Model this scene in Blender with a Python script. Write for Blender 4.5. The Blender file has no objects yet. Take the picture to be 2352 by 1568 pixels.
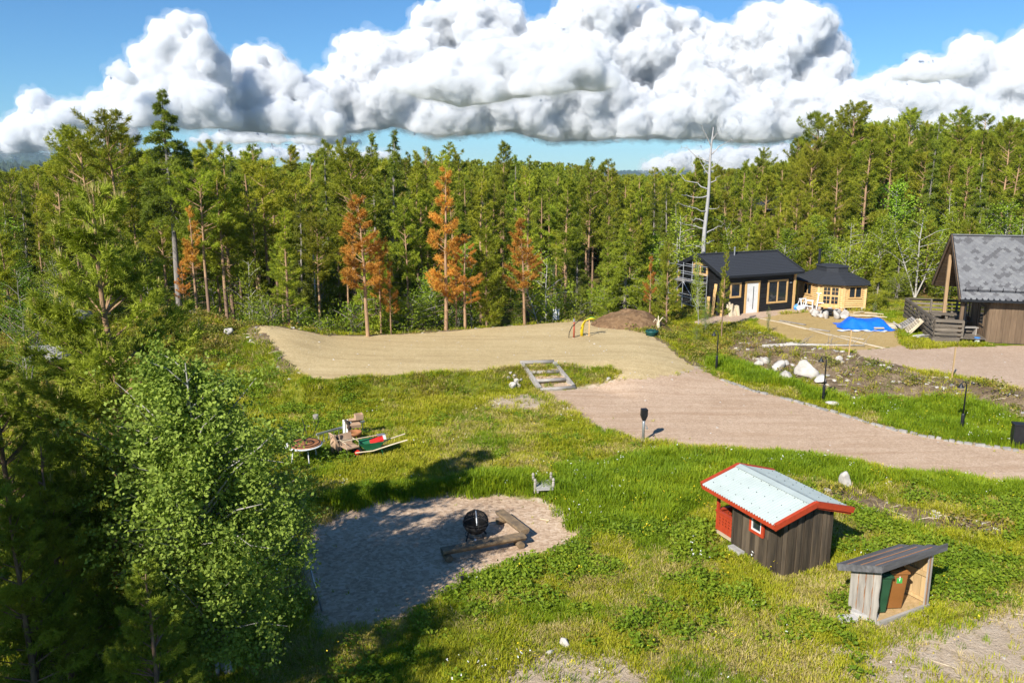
import bpy, bmesh, math, random
import numpy as np
from mathutils import Vector, Matrix

R = math.radians
SC = bpy.context.scene
COL = SC.collection

# ---------------------------------------------------------------- camera, sky, sun, exposure
CAM_H = 10.2
cam = bpy.data.objects.new('camera', bpy.data.cameras.new('camera'))
COL.objects.link(cam)
SC.camera = cam
cam.location = (0, 0, CAM_H)
cam.rotation_euler = (R(78), 0, 0)
cam.data.lens = 28.03
cam.data.sensor_width = 36
cam.data.clip_end = 30000

SUN_AZ, SUN_EL = R(33), R(36)          # shadows fall towards +y, a little to +x
world = bpy.data.worlds.new('World')
SC.world = world
world.use_nodes = True
wn = world.node_tree
sky = wn.nodes.new('ShaderNodeTexSky')
sky.sky_type = 'NISHITA'
sky.sun_disc = False
sky.sun_elevation = SUN_EL
sky.sun_rotation = math.pi + SUN_AZ
sky.dust_density = 0.0
sky.ozone_density = 5.0
sky.air_density = 1.0
tint = wn.nodes.new('ShaderNodeMix')
tint.data_type = 'RGBA'
tint.blend_type = 'MULTIPLY'
tint.inputs[0].default_value = 1.0
tint.inputs[7].default_value = (0.54, 0.84, 1.05, 1)
wn.links.new(sky.outputs[0], tint.inputs[6])
wn.links.new(tint.outputs[2], wn.nodes['Background'].inputs[0])
wn.nodes['Background'].inputs[1].default_value = 0.075

sun = bpy.data.objects.new('sun', bpy.data.lights.new('sun', 'SUN'))
COL.objects.link(sun)
sun.data.energy = 5.0
sun.data.angle = R(0.5)
sun.data.color = (1.0, 0.955, 0.88)
SUN_DIR = Vector((math.sin(SUN_AZ) * math.cos(SUN_EL), math.cos(SUN_AZ) * math.cos(SUN_EL), -math.sin(SUN_EL)))
sun.rotation_euler = SUN_DIR.to_track_quat('-Z', 'Y').to_euler()
sun.location = (-20, -30, 40)

SC.view_settings.view_transform = 'Standard'
SC.view_settings.look = 'None'
SC.view_settings.gamma = 1
SC.view_settings.use_curve_mapping = False
SC.view_settings.exposure = 0.7
SC.cycles.use_denoising = True
SC.cycles.max_bounces = 10
SC.cycles.diffuse_bounces = 4
SC.cycles.transparent_max_bounces = 8
SC.cycles.volume_bounces = 8

# ---------------------------------------------------------------- sight lines of the photograph -> places on the ground
F, PITCH = 1831.0, R(12)


def ray(px, py):
    x, y = (px - 1176) / F, (py - 784) / F
    return Vector((x, math.cos(PITCH) - y * math.sin(PITCH), -math.sin(PITCH) - y * math.cos(PITCH)))


def G(px, py, z=0.0):
    r = ray(px, py)
    return r * ((z - CAM_H) / r.z) + Vector((0, 0, CAM_H))


def D(px, py, Y):
    r = ray(px, py)
    return r * (Y / r.y) + Vector((0, 0, CAM_H))


def project(x, y, z):
    z = z - CAM_H
    zc = y * math.cos(PITCH) - z * math.sin(PITCH)
    return 1176 + F * x / zc, 784 - F * (y * math.sin(PITCH) + z * math.cos(PITCH)) / zc


# ---------------------------------------------------------------- mesh helper
class MB:
    def __init__(self):
        self.v, self.f, self.m = [], [], []

    def add(self, vs, fs, mi=0):
        n = len(self.v)
        self.v.extend([tuple(p) for p in vs])
        self.f.extend([tuple(i + n for i in q) for q in fs])
        self.m.extend([mi] * len(fs))
        return self

    def box(self, c, s, rot=None, mi=0, taper=1.0):
        hx, hy, hz = s[0] / 2, s[1] / 2, s[2] / 2
        ps = [Vector((x * (taper if z > 0 else 1), y * (taper if z > 0 else 1), z))
              for z in (-hz, hz) for x, y in ((-hx, -hy), (hx, -hy), (hx, hy), (-hx, hy))]
        if rot is not None:
            ps = [rot @ p for p in ps]
        c = Vector(c)
        return self.add([p + c for p in ps],
                        [(3, 2, 1, 0), (4, 5, 6, 7), (0, 1, 5, 4), (1, 2, 6, 5), (2, 3, 7, 6), (3, 0, 4, 7)], mi)

    def beam(self, a, b, w, h, up=(0, 0, 1), mi=0):
        """bar of section w x h from a to b"""
        a, b = Vector(a), Vector(b)
        d = (b - a)
        L = d.length
        d.normalize()
        up = Vector(up)
        if abs(d.dot(up)) > .98:
            up = Vector((1, 0, 0))
        s = d.cross(up).normalized()
        t = s.cross(d).normalized()
        rot = Matrix((s, d, t)).transposed()
        return self.box((a + b) / 2, (w, L, h), rot, mi)

    def tube(self, pts, rads, n=8, mi=0, caps=True):
        pts = [Vector(p) for p in pts]
        if not hasattr(rads, '__len__'):
            rads = [rads] * len(pts)
        vs, fs = [], []
        ref = Vector((0.13, 0.31, 0.94))
        for i, p in enumerate(pts):
            d = (pts[min(i + 1, len(pts) - 1)] - pts[max(i - 1, 0)])
            if d.length < 1e-9:
                d = Vector((0, 0, 1))
            d.normalize()
            if abs(d.dot(ref)) > .97:
                ref = Vector((0.9, 0.3, 0.1))
            s = d.cross(ref).normalized()
            t = s.cross(d)
            for k in range(n):
                a = 2 * math.pi * k / n
                vs.append(p + (s * math.cos(a) + t * math.sin(a)) * rads[i])
        for i in range(len(pts) - 1):
            for k in range(n):
                k2 = (k + 1) % n
                fs.append((i * n + k, i * n + k2, (i + 1) * n + k2, (i + 1) * n + k))
        if caps:
            fs.append(tuple(range(n))[::-1])
            fs.append(tuple((len(pts) - 1) * n + k for k in range(n)))
        return self.add(vs, fs, mi)

    def lathe(self, prof, n=16, c=(0, 0, 0), mi=0, sx=1, sy=1):
        c = Vector(c)
        vs, fs = [], []
        for r, z in prof:
            for k in range(n):
                a = 2 * math.pi * k / n
                vs.append(c + Vector((r * math.cos(a) * sx, r * math.sin(a) * sy, z)))
        for i in range(len(prof) - 1):
            for k in range(n):
                k2 = (k + 1) % n
                fs.append((i * n + k, i * n + k2, (i + 1) * n + k2, (i + 1) * n + k))
        if prof[0][0] > 1e-6:
            fs.append(tuple(range(n))[::-1])
        if prof[-1][0] > 1e-6:
            fs.append(tuple((len(prof) - 1) * n + k for k in range(n)))
        return self.add(vs, fs, mi)

    def prism(self, poly, o, eu, ev, en, mi=0):
        """2-D polygon (in eu, ev) extruded by en"""
        o, eu, ev, en = Vector(o), Vector(eu), Vector(ev), Vector(en)
        a = [o + eu * p[0] + ev * p[1] for p in poly]
        n = len(a)
        vs = a + [p + en for p in a]
        fs = [tuple(range(n))[::-1], tuple(range(n, 2 * n))] + [(i, (i + 1) % n, n + (i + 1) % n, n + i) for i in range(n)]
        return self.add(vs, fs, mi)

    def build(self, name, mats, parent=None, loc=None, rotz=0.0, smooth=False):
        me = bpy.data.meshes.new(name)
        me.from_pydata(self.v, [], self.f)
        if not isinstance(mats, (list, tuple)):
            mats = [mats]
        for q in mats:
            me.materials.append(q)
        if any(self.m):
            me.polygons.foreach_set('material_index', self.m)
        if smooth:
            me.polygons.foreach_set('use_smooth', [True] * len(self.f))
        me.update()
        return link(name, me, parent, loc, rotz)


def fix_normals(o):
    bm = bmesh.new()
    bm.from_mesh(o.data)
    bmesh.ops.recalc_face_normals(bm, faces=bm.faces)
    bm.to_mesh(o.data)
    bm.free()
    return o


def link(name, me, parent=None, loc=None, rotz=0.0):
    o = bpy.data.objects.new(name, me)
    COL.objects.link(o)
    if parent is not None:
        o.parent = parent
    if loc is not None:
        o.location = loc
    o.rotation_euler.z = rotz
    return o


def np_mesh(name, V, Fc, mats, smooth=False, mi=None):
    """fast mesh from numpy; Fc is an (n,3) or (n,4) array"""
    me = bpy.data.meshes.new(name)
    V = np.asarray(V, np.float32)
    Fc = np.asarray(Fc, np.int32)
    k = Fc.shape[1]
    me.vertices.add(len(V))
    me.vertices.foreach_set('co', V.ravel())
    me.loops.add(Fc.size)
    me.loops.foreach_set('vertex_index', Fc.ravel())
    me.polygons.add(len(Fc))
    me.polygons.foreach_set('loop_start', np.arange(0, Fc.size, k, dtype=np.int32))
    me.polygons.foreach_set('loop_total', np.full(len(Fc), k, np.int32))
    if mi is not None:
        me.polygons.foreach_set('material_index', np.asarray(mi, np.int32))
    if smooth:
        me.polygons.foreach_set('use_smooth', np.ones(len(Fc), bool))
    for q in mats:
        me.materials.append(q)
    me.update(calc_edges=True)
    return me


def tag(o, label=None, cat=None, group=None, kind=None):
    if label:
        o['label'] = label
    if cat:
        o['category'] = cat
    if group:
        o['group'] = group
    if kind:
        o['kind'] = kind
    return o


def thing(name, label, cat, loc=(0, 0, 0), rotz=0.0, group=None):
    o = bpy.data.objects.new(name, None)
    COL.objects.link(o)
    o.empty_display_size = .3
    o.location = loc
    o.rotation_euler.z = rotz
    return tag(o, label, cat, group)


def copy_tree(o, parent=None):
    c = o.copy()
    COL.objects.link(c)
    c.parent = parent
    for ch in o.children:
        copy_tree(ch, c)
    return c


# ---------------------------------------------------------------- materials
def new_mat(name):
    m = bpy.data.materials.new(name)
    m.use_nodes = True
    return m, m.node_tree, m.node_tree.nodes['Principled BSDF']


def nd(nt, t, **kw):
    n = nt.nodes.new(t)
    for k, v in kw.items():
        setattr(n, k, v)
    return n


def noise(nt, vec, scale, detail=4, rough=.55, dist=0.0):
    n = nd(nt, 'ShaderNodeTexNoise')
    n.inputs['Scale'].default_value = scale
    n.inputs['Detail'].default_value = detail
    n.inputs['Roughness'].default_value = rough
    n.inputs['Distortion'].default_value = dist
    if vec is not None:
        nt.links.new(vec, n.inputs['Vector'])
    return n.outputs['Fac']


def ramp(nt, fac, stops):
    n = nd(nt, 'ShaderNodeValToRGB')
    e = n.color_ramp.elements
    while len(e) > 1:
        e.remove(e[-1])
    e[0].position = stops[0][0]
    e[0].color = stops[0][1] if len(stops[0][1]) == 4 else (*stops[0][1], 1)
    for p, c in stops[1:]:
        q = e.new(p)
        q.color = c if len(c) == 4 else (*c, 1)
    nt.links.new(fac, n.inputs[0])
    return n.outputs[0]


def mixc(nt, fac, a, b, blend='MIX'):
    n = nd(nt, 'ShaderNodeMix', data_type='RGBA', blend_type=blend)
    for i, s in ((0, fac), (6, a), (7, b)):
        if hasattr(s, 'default_value') or hasattr(s, 'links'):
            nt.links.new(s, n.inputs[i])
        elif i == 0:
            n.inputs[0].default_value = s
        else:
            n.inputs[i].default_value = (*s, 1) if len(s) == 3 else s
    return n.outputs[2]


def math_(nt, op, a, b=0.0, c=0.0):
    n = nd(nt, 'ShaderNodeMath', operation=op)
    for i, s in enumerate((a, b, c)):
        if hasattr(s, 'links'):
            nt.links.new(s, n.inputs[i])
        else:
            n.inputs[i].default_value = s
    return n.outputs[0]


def mrange(nt, fac, a, b, c=0.0, d=1.0):
    n = nd(nt, 'ShaderNodeMapRange')
    n.inputs[1].default_value, n.inputs[2].default_value = a, b
    n.inputs[3].default_value, n.inputs[4].default_value = c, d
    nt.links.new(fac, n.inputs[0])
    return n.outputs[0]


def coords(nt, kind='Object', stretch=(1, 1, 1)):
    if kind == 'World':
        o = nd(nt, 'ShaderNodeNewGeometry').outputs['Position']
    else:
        o = nd(nt, 'ShaderNodeTexCoord').outputs[kind]
    if stretch == (1, 1, 1):
        return o
    mp = nd(nt, 'ShaderNodeMapping')
    mp.inputs['Scale'].default_value = stretch
    nt.links.new(o, mp.inputs[0])
    return mp.outputs[0]


def bump(nt, b, h, strength, dist=.02):
    n = nd(nt, 'ShaderNodeBump')
    n.inputs['Strength'].default_value = strength
    n.inputs['Distance'].default_value = dist
    nt.links.new(h, n.inputs['Height'])
    nt.links.new(n.outputs[0], b.inputs['Normal'])


def pmat(name, c1, c2=None, scale=6, stretch=(1, 1, 1), rough=.8, metal=0.0, bmp=.15, rnd=.12, kind='Object', spec=.3, detail=5):
    """noise-broken two-tone material, a little different on every object"""
    m, nt, b = new_mat(name)
    c2 = c2 or tuple(x * .75 for x in c1)
    v = coords(nt, kind, stretch)
    oi = nd(nt, 'ShaderNodeObjectInfo')
    ad = nd(nt, 'ShaderNodeVectorMath', operation='ADD')
    nt.links.new(v, ad.inputs[0])
    sc_ = nd(nt, 'ShaderNodeVectorMath', operation='SCALE')
    sc_.inputs[0].default_value = (13.0, 7.0, 17.0)
    nt.links.new(oi.outputs['Random'], sc_.inputs['Scale'])
    nt.links.new(sc_.outputs[0], ad.inputs[1])
    f = noise(nt, ad.outputs[0], scale, detail, .62)
    col = ramp(nt, f, [(.3, c2), (.68, c1)])
    if rnd:
        k = mrange(nt, oi.outputs['Random'], 0, 1, 1 - rnd, 1 + rnd)
        hsv = nd(nt, 'ShaderNodeHueSaturation')
        nt.links.new(col, hsv.inputs['Color'])
        nt.links.new(k, hsv.inputs['Value'])
        col = hsv.outputs[0]
    nt.links.new(col, b.inputs['Base Color'])
    b.inputs['Roughness'].default_value = rough
    b.inputs['Metallic'].default_value = metal
    b.inputs['Specular IOR Level'].default_value = spec
    if bmp:
        bump(nt, b, f, bmp)
    return m


def wood(name, c1, c2, axis='Z', rough=.8, rnd=.15, bmp=.2, scale=9):
    st = {'X': (.12, 1, 1), 'Y': (1, .12, 1), 'Z': (1, 1, .12)}[axis]
    return pmat(name, c1, c2, scale, st, rough, 0, bmp, rnd)


def leaf_mat(name, c1, c2, trans=.3, rnd=.25, hue=.02, scale=.9, rough=.55, tcol=None):
    m, nt, b = new_mat(name)
    oi = nd(nt, 'ShaderNodeObjectInfo')
    at_ = nd(nt, 'ShaderNodeAttribute', attribute_name='tone')
    f = noise(nt, coords(nt, 'Object'), scale, 2)
    f = math_(nt, 'ADD', math_(nt, 'MULTIPLY', f, .6), math_(nt, 'MULTIPLY', at_.outputs['Fac'], .55))
    col = ramp(nt, f, [(.28, c2), (.75, c1)])
    hsv = nd(nt, 'ShaderNodeHueSaturation')
    nt.links.new(col, hsv.inputs['Color'])
    nt.links.new(mrange(nt, oi.outputs['Random'], 0, 1, 1 - rnd, 1 + rnd), hsv.inputs['Value'])
    r2 = math_(nt, 'FRACT', math_(nt, 'MULTIPLY', oi.outputs['Random'], 7.31))
    nt.links.new(mrange(nt, r2, 0, 1, .5 - hue, .5 + hue), hsv.inputs['Hue'])
    nt.links.new(hsv.outputs[0], b.inputs['Base Color'])
    b.inputs['Roughness'].default_value = rough
    b.inputs['Specular IOR Level'].default_value = .12
    tr = nd(nt, 'ShaderNodeBsdfTranslucent')
    tint_ = mixc(nt, 1.0, hsv.outputs[0], tcol or (1.15, 1.25, .5), 'MULTIPLY')
    nt.links.new(tint_, tr.inputs[0])
    ms = nd(nt, 'ShaderNodeMixShader')
    ms.inputs[0].default_value = trans
    nt.links.new(b.outputs[0], ms.inputs[1])
    nt.links.new(tr.outputs[0], ms.inputs[2])
    nt.links.new(ms.outputs[0], nt.nodes['Material Output'].inputs[0])
    return m


def glass_mat(name, c=(.02, .025, .03)):
    m, nt, b = new_mat(name)
    b.inputs['Base Color'].default_value = (*c, 1)
    b.inputs['Roughness'].default_value = .06
    b.inputs['Specular IOR Level'].default_value = .9
    return m


MT = {
    'bark': pmat('pine_bark', (.30, .19, .12), (.13, .085, .06), 7, (1, 1, .25), .9, bmp=.5),
    'bark_grey': pmat('grey_bark', (.33, .29, .25), (.15, .13, .11), 8, (1, 1, .25), .9, bmp=.5),
    'bark_red': pmat('orange_bark', (.43, .27, .15), (.25, .15, .085), 7, (1, 1, .25), .9, bmp=.4),
    'bark_white': pmat('pale_bark', (.5, .47, .42), (.28, .25, .22), 8, (1, 1, .5), .85, bmp=.3),
    'snag': pmat('silver_wood', (.46, .44, .42), (.28, .27, .26), 8, (1, 1, .15), .85, bmp=.35),
    'grey_wood': wood('weathered_timber', (.45, .405, .345), (.24, .21, .18), 'Z'),
    'grey_wood_x': wood('weathered_timber_x', (.40, .365, .32), (.2, .18, .16), 'X'),
    'grey_wood_y': wood('weathered_timber_y', (.40, .365, .32), (.2, .18, .16), 'Y'),
    'dark_plank': wood('tarred_plank', (.12, .088, .056), (.042, .033, .024), 'Z', .75, .42),
    'brown_plank': wood('brown_plank', (.185, .125, .075), (.115, .075, .045), 'Z', .75, .16),
    'deck_wood': wood('deck_timber', (.20, .165, .125), (.10, .082, .062), 'X', .8, .18),
    'deck_wood_y': wood('deck_timber_y', (.20, .165, .125), (.10, .082, .062), 'Y', .8, .18),
    'black_board': wood('black_board', (.017, .017, .018), (.008, .008, .009), 'X', .55, .3),
    'fresh_wood': wood('fresh_timber', (.62, .40, .17), (.50, .29, .10), 'Z', .65, .1),
    'fresh_wood_x': wood('fresh_timber_x', (.62, .40, .17), (.50, .29, .10), 'X', .65, .1),
    'log_wood': wood('log_timber', (.70, .49, .24), (.58, .37, .15), 'X', .65, .08),
    'pale_wood': wood('pale_timber', (.62, .53, .38), (.46, .37, .24), 'X', .75, .12),
    'inner_wood': wood('inner_timber', (.52, .36, .18), (.38, .25, .11), 'Z', .75, .15),
    'bark_edge': pmat('bark_edge', (.42, .2, .09), (.2, .1, .05), 30, (1, 1, .4), .95, bmp=.6),
    'red': pmat('red_paint', (.44, .055, .018), (.34, .04, .014), 10, rough=.55, bmp=.08, rnd=.06),
    'white': pmat('white_paint', (.74, .74, .72), (.62, .62, .6), 4, rough=.45, bmp=.03, rnd=.03),
    'tin': pmat('pale_green_tin', (.42, .475, .45), (.35, .40, .38), 1.6, (1, 1, 1), .42, bmp=.02, rnd=.02),
    'felt': pmat('black_felt', (.034, .037, .043), (.025, .027, .032), 14, rough=.85, bmp=.25, rnd=.12),
    'trim_black': pmat('black_metal', (.02, .022, .026), (.014, .015, .018), 8, rough=.4, bmp=.05, rnd=.05),
    'black': pmat('black_plastic', (.018, .018, .02), (.011, .011, .012), 8, rough=.45, bmp=.05),
    'steel': pmat('galvanised', (.50, .51, .52), (.36, .37, .38), 18, rough=.42, metal=.7, bmp=.08),
    'aluminium': pmat('aluminium', (.62, .63, .65), (.5, .51, .53), 10, rough=.38, metal=.6, bmp=.05),
    'concrete': pmat('concrete', (.47, .45, .42), (.33, .31, .29), 12, rough=.92, bmp=.35),
    'stone': pmat('pale_stone', (.56, .52, .46), (.33, .30, .27), 3.2, rough=.92, bmp=.6, detail=8),
    'stone_grey': pmat('grey_stone', (.36, .34, .31), (.2, .19, .175), 3.0, rough=.92, bmp=.6, detail=8),
    'glass': glass_mat('window_glass'),
    'blue': pmat('blue_tarp', (.012, .16, .72), (.008, .115, .58), 3, rough=.35, bmp=.1, rnd=.02, spec=.5),
    'tarp_white': pmat('tarp_underside', (.62, .65, .7), (.45, .48, .53), 4, rough=.5, bmp=.1),
    'green_bin': pmat('green_plastic', (.022, .075, .035), (.016, .055, .026), 3, rough=.4, bmp=.03, rnd=0),
    'brown_bin': pmat('brown_plastic', (.26, .105, .028), (.21, .085, .022), 3, rough=.38, bmp=.03, rnd=0),
    'yellow': pmat('yellow_plastic', (.80, .58, .02), (.72, .5, .02), 4, rough=.4, bmp=.02),
    'lime': pmat('green_sticker', (.05, .36, .06), (.045, .33, .055), 4, rough=.5, bmp=0),
    'terracotta': pmat('terracotta', (.40, .17, .07), (.31, .125, .05), 8, rough=.8, bmp=.1),
    'rust': pmat('rusty_iron', (.12, .065, .04), (.055, .035, .025), 14, rough=.85, bmp=.3),
    'card': pmat('brown_cardboard', (.46, .31, .2), (.37, .245, .155), 5, rough=.85, bmp=.08),
    'dark_cloth': pmat('dark_cloth', (.06, .045, .035), (.035, .028, .024), 9, rough=.9, bmp=.2),
    'red_plastic': pmat('red_plastic', (.68, .03, .02), (.56, .022, .016), 4, rough=.4, bmp=.02),
    'barrow_green': pmat('green_metal', (.015, .13, .06), (.012, .1, .045), 5, rough=.4, bmp=.04),
    'rubber': pmat('rubber', (.02, .02, .02), (.013, .013, .013), 12, rough=.85, bmp=.15),
    'red_pipe': pmat('red_brown_pipe', (.36, .09, .045), (.29, .07, .035), 6, rough=.5, bmp=.03),
    'teal': pmat('teal_plastic', (.012, .085, .075), (.009, .065, .058), 5, rough=.45, bmp=.03),
    'blue_plastic': pmat('blue_plastic', (.05, .25, .6), (.04, .2, .52), 5, rough=.4, bmp=.02),
    'charcoal': pmat('charred_iron', (.03, .027, .025), (.017, .016, .015), 16, rough=.7, metal=.2, bmp=.2),
}
# needles and leaves
MT['footbridge'] = pmat('pale_grey_plank', (.48, .46, .42), (.33, .31, .285), 7, rough=.8, bmp=.2)
MT['needle'] = leaf_mat('pine_needles', (.37, .385, .035), (.17, .20, .02), .38, .28, .018)
MT['needle_dark'] = leaf_mat('spruce_needles', (.22, .255, .03), (.09, .12, .016), .32, .25, .015)
MT['needle_dead'] = leaf_mat('dead_needles', (.66, .33, .06), (.38, .175, .035), .33, .2, .012, tcol=(1.2, .9, .5))
MT['needle_near'] = leaf_mat('young_pine_needles', (.33, .375, .04), (.14, .175, .02), .25, .15, .01)
MT['shoot'] = leaf_mat('pine_shoots', (.5, .4, .16), (.36, .27, .1), .2, .1, .01)
MT['birch'] = leaf_mat('birch_leaves', (.29, .38, .03), (.13, .195, .018), .33, .25, .02)
MT['willow'] = leaf_mat('willow_leaves', (.36, .43, .075), (.18, .245, .036), .33, .1, .01, scale=1.4)
MT['shrub'] = leaf_mat('shrub_leaves', (.23, .30, .03), (.1, .15, .016), .3, .25, .03)
MT['sage'] = leaf_mat('grey_leaves', (.34, .40, .30), (.2, .26, .18), .2, .15, .01)
# ---------------------------------------------------------------- terrain
NPR = np.random.default_rng(11)
_LAT = NPR.random((256, 256)).astype(np.float64)


def vnoise(x, y, s, seed=0):
    """smooth value noise 0..1"""
    x = np.asarray(x, float) / s + 37.7 * seed
    y = np.asarray(y, float) / s + 91.3 * seed
    xi, yi = np.floor(x).astype(int), np.floor(y).astype(int)
    fx, fy = x - xi, y - yi
    fx = fx * fx * (3 - 2 * fx)
    fy = fy * fy * (3 - 2 * fy)
    g = lambda a, b: _LAT[a & 255, b & 255]
    return (g(xi, yi) * (1 - fx) + g(xi + 1, yi) * fx) * (1 - fy) + (g(xi, yi + 1) * (1 - fx) + g(xi + 1, yi + 1) * fx) * fy


def fnoise(x, y, s, seed=0, o=3):
    t, a, n = 0, 1, 0
    for k in range(o):
        t = t + a * vnoise(x, y, s / 2 ** k, seed + 3 * k)
        n += a
        a *= .5
    return t / n


def sdp(x, y, poly):
    """signed distance to a polygon, negative inside"""
    x, y = np.asarray(x, float), np.asarray(y, float)
    d = np.full(x.shape, 1e18)
    ins = np.zeros(x.shape, bool)
    n = len(poly)
    for i in range(n):
        ax, ay = poly[i][0], poly[i][1]
        bx, by = poly[(i + 1) % n][0], poly[(i + 1) % n][1]
        ex, ey = bx - ax, by - ay
        t = np.clip(((x - ax) * ex + (y - ay) * ey) / (ex * ex + ey * ey + 1e-12), 0, 1)
        d = np.minimum(d, (x - ax - t * ex) ** 2 + (y - ay - t * ey) ** 2)
        if ay != by:
            ins ^= ((ay > y) != (by > y)) & (x < ex * (y - ay) / ey + ax)
    return np.where(ins, -1, 1) * np.sqrt(d)


def sstep(a, b, t):
    t = np.clip((np.asarray(t, float) - a) / (b - a), 0, 1)
    return t * t * (3 - 2 * t)


def gp(pts, z):
    return [tuple(G(a, b, z))[:2] for a, b in pts]


PL_H = [(-13.9, 42.8), (-4.6, 47.1), (4.6, 50.6), (7.0, 50.0), (7.6, 46), (6.0, 41.2), (3.0, 38.9), (.4, 38.45), (-1.4, 37.5), (-6.1, 36.3), (-9.2, 35.5), (-11.4, 38.4)]
SAND = gp([(598, 797), (660, 793), (720, 790), (850, 776), (1000, 763), (1130, 752), (1250, 742), (1345, 738), (1400, 748), (1450, 760)], .8) + gp([(1490, 775), (1530, 792), (1560, 812)], .6) + gp([(1600, 850), (1560, 868), (1480, 882)], .12) + gp([(1410, 872), (1405, 855)], .3) + gp([(1330, 838), (1272, 834), (1205, 839), (1110, 850), (1000, 856), (880, 866), (720, 874), (688, 862), (645, 836), (612, 808)], .8)
DRIVE = gp([(1246, 899), (1320, 892), (1400, 886), (1480, 882), (1560, 868), (1600, 852), (1660, 872), (1720, 894), (1800, 914), (1880, 935), (1950, 956), (2030, 980), (2110, 999), (2200, 1015), (2352, 1036), (2700, 1085), (2700, 1190), (2352, 1110), (2200, 1092), (2050, 1078), (1900, 1050), (1750, 1035), (1620, 1026), (1550, 1017), (1490, 1015), (1440, 1004), (1395, 988), (1340, 958), (1295, 930), (1268, 915)], 0)
PIT = gp([(770, 1172), (850, 1153), (950, 1140), (1060, 1132), (1150, 1133), (1240, 1143), (1272, 1165), (1310, 1200), (1336, 1230), (1300, 1246), (1255, 1268), (1200, 1285), (1120, 1305), (1060, 1332), (980, 1375), (900, 1422), (800, 1445), (735, 1440), (690, 1350), (690, 1260), (730, 1200)], -.12)
YARD_H = gp([(1640, 737), (1700, 752), (1770, 772), (1850, 794), (1960, 814), (2100, 852), (2352, 905)], .75) + [(46, 34), (62, 62), (38, 70), (20, 63), (12, 60), (11, 55)]
YARD_TAN = gp([(1735, 735), (1800, 722), (1900, 716), (2000, 716), (2045, 742), (2062, 772), (2070, 795), (1990, 803), (1955, 806), (1900, 800), (1840, 786), (1780, 768), (1740, 752)], .75)
YARD_PINK = gp([(1955, 806), (1990, 803), (2070, 795), (2095, 803), (2200, 797), (2352, 795), (2700, 800), (2700, 1000), (2352, 898), (2250, 872), (2150, 855), (2060, 838), (1985, 822)], .75)
YARD_GRAVEL = gp([(1590, 738), (1650, 722), (1700, 712), (1800, 703), (1880, 695), (1990, 697), (2030, 706), (2030, 722), (1990, 715), (1900, 715), (1800, 721), (1735, 734), (1700, 742), (1640, 744)], .75)
TRACK = gp([(2352, 1440), (2250, 1480), (2150, 1520), (2050, 1580), (2000, 1640), (2600, 1900), (2900, 1600), (2500, 1400)], 0)
PATCH1 = gp([(1120, 1545), (1180, 1515), (1280, 1492), (1400, 1515), (1480, 1540), (1520, 1580), (1400, 1640), (1100, 1640)], 0)
PATCH2 = gp([(1130, 915), (1190, 903), (1250, 908), (1275, 930), (1210, 940), (1145, 935)], 0)
BANK = gp([(1655, 765), (1720, 760), (1760, 770), (1850, 793), (1960, 814), (2100, 852), (2352, 905), (2500, 930)], .7) + gp([(2500, 1010), (2352, 965), (2200, 925), (2080, 915), (1960, 908), (1890, 890), (1760, 845), (1690, 820), (1660, 790)], .3)
FOREST = [(-15.2, 43.0), (-4.8, 47.7), (4.6, 51.0), (9, 58.5), (14, 66), (30, 78), (60, 150), (-150, 150), (-150, 60), (-26, 53)]
DITCH = gp([(1900, 1135), (1960, 1130), (2060, 1165), (2170, 1190), (2300, 1212), (2300, 1224), (2160, 1205), (2050, 1180), (1960, 1148)], 0)


def terrain(x, y):
    x, y = np.asarray(x, float), np.asarray(y, float)
    w = 1.5 + 4.0 * sstep(3, 6.5, x)
    z = .8 * (1 - sstep(0, 1, sdp(x, y, PL_H) / w))
    z = np.maximum(z, .75 * (1 - sstep(0, 4.2, sdp(x, y, YARD_H))))
    df = -sdp(x, y, FOREST)
    z = z * (1 - sstep(.2, 5, df)) - 2.8 * sstep(0, 6, df) - 2.5 * sstep(20, 70, df)
    m = 2.9 * np.exp(-(((x + 21) / 7.5) ** 2 + ((y - 43.5) / 5.2) ** 2))
    z = z + m * (.75 + .5 * fnoise(x, y, 3.0, 2)) + .25 * np.exp(-(((x + 11.6) / 1.6) ** 2 + ((y - 40) / 3.5) ** 2))
    z = z + 9.5 * np.exp(-(((x - 78) / 37) ** 2 + ((y - 125) / 42) ** 2))
    sp = sdp(x, y, PIT)
    z = z - .2 * (1 - sstep(-.1, .7, sp))
    flat = np.minimum.reduce([sdp(x, y, DRIVE), sdp(x, y, SAND), sp, sdp(x, y, YARD_H)])
    k = sstep(0, 2, flat)
    z = z + k * (.16 * (fnoise(x, y, 2.6, 5) - .5) + .5 * (fnoise(x, y, 9, 6) - .5) * sstep(2, 6, flat))
    z = z + (1 - k) * .05 * (fnoise(x, y, 3.5, 8) - .5)
    bk = 1 - sstep(-.5, .6, sdp(x, y, BANK))
    z = z + bk * .35 * (fnoise(x, y, 1.3, 9) - .45)
    return z


def tz(x, y):
    return float(terrain(np.array([x]), np.array([y]))[0])


def on_ground(px, py, dz=0.0):
    """where the sight line through a photograph point meets the terrain"""
    r = ray(px, py)
    z = 0.0
    for _ in range(12):
        p = r * ((z - CAM_H) / r.z)
        z = .5 * z + .5 * tz(p.x, p.y)
    p = r * ((z - CAM_H) / r.z)
    return Vector((p.x, p.y, tz(p.x, p.y) + dz))


def axis(a, b, step, lo, hi, g=1.16):
    v = list(np.arange(a, b + 1e-6, step))
    s, q = step, v[0]
    left = []
    while q > lo:
        s *= g
        q -= s
        left.append(q)
    s, q = step, v[-1]
    right = []
    while q < hi:
        s *= g
        q += s
        right.append(q)
    return np.array(left[::-1] + v + right)


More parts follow.
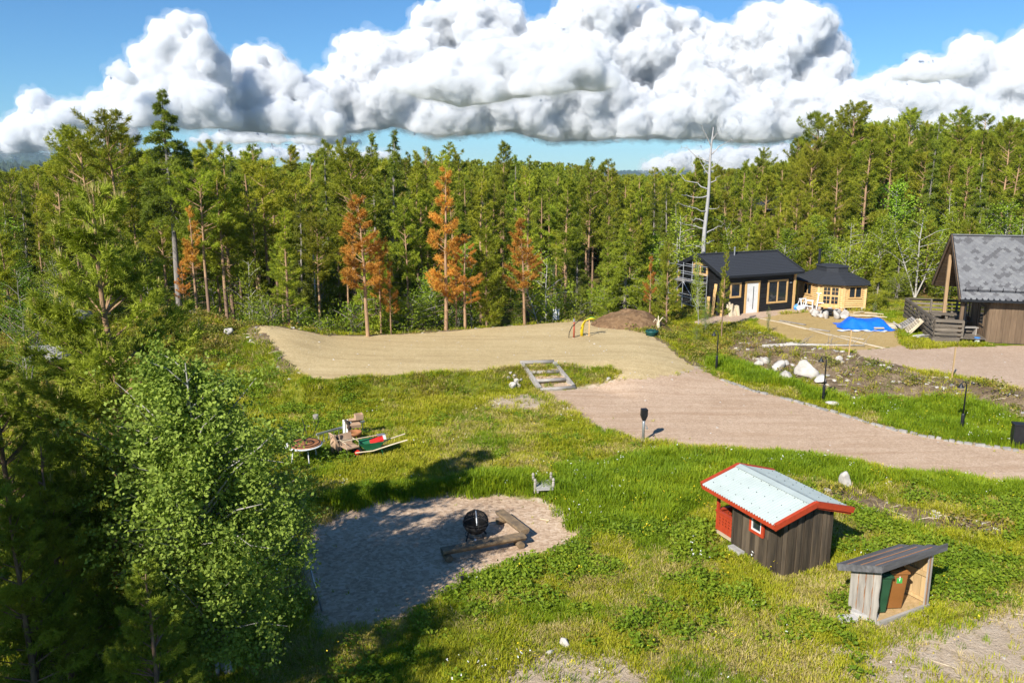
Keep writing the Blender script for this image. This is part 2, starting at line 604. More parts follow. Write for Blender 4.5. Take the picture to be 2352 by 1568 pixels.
XS = axis(-27, 34, .24, -9000, 9000)
YS = axis(11, 61, .24, -400, 12000)
GX, GY = np.meshgrid(XS, YS)
near = (GX > -28) & (GX < 35) & (GY > 10) & (GY < 62)


def zone_sd(x, y):
    j = .6 * (fnoise(x, y, 1.1, 21) - .5)
    jj = .55 * (fnoise(x, y, 1.6, 22) - .5)
    return np.stack([sdp(x, y, SAND) + .6 * j + jj, sdp(x, y, DRIVE) + .7 * j + jj, sdp(x, y, PIT) + .7 * j + jj,
                     sdp(x, y, YARD_TAN) + .6 * j, sdp(x, y, YARD_PINK) + .6 * j, sdp(x, y, YARD_GRAVEL) + .6 * j], -1)


SDZ = np.full(GX.shape + (6,), 9.0)
SDZ[near] = zone_sd(GX[near], GY[near])
# pull grid points on to the nearest zone edge so that edges run clean
mn = np.abs(SDZ).min(-1)
ix = np.abs(SDZ).argmin(-1)
sdn = np.take_along_axis(SDZ, ix[..., None], -1)[..., 0]
sel = near & (mn < .11)
e_ = .03
ax_, ay_ = GX[sel], GY[sel]
gxd = (np.take_along_axis(zone_sd(ax_ + e_, ay_), ix[sel][:, None], -1)[:, 0] - sdn[sel]) / e_
gyd = (np.take_along_axis(zone_sd(ax_, ay_ + e_), ix[sel][:, None], -1)[:, 0] - sdn[sel]) / e_
gl = np.maximum(gxd ** 2 + gyd ** 2, .3)
GX2, GY2 = GX.copy(), GY.copy()
GX2[sel] -= np.clip(sdn[sel] * gxd / gl, -.1, .1)
GY2[sel] -= np.clip(sdn[sel] * gyd / gl, -.1, .1)
GZ = terrain(GX2, GY2)
far = np.hypot(GX, GY - 30)
GZ = GZ * (1 - sstep(170, 400, far)) - 9 * sstep(170, 500, far)
ny, nx = GX.shape
V = np.stack([GX2, GY2, GZ], -1).reshape(-1, 3)
I = np.arange(ny * nx).reshape(ny, nx)
Q = np.stack([I[:-1, :-1], I[:-1, 1:], I[1:, 1:], I[1:, :-1]], -1).reshape(-1, 4)
SDV = SDZ.reshape(-1, 6)
SDF = SDV[Q].mean(1)
zone = np.where(SDF.min(1) < 0, SDF.argmin(1), -1)

# ---- cover of the ground (what grows or lies there), per vertex
vx, vy = V[:, 0], V[:, 1]


def cover(x, y):
    wob = 1.2 * (fnoise(x, y, 1.8, 31) - .5)
    soil = 1 - sstep(-.5, .5, sdp(x, y, BANK) + wob)
    soil = np.maximum(soil, 1 - sstep(.1, .55, sdp(x, y, DITCH) + .35 * wob))
    edge = sdp(x, y, SAND)
    soil = np.maximum(soil, (1 - sstep(.1, .8, edge + .8 * wob)) * sstep(-9.5, -11.5, x))
    soil = np.maximum(soil, .75 * (1 - sstep(.3, 1.1, edge + wob)) * (y > 40))
    sparse = 1 - sstep(-.6, .7, np.minimum.reduce([sdp(x, y, TRACK) - .8, sdp(x, y, PATCH1), sdp(x, y, PATCH2)]) + .9 * wob)
    sparse = np.maximum(sparse, .55 * (1 - sstep(.0, .5, np.minimum(sdp(x, y, DRIVE), sdp(x, y, PIT)) + .5 * wob)))
    sparse = np.maximum(sparse, .62 * sstep(19.5, 15.5, y + 1.5 * wob) * sstep(-3, 0, x) * sstep(.40, .58, fnoise(x, y, 2.4, 33)))
    forest = np.maximum(1 - sstep(-1, 2, sdp(x, y, FOREST)), sstep(-13.5, -15.5, x + wob))
    forest = np.maximum(forest, sstep(52, 60, y))
    forest = np.maximum(forest, sstep(-6.5, -8, x + .8 * wob) * sstep(22, 18, y))
    lushp = [gp(q, 0) for q in (
        [(1540, 1020), (1700, 1040), (1900, 1062), (2100, 1090), (2352, 1120), (2352, 1160), (2000, 1110), (1800, 1090), (1620, 1140), (1500, 1240), (1350, 1200), (1250, 1160), (1290, 1080), (1450, 1060)],
        [(740, 1150), (900, 1120), (1060, 1095), (1220, 1090), (1270, 1130), (1060, 1128), (840, 1152), (770, 1172)],
        [(1580, 815), (1650, 850), (1800, 895), (1950, 935), (2110, 985), (2330, 1025), (2330, 960), (2150, 930), (1950, 915), (1800, 880), (1690, 830)])]
    lush = 1 - sstep(-.6, .9, np.minimum.reduce([sdp(x, y, q) for q in lushp]) + wob)
    return soil, sparse, forest, lush


COV = np.zeros((len(V), 4), np.float32)
nr = ((vx > -60) & (vx < 80) & (vy > 0) & (vy < 130))
COV[nr] = np.stack(cover(vx[nr], vy[nr]), -1)
COV[~nr, 2] = 1


def sheet(name, faces, mat):
    ids, inv = np.unique(faces, return_inverse=True)
    me = np_mesh(name, V[ids], inv.reshape(faces.shape), [mat], smooth=True)
    for k, nme in enumerate(('soil', 'sparse', 'forest', 'lush')):
        a = me.attributes.new(nme, 'FLOAT', 'POINT')
        a.data.foreach_set('value', COV[ids, k])
    o = link(name, me)
    o['kind'] = 'structure'
    return o


def attr(nt, n):
    return nd(nt, 'ShaderNodeAttribute', attribute_name=n).outputs['Fac']


def ground_mat():
    m, nt, b = new_mat('meadow_soil')
    P = coords(nt, 'World')
    n1 = noise(nt, P, .32, 5, .6)
    n2 = noise(nt, P, 2.1, 6, .65)
    n3 = noise(nt, P, 17, 4, .7)
    g = ramp(nt, math_(nt, 'ADD', math_(nt, 'MULTIPLY', n1, .55), math_(nt, 'MULTIPLY', n2, .45)),
             [(.33, (.085, .13, .012)), (.45, (.15, .19, .016)), (.55, (.22, .225, .024)), (.66, (.33, .275, .075))])
    g = mixc(nt, mrange(nt, n3, .42, .7, 0, .55), g, (.09, .075, .028))
    soilc = ramp(nt, math_(nt, 'ADD', math_(nt, 'MULTIPLY', n2, .5), math_(nt, 'MULTIPLY', n3, .5)),
                 [(.32, (.075, .05, .03)), (.48, (.17, .12, .072)), (.6, (.30, .225, .14)), (.72, (.5, .42, .3))])
    vor = nd(nt, 'ShaderNodeTexVoronoi')
    vor.inputs['Scale'].default_value = 5.5
    nt.links.new(P, vor.inputs['Vector'])
    gr = ramp(nt, math_(nt, 'ADD', math_(nt, 'MULTIPLY', n2, .45), math_(nt, 'MULTIPLY', n3, .55)),
              [(.3, (.3, .225, .15)), (.5, (.48, .375, .265)), (.72, (.62, .53, .42))])
    fo = ramp(nt, math_(nt, 'ADD', math_(nt, 'MULTIPLY', n1, .5), math_(nt, 'MULTIPLY', n2, .5)),
              [(.34, (.06, .075, .014)), (.47, (.13, .14, .022)), (.56, (.2, .15, .04)), (.68, (.22, .1, .035))])
    fo = mixc(nt, mrange(nt, n3, .45, .7, 0, .6), fo, (.07, .05, .025))
    c = mixc(nt, attr(nt, 'forest'), g, fo)
    k = math_(nt, 'SUBTRACT', math_(nt, 'ADD', attr(nt, 'soil'), n2), .5)
    c = mixc(nt, mrange(nt, k, .35, .65), c, soilc)
    k = math_(nt, 'SUBTRACT', math_(nt, 'ADD', attr(nt, 'sparse'), n2), .5)
    c = mixc(nt, mrange(nt, k, .28, .55), c, gr)
    nt.links.new(c, b.inputs['Base Color'])
    b.inputs['Roughness'].default_value = .95
    b.inputs['Specular IOR Level'].default_value = .1
    bump(nt, b, math_(nt, 'ADD', n2, math_(nt, 'MULTIPLY', n3, .7)), .9, .08)
    return m


def gravel_mat(name, c_lo, c_mid, c_hi, fine=38, track=0.0, ang=0.0, dirt=(.3, .22, .14), warp=3.0):
    m, nt, b = new_mat(name)
    P = coords(nt, 'World')
    n1 = noise(nt, P, .35, 5, .62)
    n2 = noise(nt, P, 3.0, 5, .7)
    n3 = noise(nt, P, fine, 3, .8)
    v = nd(nt, 'ShaderNodeTexVoronoi')
    v.inputs['Scale'].default_value = fine * .7
    nt.links.new(P, v.inputs['Vector'])
    pebble = nd(nt, 'ShaderNodeSeparateColor')
    nt.links.new(v.outputs['Color'], pebble.inputs[0])
    f = math_(nt, 'ADD', math_(nt, 'MULTIPLY', n1, .3), math_(nt, 'ADD', math_(nt, 'MULTIPLY', n2, .25), math_(nt, 'ADD', math_(nt, 'MULTIPLY', n3, .22), math_(nt, 'MULTIPLY', pebble.outputs[0], .23))))
    c = ramp(nt, f, [(.3, c_lo), (.5, c_mid), (.7, c_hi)])
    if track:
        mp = nd(nt, 'ShaderNodeMapping')
        mp.inputs['Rotation'].default_value = (0, 0, ang)
        mp.inputs['Scale'].default_value = (.07, 1.0, 1.0)
        wv = nd(nt, 'ShaderNodeVectorMath', operation='ADD')
        big = noise(nt, P, .12, 2)
        sc_ = nd(nt, 'ShaderNodeVectorMath', operation='SCALE')
        nt.links.new(P, wv.inputs[0])
        sc_.inputs[0].default_value = (warp, warp, 0)
        nt.links.new(big, sc_.inputs['Scale'])
        nt.links.new(sc_.outputs[0], wv.inputs[1])
        nt.links.new(wv.outputs[0], mp.inputs[0])
        tr = noise(nt, mp.outputs[0], 1.9, 5, .68)
        c = mixc(nt, mrange(nt, tr, .5, .66, 0, track), c, dirt)
        c = mixc(nt, mrange(nt, tr, .46, .34, 0, track * .7), c, c_hi)
    stain = noise(nt, P, .8, 4, .7, .8)
    c = mixc(nt, mrange(nt, stain, .58, .72, 0, .35), c, dirt)
    nt.links.new(c, b.inputs['Base Color'])
    b.inputs['Roughness'].default_value = .95
    b.inputs['Specular IOR Level'].default_value = .1
    bump(nt, b, math_(nt, 'ADD', math_(nt, 'MULTIPLY', n2, .6), math_(nt, 'ADD', math_(nt, 'MULTIPLY', n3, .5), pebble.outputs[0])), .75, .035)
    return m


M_GROUND = ground_mat()
M_SAND = gravel_mat('sand', (.40, .295, .145), (.52, .395, .205), (.63, .5, .285), 30, .45, R(-22), (.34, .24, .115), 1.0)
M_DRIVE = gravel_mat('pink_gravel', (.38, .26, .175), (.50, .355, .24), (.62, .465, .335), 26, .5, R(35), (.36, .225, .13), 1.0)
M_PIT = gravel_mat('coarse_gravel', (.30, .195, .125), (.50, .355, .235), (.66, .51, .37), 17)
M_TAN = gravel_mat('tan_sand', (.36, .245, .09), (.45, .315, .13), (.54, .4, .19), 26, .3, R(-15), (.33, .22, .09))
M_PINK = gravel_mat('pale_pink_gravel', (.38, .265, .18), (.48, .345, .24), (.58, .44, .33), 24, .2, R(10), (.4, .28, .19))
sheet('ground', Q[zone == -1], M_GROUND)
sheet('sand_plateau', Q[zone == 0], M_SAND)
sheet('gravel_drive', Q[zone == 1], M_DRIVE)
sheet('gravel_pit', Q[zone == 2], M_PIT)
sheet('sand_yard', Q[zone == 3], M_TAN)
sheet('gravel_yard', Q[zone == 4], M_PINK)
sheet('gravel_apron', Q[zone == 5], M_PINK)

# ---------------------------------------------------------------- far hills, wooded
def hill(name, ridge, Y, depth, base, mat, seed):
    """ridge: photograph outline of the crest; the slope falls towards the camera and away behind it"""
    xs = np.linspace(ridge[0][0], ridge[-1][0], 260)
    top = np.interp(xs, [p[0] for p in ridge], [p[1] for p in ridge])
    rows = 9
    vs = []
    rr = np.random.default_rng(seed)
    jag = rr.random((rows + 3, len(xs)))
    for j in range(rows + 3):
        t = j / rows
        for i, (a, b) in enumerate(zip(xs, top)):
            p = D(a, b, Y)
            hgt = p.z - base
            if j <= rows:
                yy = Y - depth * (1 - t)
                zz = base + hgt * math.sin(t * math.pi / 2) ** 1.4
            else:
                yy = Y + depth * (j - rows) * .5
                zz = base + hgt * (1 - (j - rows) * .5)
            k = yy / Y
            vs.append((p.x * k, yy, zz + (jag[j, i] - .5) * 16 * (.3 + t) * (j > 0)))
    n = len(xs)
    fs = [(j * n + i, j * n + i + 1, (j + 1) * n + i + 1, (j + 1) * n + i) for j in range(rows + 2) for i in range(n - 1)]
    o = link(name, np_mesh(name, vs, fs, [mat]))
    o['kind'] = 'structure'
    return o


M_HILL = pmat('distant_wood', (.05, .075, .03), (.025, .04, .02), .02, (1, 1, 3), .95, bmp=0, rnd=0)
hill('hill', [(-700, 352), (-300, 330), (-100, 336), (0, 341), (60, 347), (110, 352), (160, 352), (230, 355), (330, 352), (400, 352), (440, 358), (500, 366), (560, 378), (640, 388), (760, 396)], 5600, 1800, -12, M_HILL, 1)
hill('hill', [(1180, 398), (1280, 394), (1380, 392), (1450, 393), (1560, 389), (1640, 384), (1720, 381), (1800, 385), (1950, 396)], 6800, 1600, -12, M_HILL, 2)
hill('hill', [(-900, 372), (-200, 372), (0, 374), (90, 376), (200, 381), (320, 388), (460, 395)], 2300, 900, -12, M_HILL, 3)
# ---------------------------------------------------------------- trees: one trunk mesh and one crown mesh per variant
def unit(a):
    return a / np.maximum(np.linalg.norm(a, axis=-1, keepdims=True), 1e-9)


def tufts_mesh(name, P, Dr, k, ln, w, mats, rng, spread=.8, mi=None, tone=None):
    """k narrow blades fan out of every tuft point P around the direction Dr"""
    n = len(P)
    d = unit(Dr[:, None, :] + rng.normal(0, spread, (n, k, 3)))
    side = unit(np.cross(d, rng.normal(0, 1, (n, k, 3))))
    L = (ln * rng.uniform(.65, 1.25, (n, k, 1)))
    W = (w * rng.uniform(.7, 1.3, (n, k, 1)))
    b = P[:, None, :] + rng.normal(0, .12, (n, k, 3)) * ln
    Vv = np.stack([b - side * W, b + side * W, b + d * L + side * W * .35, b + d * L - side * W * .35], 2).reshape(-1, 3)
    Fc = np.arange(len(Vv)).reshape(-1, 4)
    mm = None if mi is None else np.repeat(mi, k)
    me = np_mesh(name, Vv, Fc, mats, mi=mm)
    a = me.attributes.new('tone', 'FLOAT', 'POINT')
    t = rng.random(n) if tone is None else tone
    a.data.foreach_set('value', np.repeat(t, k * 4).astype(np.float32))
    return me


def leaves_mesh(name, P, ln, w, mats, rng, up=.35, droop=0.0, tone=None):
    """one folded leaf quad at each point"""
    n = len(P)
    d = unit(rng.normal(0, 1, (n, 3)) * (1, 1, .6) + (0, 0, -droop))
    nrm = unit(rng.normal(0, .75, (n, 3)) + (0, 0, up))
    side = unit(np.cross(d, nrm))
    L = ln * rng.uniform(.6, 1.25, (n, 1))
    W = w * rng.uniform(.7, 1.2, (n, 1))
    Vv = np.stack([P, P + d * L * .5 + side * W, P + d * L, P + d * L * .5 - side * W], 1).reshape(-1, 3)
    me = np_mesh(name, Vv, np.arange(len(Vv)).reshape(-1, 4), mats)
    a = me.attributes.new('tone', 'FLOAT', 'POINT')
    t = rng.random(n) if tone is None else tone
    a.data.foreach_set('value', np.repeat(t, 4).astype(np.float32))
    return me


def stem(rng, H, r0, lean=.02, wig=.04, n=9):
    t = np.linspace(0, 1, n)
    off = np.cumsum(rng.normal(0, wig, (n, 2)), 0) * t[:, None] + rng.normal(0, lean, 2) * H * t[:, None]
    pts = np.concatenate([off, (t * H)[:, None]], 1)
    rad = r0 * (1 - t) ** .8 + .012
    f = lambda z: np.array([np.interp(z / H, t, pts[:, 0]), np.interp(z / H, t, pts[:, 1]), z])
    return pts, rad, f


def conifer(seed, H=10, h0=.4, R0=1.4, nb=46, shape='pine', per_m=17, k=5, ln=.24, w=.03, r0=.13, bark=('bark', 'bark_red'), split=.45,
            leafm='needle', dead=10, gap=.15, lean=.012, twigs=True, spread=.8, whorl=0.0, upb=.6, flat=1.0, s0=None):
    rng = np.random.default_rng(seed)
    pts, rad, f = stem(rng, H, r0, lean)
    mb = MB()
    ks = int(split * (len(pts) - 1))
    if ks > 0:
        mb.tube(pts[:ks + 1], rad[:ks + 1], 8, 0, caps=False)
    mb.tube(pts[max(ks, 0):], rad[max(ks, 0):], 8, 1 if ks > 0 else 0, caps=False)
    P, Dr, T, TIPS = [], [], [], []
    for i in range(nb):
        t = (i + rng.uniform(0, .9)) / nb
        if whorl:
            t = round(t * (H * (1 - h0)) / whorl) * whorl / (H * (1 - h0)) + rng.normal(0, .004)
            t = min(max(t, 0), .985)
        if rng.random() < gap and t < .85:
            continue
        z = H * (h0 + (1 - h0) * t)
        az = rng.uniform(0, 2 * math.pi)
        if shape == 'spruce':
            L = R0 * (1 - t) ** .85 * rng.uniform(.75, 1.15) + .12
            a, bq = -.15 + .5 * t, -.25
        elif shape == 'cone':
            L = R0 * (1 - t) ** .7 * rng.uniform(.7, 1.15) + .15
            a, bq = .35 + .5 * t, .15
        else:
            L = R0 * (math.sin(math.pi * (.18 + .82 * t) ** 1.1) ** .7 * .9 + .12) * rng.uniform(.55, 1.2)
            a, bq = .12 + .75 * t, .2
        o = f(z)
        dv = np.array([math.cos(az), math.sin(az), 0])
        m = max(3, int(L * per_m * (1.25 if shape != 'pine' else 1)))
        s = rng.uniform(s0 if s0 is not None else (.18 if shape != 'pine' else .35), 1.05, m) ** .75
        latw = (.34 if shape != 'spruce' else .26) * L * np.sin(np.clip(s, 0, 1) * math.pi * .8 + .25)
        lat = rng.normal(0, 1, m) * latw * .6
        sd_ = np.array([-dv[1], dv[0], 0])
        pp = o + dv * (s * L)[:, None] + sd_ * lat[:, None]
        pp[:, 2] += L * (a * s + bq * s * s) + rng.normal(0, .06 * flat, m) * L - (.18 * np.abs(lat) if shape == 'spruce' else 0)
        P.append(pp)
        up = {'spruce': -.25, 'cone': .55, 'pine': upb}[shape]
        Dr.append(dv * .55 + sd_ * np.sign(lat)[:, None] * .35 + np.array([0, 0, up]) + np.zeros((m, 3)))
        T.append(np.clip(rng.normal(.5, .22) + rng.normal(0, .16, m), 0, 1))
        TIPS.append(pp[np.argsort(s)[-4:]])
        if twigs and L > .35:
            q = [o, o + dv * L * .5 + np.array([0, 0, L * (a * .5 + bq * .25)]), o + dv * L * .95 + np.array([0, 0, L * (a * .95 + bq * .9)])]
            mb.tube(q, [.012 + .014 * L, .008 + .008 * L, .005], 4, 1 if ks > 0 else 0, caps=False)
    # leader
    m = 8
    tip = pts[-1]
    P.append(tip + rng.normal(0, .05, (m, 3)) - np.outer(rng.uniform(0, .5, m), (0, 0, 1)))
    Dr.append(np.tile(np.array([0, 0, 1.0]), (m, 1)))
    T.append(rng.uniform(.4, .9, m))
    # bare dead twigs below the crown
    for i in range(dead):
        z = H * rng.uniform(.12, h0 + .1)
        az = rng.uniform(0, 6.28)
        L = rng.uniform(.25, .9) * min(1, R0)
        o = f(z)
        dv = np.array([math.cos(az), math.sin(az), rng.uniform(-.35, .25)])
        mb.tube([o, o + dv * L * .6, o + dv * L + (0, 0, -.06)], [.014, .009, .004], 3, 0, caps=False)
    trunk = bpy.data.meshes.new('trunk')
    trunk.from_pydata(mb.v, [], mb.f)
    for b_ in bark:
        trunk.materials.append(MT[b_])
    trunk.polygons.foreach_set('material_index', mb.m)
    trunk.polygons.foreach_set('use_smooth', [True] * len(mb.f))
    crown = tufts_mesh('crown', np.concatenate(P), np.concatenate(Dr), k, ln, w, [MT[leafm]], rng, spread, tone=np.concatenate(T))
    return dict(trunk=trunk, crown=crown, H=H, tips=np.concatenate(TIPS), top=tip)


def broadleaf(seed, H=6, stems=1, R0=1.2, h0=.25, nb=30, nl=1600, leaf=.13, r0=.06, bark='bark_white', leafm='birch', clus=10, up=.35, spread=.17, asc=.9, fork=None):
    rng = np.random.default_rng(seed)
    mb = MB()
    P, T = [], []
    for s_ in range(stems):
        hh = H * (1 if s_ == 0 else rng.uniform(.65, .95))
        pts, rad, f = stem(rng, hh, r0 * (1 if s_ == 0 else .75), .03, .05)
        off = np.zeros(3) if stems == 1 else np.array([*rng.normal(0, .12, 2), 0])
        ln_ = np.zeros(2) if stems == 1 else rng.normal(0, .16 * H / stems ** .5, 2)
        wrap = lambda p, hh=hh, off=off, ln_=ln_: np.asarray(p) + off + np.array([*(ln_ * (p[2] / hh)), 0])
        pts = np.array([wrap(p) for p in pts])
        mb.tube(pts, rad, 7, 0, caps=False)
        for i in range(nb // stems):
            t = (i + rng.random()) / (nb / stems)
            z = hh * (h0 + (1 - h0) * t * .98)
            az = rng.uniform(0, 6.28)
            L = R0 * (math.sin(math.pi * (.25 + .72 * t)) ** .8) * rng.uniform(.5, 1.2) + .3
            o = wrap(f(z))
            dv = np.array([math.cos(az), math.sin(az), rng.uniform(.3, 1.2) * asc])
            e1 = o + dv * L * .55
            e2 = o + dv * L + np.array([0, 0, -.12 * L]) + rng.normal(0, .08 * L, 3)
            mb.tube([o, e1, e2], [.01 + .012 * L, .007 + .006 * L, .004], 4, 0, caps=False)
            nc = max(2, int(clus * L / R0))
            ss = rng.uniform(.3, 1.05, nc)
            cc = o + (e2 - o) * ss[:, None] + rng.normal(0, .13 * L + .05, (nc, 3))
            m = max(3, int(nl / nb / nc))
            P.append((cc[:, None, :] + rng.normal(0, spread, (nc, m, 3))).reshape(-1, 3))
            T.append(np.clip(np.repeat(rng.normal(.5, .25, nc), m) + rng.normal(0, .12, nc * m), 0, 1))
    trunk = bpy.data.meshes.new('trunk')
    trunk.from_pydata(mb.v, [], mb.f)
    trunk.materials.append(MT[bark])
    trunk.polygons.foreach_set('use_smooth', [True] * len(mb.f))
    crown = leaves_mesh('crown', np.concatenate(P), leaf, leaf * .36, [MT[leafm]], rng, up, tone=np.concatenate(T))
    return dict(trunk=trunk, crown=crown, H=H)


PINE = [conifer(100 + i, 10.5, [.38, .50, .45, .58, .33, .54, .42][i], [1.3, 1.15, 1.45, 1.3, 1.1, 1.55, 1.0][i], 46, 'pine', 40, 6, .18, .0165, .105, gap=.14, dead=18) for i in range(7)]
SLIM = [conifer(140 + i, 9.5,  .25 + .12 * i, .8 + .1 * i, 50, 'cone', 38, 6, .17, .016, .085, dead=16) for i in range(3)]
YOUNG = [conifer(150 + i, 6, .06, 1.35, 60, 'cone', 36, 6, .16, .016, .07, split=.7, dead=3, whorl=.4, gap=.1) for i in range(3)]
BIG = [conifer(160 + i, 15, [.32, .40, .26][i], 2.6, 88, 'pine', 40, 7, .2, .019, .2, dead=14, gap=.12) for i in range(3)]
SPRUCE = [conifer(170 + i, 12, .12, [1.5, 1.8, 1.3][i], 120, 'spruce', 34, 5, .18, .018, .13, bark=('bark_grey', 'bark_grey'), leafm='needle_dark', dead=6, gap=.06) for i in range(3)]
LUSH = conifer(176, 6, .03, 1.7, 110, 'spruce', 34, 6, .15, .016, .1, bark=('bark_grey', 'bark_grey'), leafm='needle', dead=0, gap=.04)
LONE = conifer(178, 14.5, .50, 2.0, 84, 'spruce', 46, 6, .18, .019, .2, bark=('bark_grey', 'bark_grey'), leafm='needle_dark', dead=26, gap=.05, lean=.004)
DEADP = [conifer(180 + i, 9, [.34, .22, .28, .4][i], [1.4, 1.15, 1.5, 1.0][i], [50, 48, 40, 36][i], 'cone', 38, 6, .17, .0155, .11, bark=('bark_red', 'bark_red'), leafm='needle_dead', dead=26, gap=[.16, .22, .2, .3][i], s0=.3) for i in range(4)]
BIRCH = [broadleaf(190 + i, 7, [1, 2, 3][i], [1.1, 1.3, 1.5][i], [.35, .25, .2][i], 46, 3000, .16, .055) for i in range(3)]
BUSH = [broadleaf(200 + i, 2.6, 5, 1.0, .12, 44, 2600, .11, .025, 'bark_grey', 'birch' if i else 'shrub', asc=.7) for i in range(3)]

TREES = []


def plant(proto, name, label, cat, x, y, H, group=None, rot=None, z=None, wide=1.0, sink=.05):
    rot = random.uniform(0, 6.28) if rot is None else rot
    r = thing(name, label, cat, (x, y, (tz(x, y) if z is None else z) - sink), rot, group)
    s = H / proto['H']
    r.scale = (s * wide, s * wide, s)
    link('trunk', proto['trunk'], r)
    link('crown', proto['crown'], r)
    TREES.append((x, y))
    return r


def hero(proto, name, label, cat, px, py, Y, group=None, rot=None, wide=1.0, basepx=None):
    """tree whose top stands at a photograph point, at distance Y"""
    p = D(px, py, Y)
    x = p.x if basepx is None else D(basepx, py, Y).x
    return plant(proto, name, label, cat, x, Y, p.z - tz(x, Y), group, rot, None, wide)


random.seed(7)
# ---- trees that stand out
hero(LONE, 'tall_spruce', 'tallest spruce on the left, bare silver trunk below a ragged dark pointed top', 'tree', 368, 206, 50, wide=1.0, rot=1.0)
hero(PINE[2], 'pine_tree', 'tall rounded pine against the sky, first left of the tallest spruce', 'tree', 258, 262, 53, wide=1.15)
hero(PINE[5], 'pine_tree', 'shorter round-topped pine against the sky, second left of the tallest spruce', 'tree', 183, 308, 56, wide=1.1)
hero(DEADP[0], 'dead_pine', 'broad rusty orange dead pine, leftmost by the far edge of the sand', 'tree', 833, 452, 44.9, wide=1.15)
hero(DEADP[3], 'dead_pine', 'slim rusty orange dead pine tucked behind the broad leftmost orange one', 'tree', 868, 560, 46.2, wide=.85)
hero(DEADP[2], 'dead_pine', 'small dull orange dead pine right of the broad leftmost orange one', 'tree', 893, 600, 45.9, wide=.8)
hero(DEADP[1], 'dead_pine', 'tallest of the rusty orange dead pines, in the middle of the sand edge', 'tree', 1018, 388, 47.6, wide=.95, rot=2)
hero(DEADP[2], 'dead_pine', 'bushy orange dead pine close right of the tallest orange one', 'tree', 1066, 540, 47.9, wide=1.25)
hero(DEADP[3], 'dead_pine', 'thin orange dead pine between the tallest orange one and the bushy orange one', 'tree', 1046, 590, 48.6, wide=.8)
hero(DEADP[0], 'dead_pine', 'half bare pale orange dead pine, rightmost behind the sand plateau', 'tree', 1206, 505, 49.8, wide=1.1)
hero(DEADP[2], 'dead_pine', 'small orange dead pine standing left of the scaffold by the black cabin', 'tree', 1497, 588, 53.0, wide=.75)
hero(DEADP[3], 'dead_pine', 'brown-orange dead pine on the rocky mound left of the sand', 'tree', 432, 478, 47.0, wide=1.0, rot=1)
hero(DEADP[2], 'dead_pine', 'lower brown dead pine beside the orange one on the rocky mound', 'tree', 415, 600, 46.0, wide=.9)
hero(SPRUCE[0], 'spruce_tree', 'dark spire of a spruce at the skyline, left one of the close pair', 'tree', 853, 305, 66)
hero(SPRUCE[2], 'spruce_tree', 'dark spire of a spruce at the skyline, right one of the close pair', 'tree', 893, 299, 64, wide=1.1)
hero(SPRUCE[2], 'spruce_tree', 'single narrow dark spruce tip at the skyline above the left forest', 'tree', 741, 319, 70)
hero(LUSH, 'spruce_tree', 'dense bright green bushy spruce behind the soil heap', 'tree', 1440, 512, 55.0, wide=1.1)
hero(YOUNG[0], 'pine_tree', 'green young pine between the bushy spruce and the black cabin', 'tree', 1400, 560, 57)
hero(SLIM[0], 'pine_tree', 'slender pale green pine standing in front of the black cabin', 'tree', 1678, 577, 47.2, wide=.8, basepx=1668)
hero(LUSH, 'spruce_tree', 'rounded green spruce to the right of the grill hut', 'tree', 2022, 600, 54.5, wide=1.0)
hero(YOUNG[1], 'pine_tree', 'young pine left of the scaffold, hiding part of the black cabin', 'tree', 1538, 556, 51.2, wide=.8)
hero(BIRCH[1], 'birch_tree', 'slim leafy birch in front of the scaffold of the black cabin', 'tree', 1612, 588, 50.2, wide=.42)
hero(BIG[0], 'pine_tree', 'tallest broad pine on the hill behind the grill hut, in front of the others', 'tree', 1963, 245, 84, wide=1.1)
hero(PINE[5], 'pine_tree', 'tall pine at the left end of the hill top, its crown alone against the sky', 'tree', 1884, 268, 88, wide=1.0)
hero(BIG[1], 'pine_tree', 'dark gnarled broad pine on the hill, right of the tallest one', 'tree', 2040, 330, 82, wide=.95)
hero(BIG[2], 'pine_tree', 'low wide pine below the tallest pine on the hill', 'tree', 1935, 400, 78, wide=1.05)
hero(BIG[0], 'pine_tree', 'round-topped pine second right of the tallest pine on the hill', 'tree', 2095, 258, 92, wide=.9, rot=2)
hero(PINE[3], 'pine_tree', 'high pine with a small flat top at the middle of the hill skyline', 'tree', 2203, 253, 98, wide=1.1)
hero(PINE[1], 'pine_tree', 'pine with a narrow top at the right of the hill skyline', 'tree', 2262, 265, 97, wide=1.1)
hero(PINE[0], 'pine_tree', 'rightmost pine of the hill skyline, by the frame edge', 'tree', 2312, 278, 95, wide=1.2)

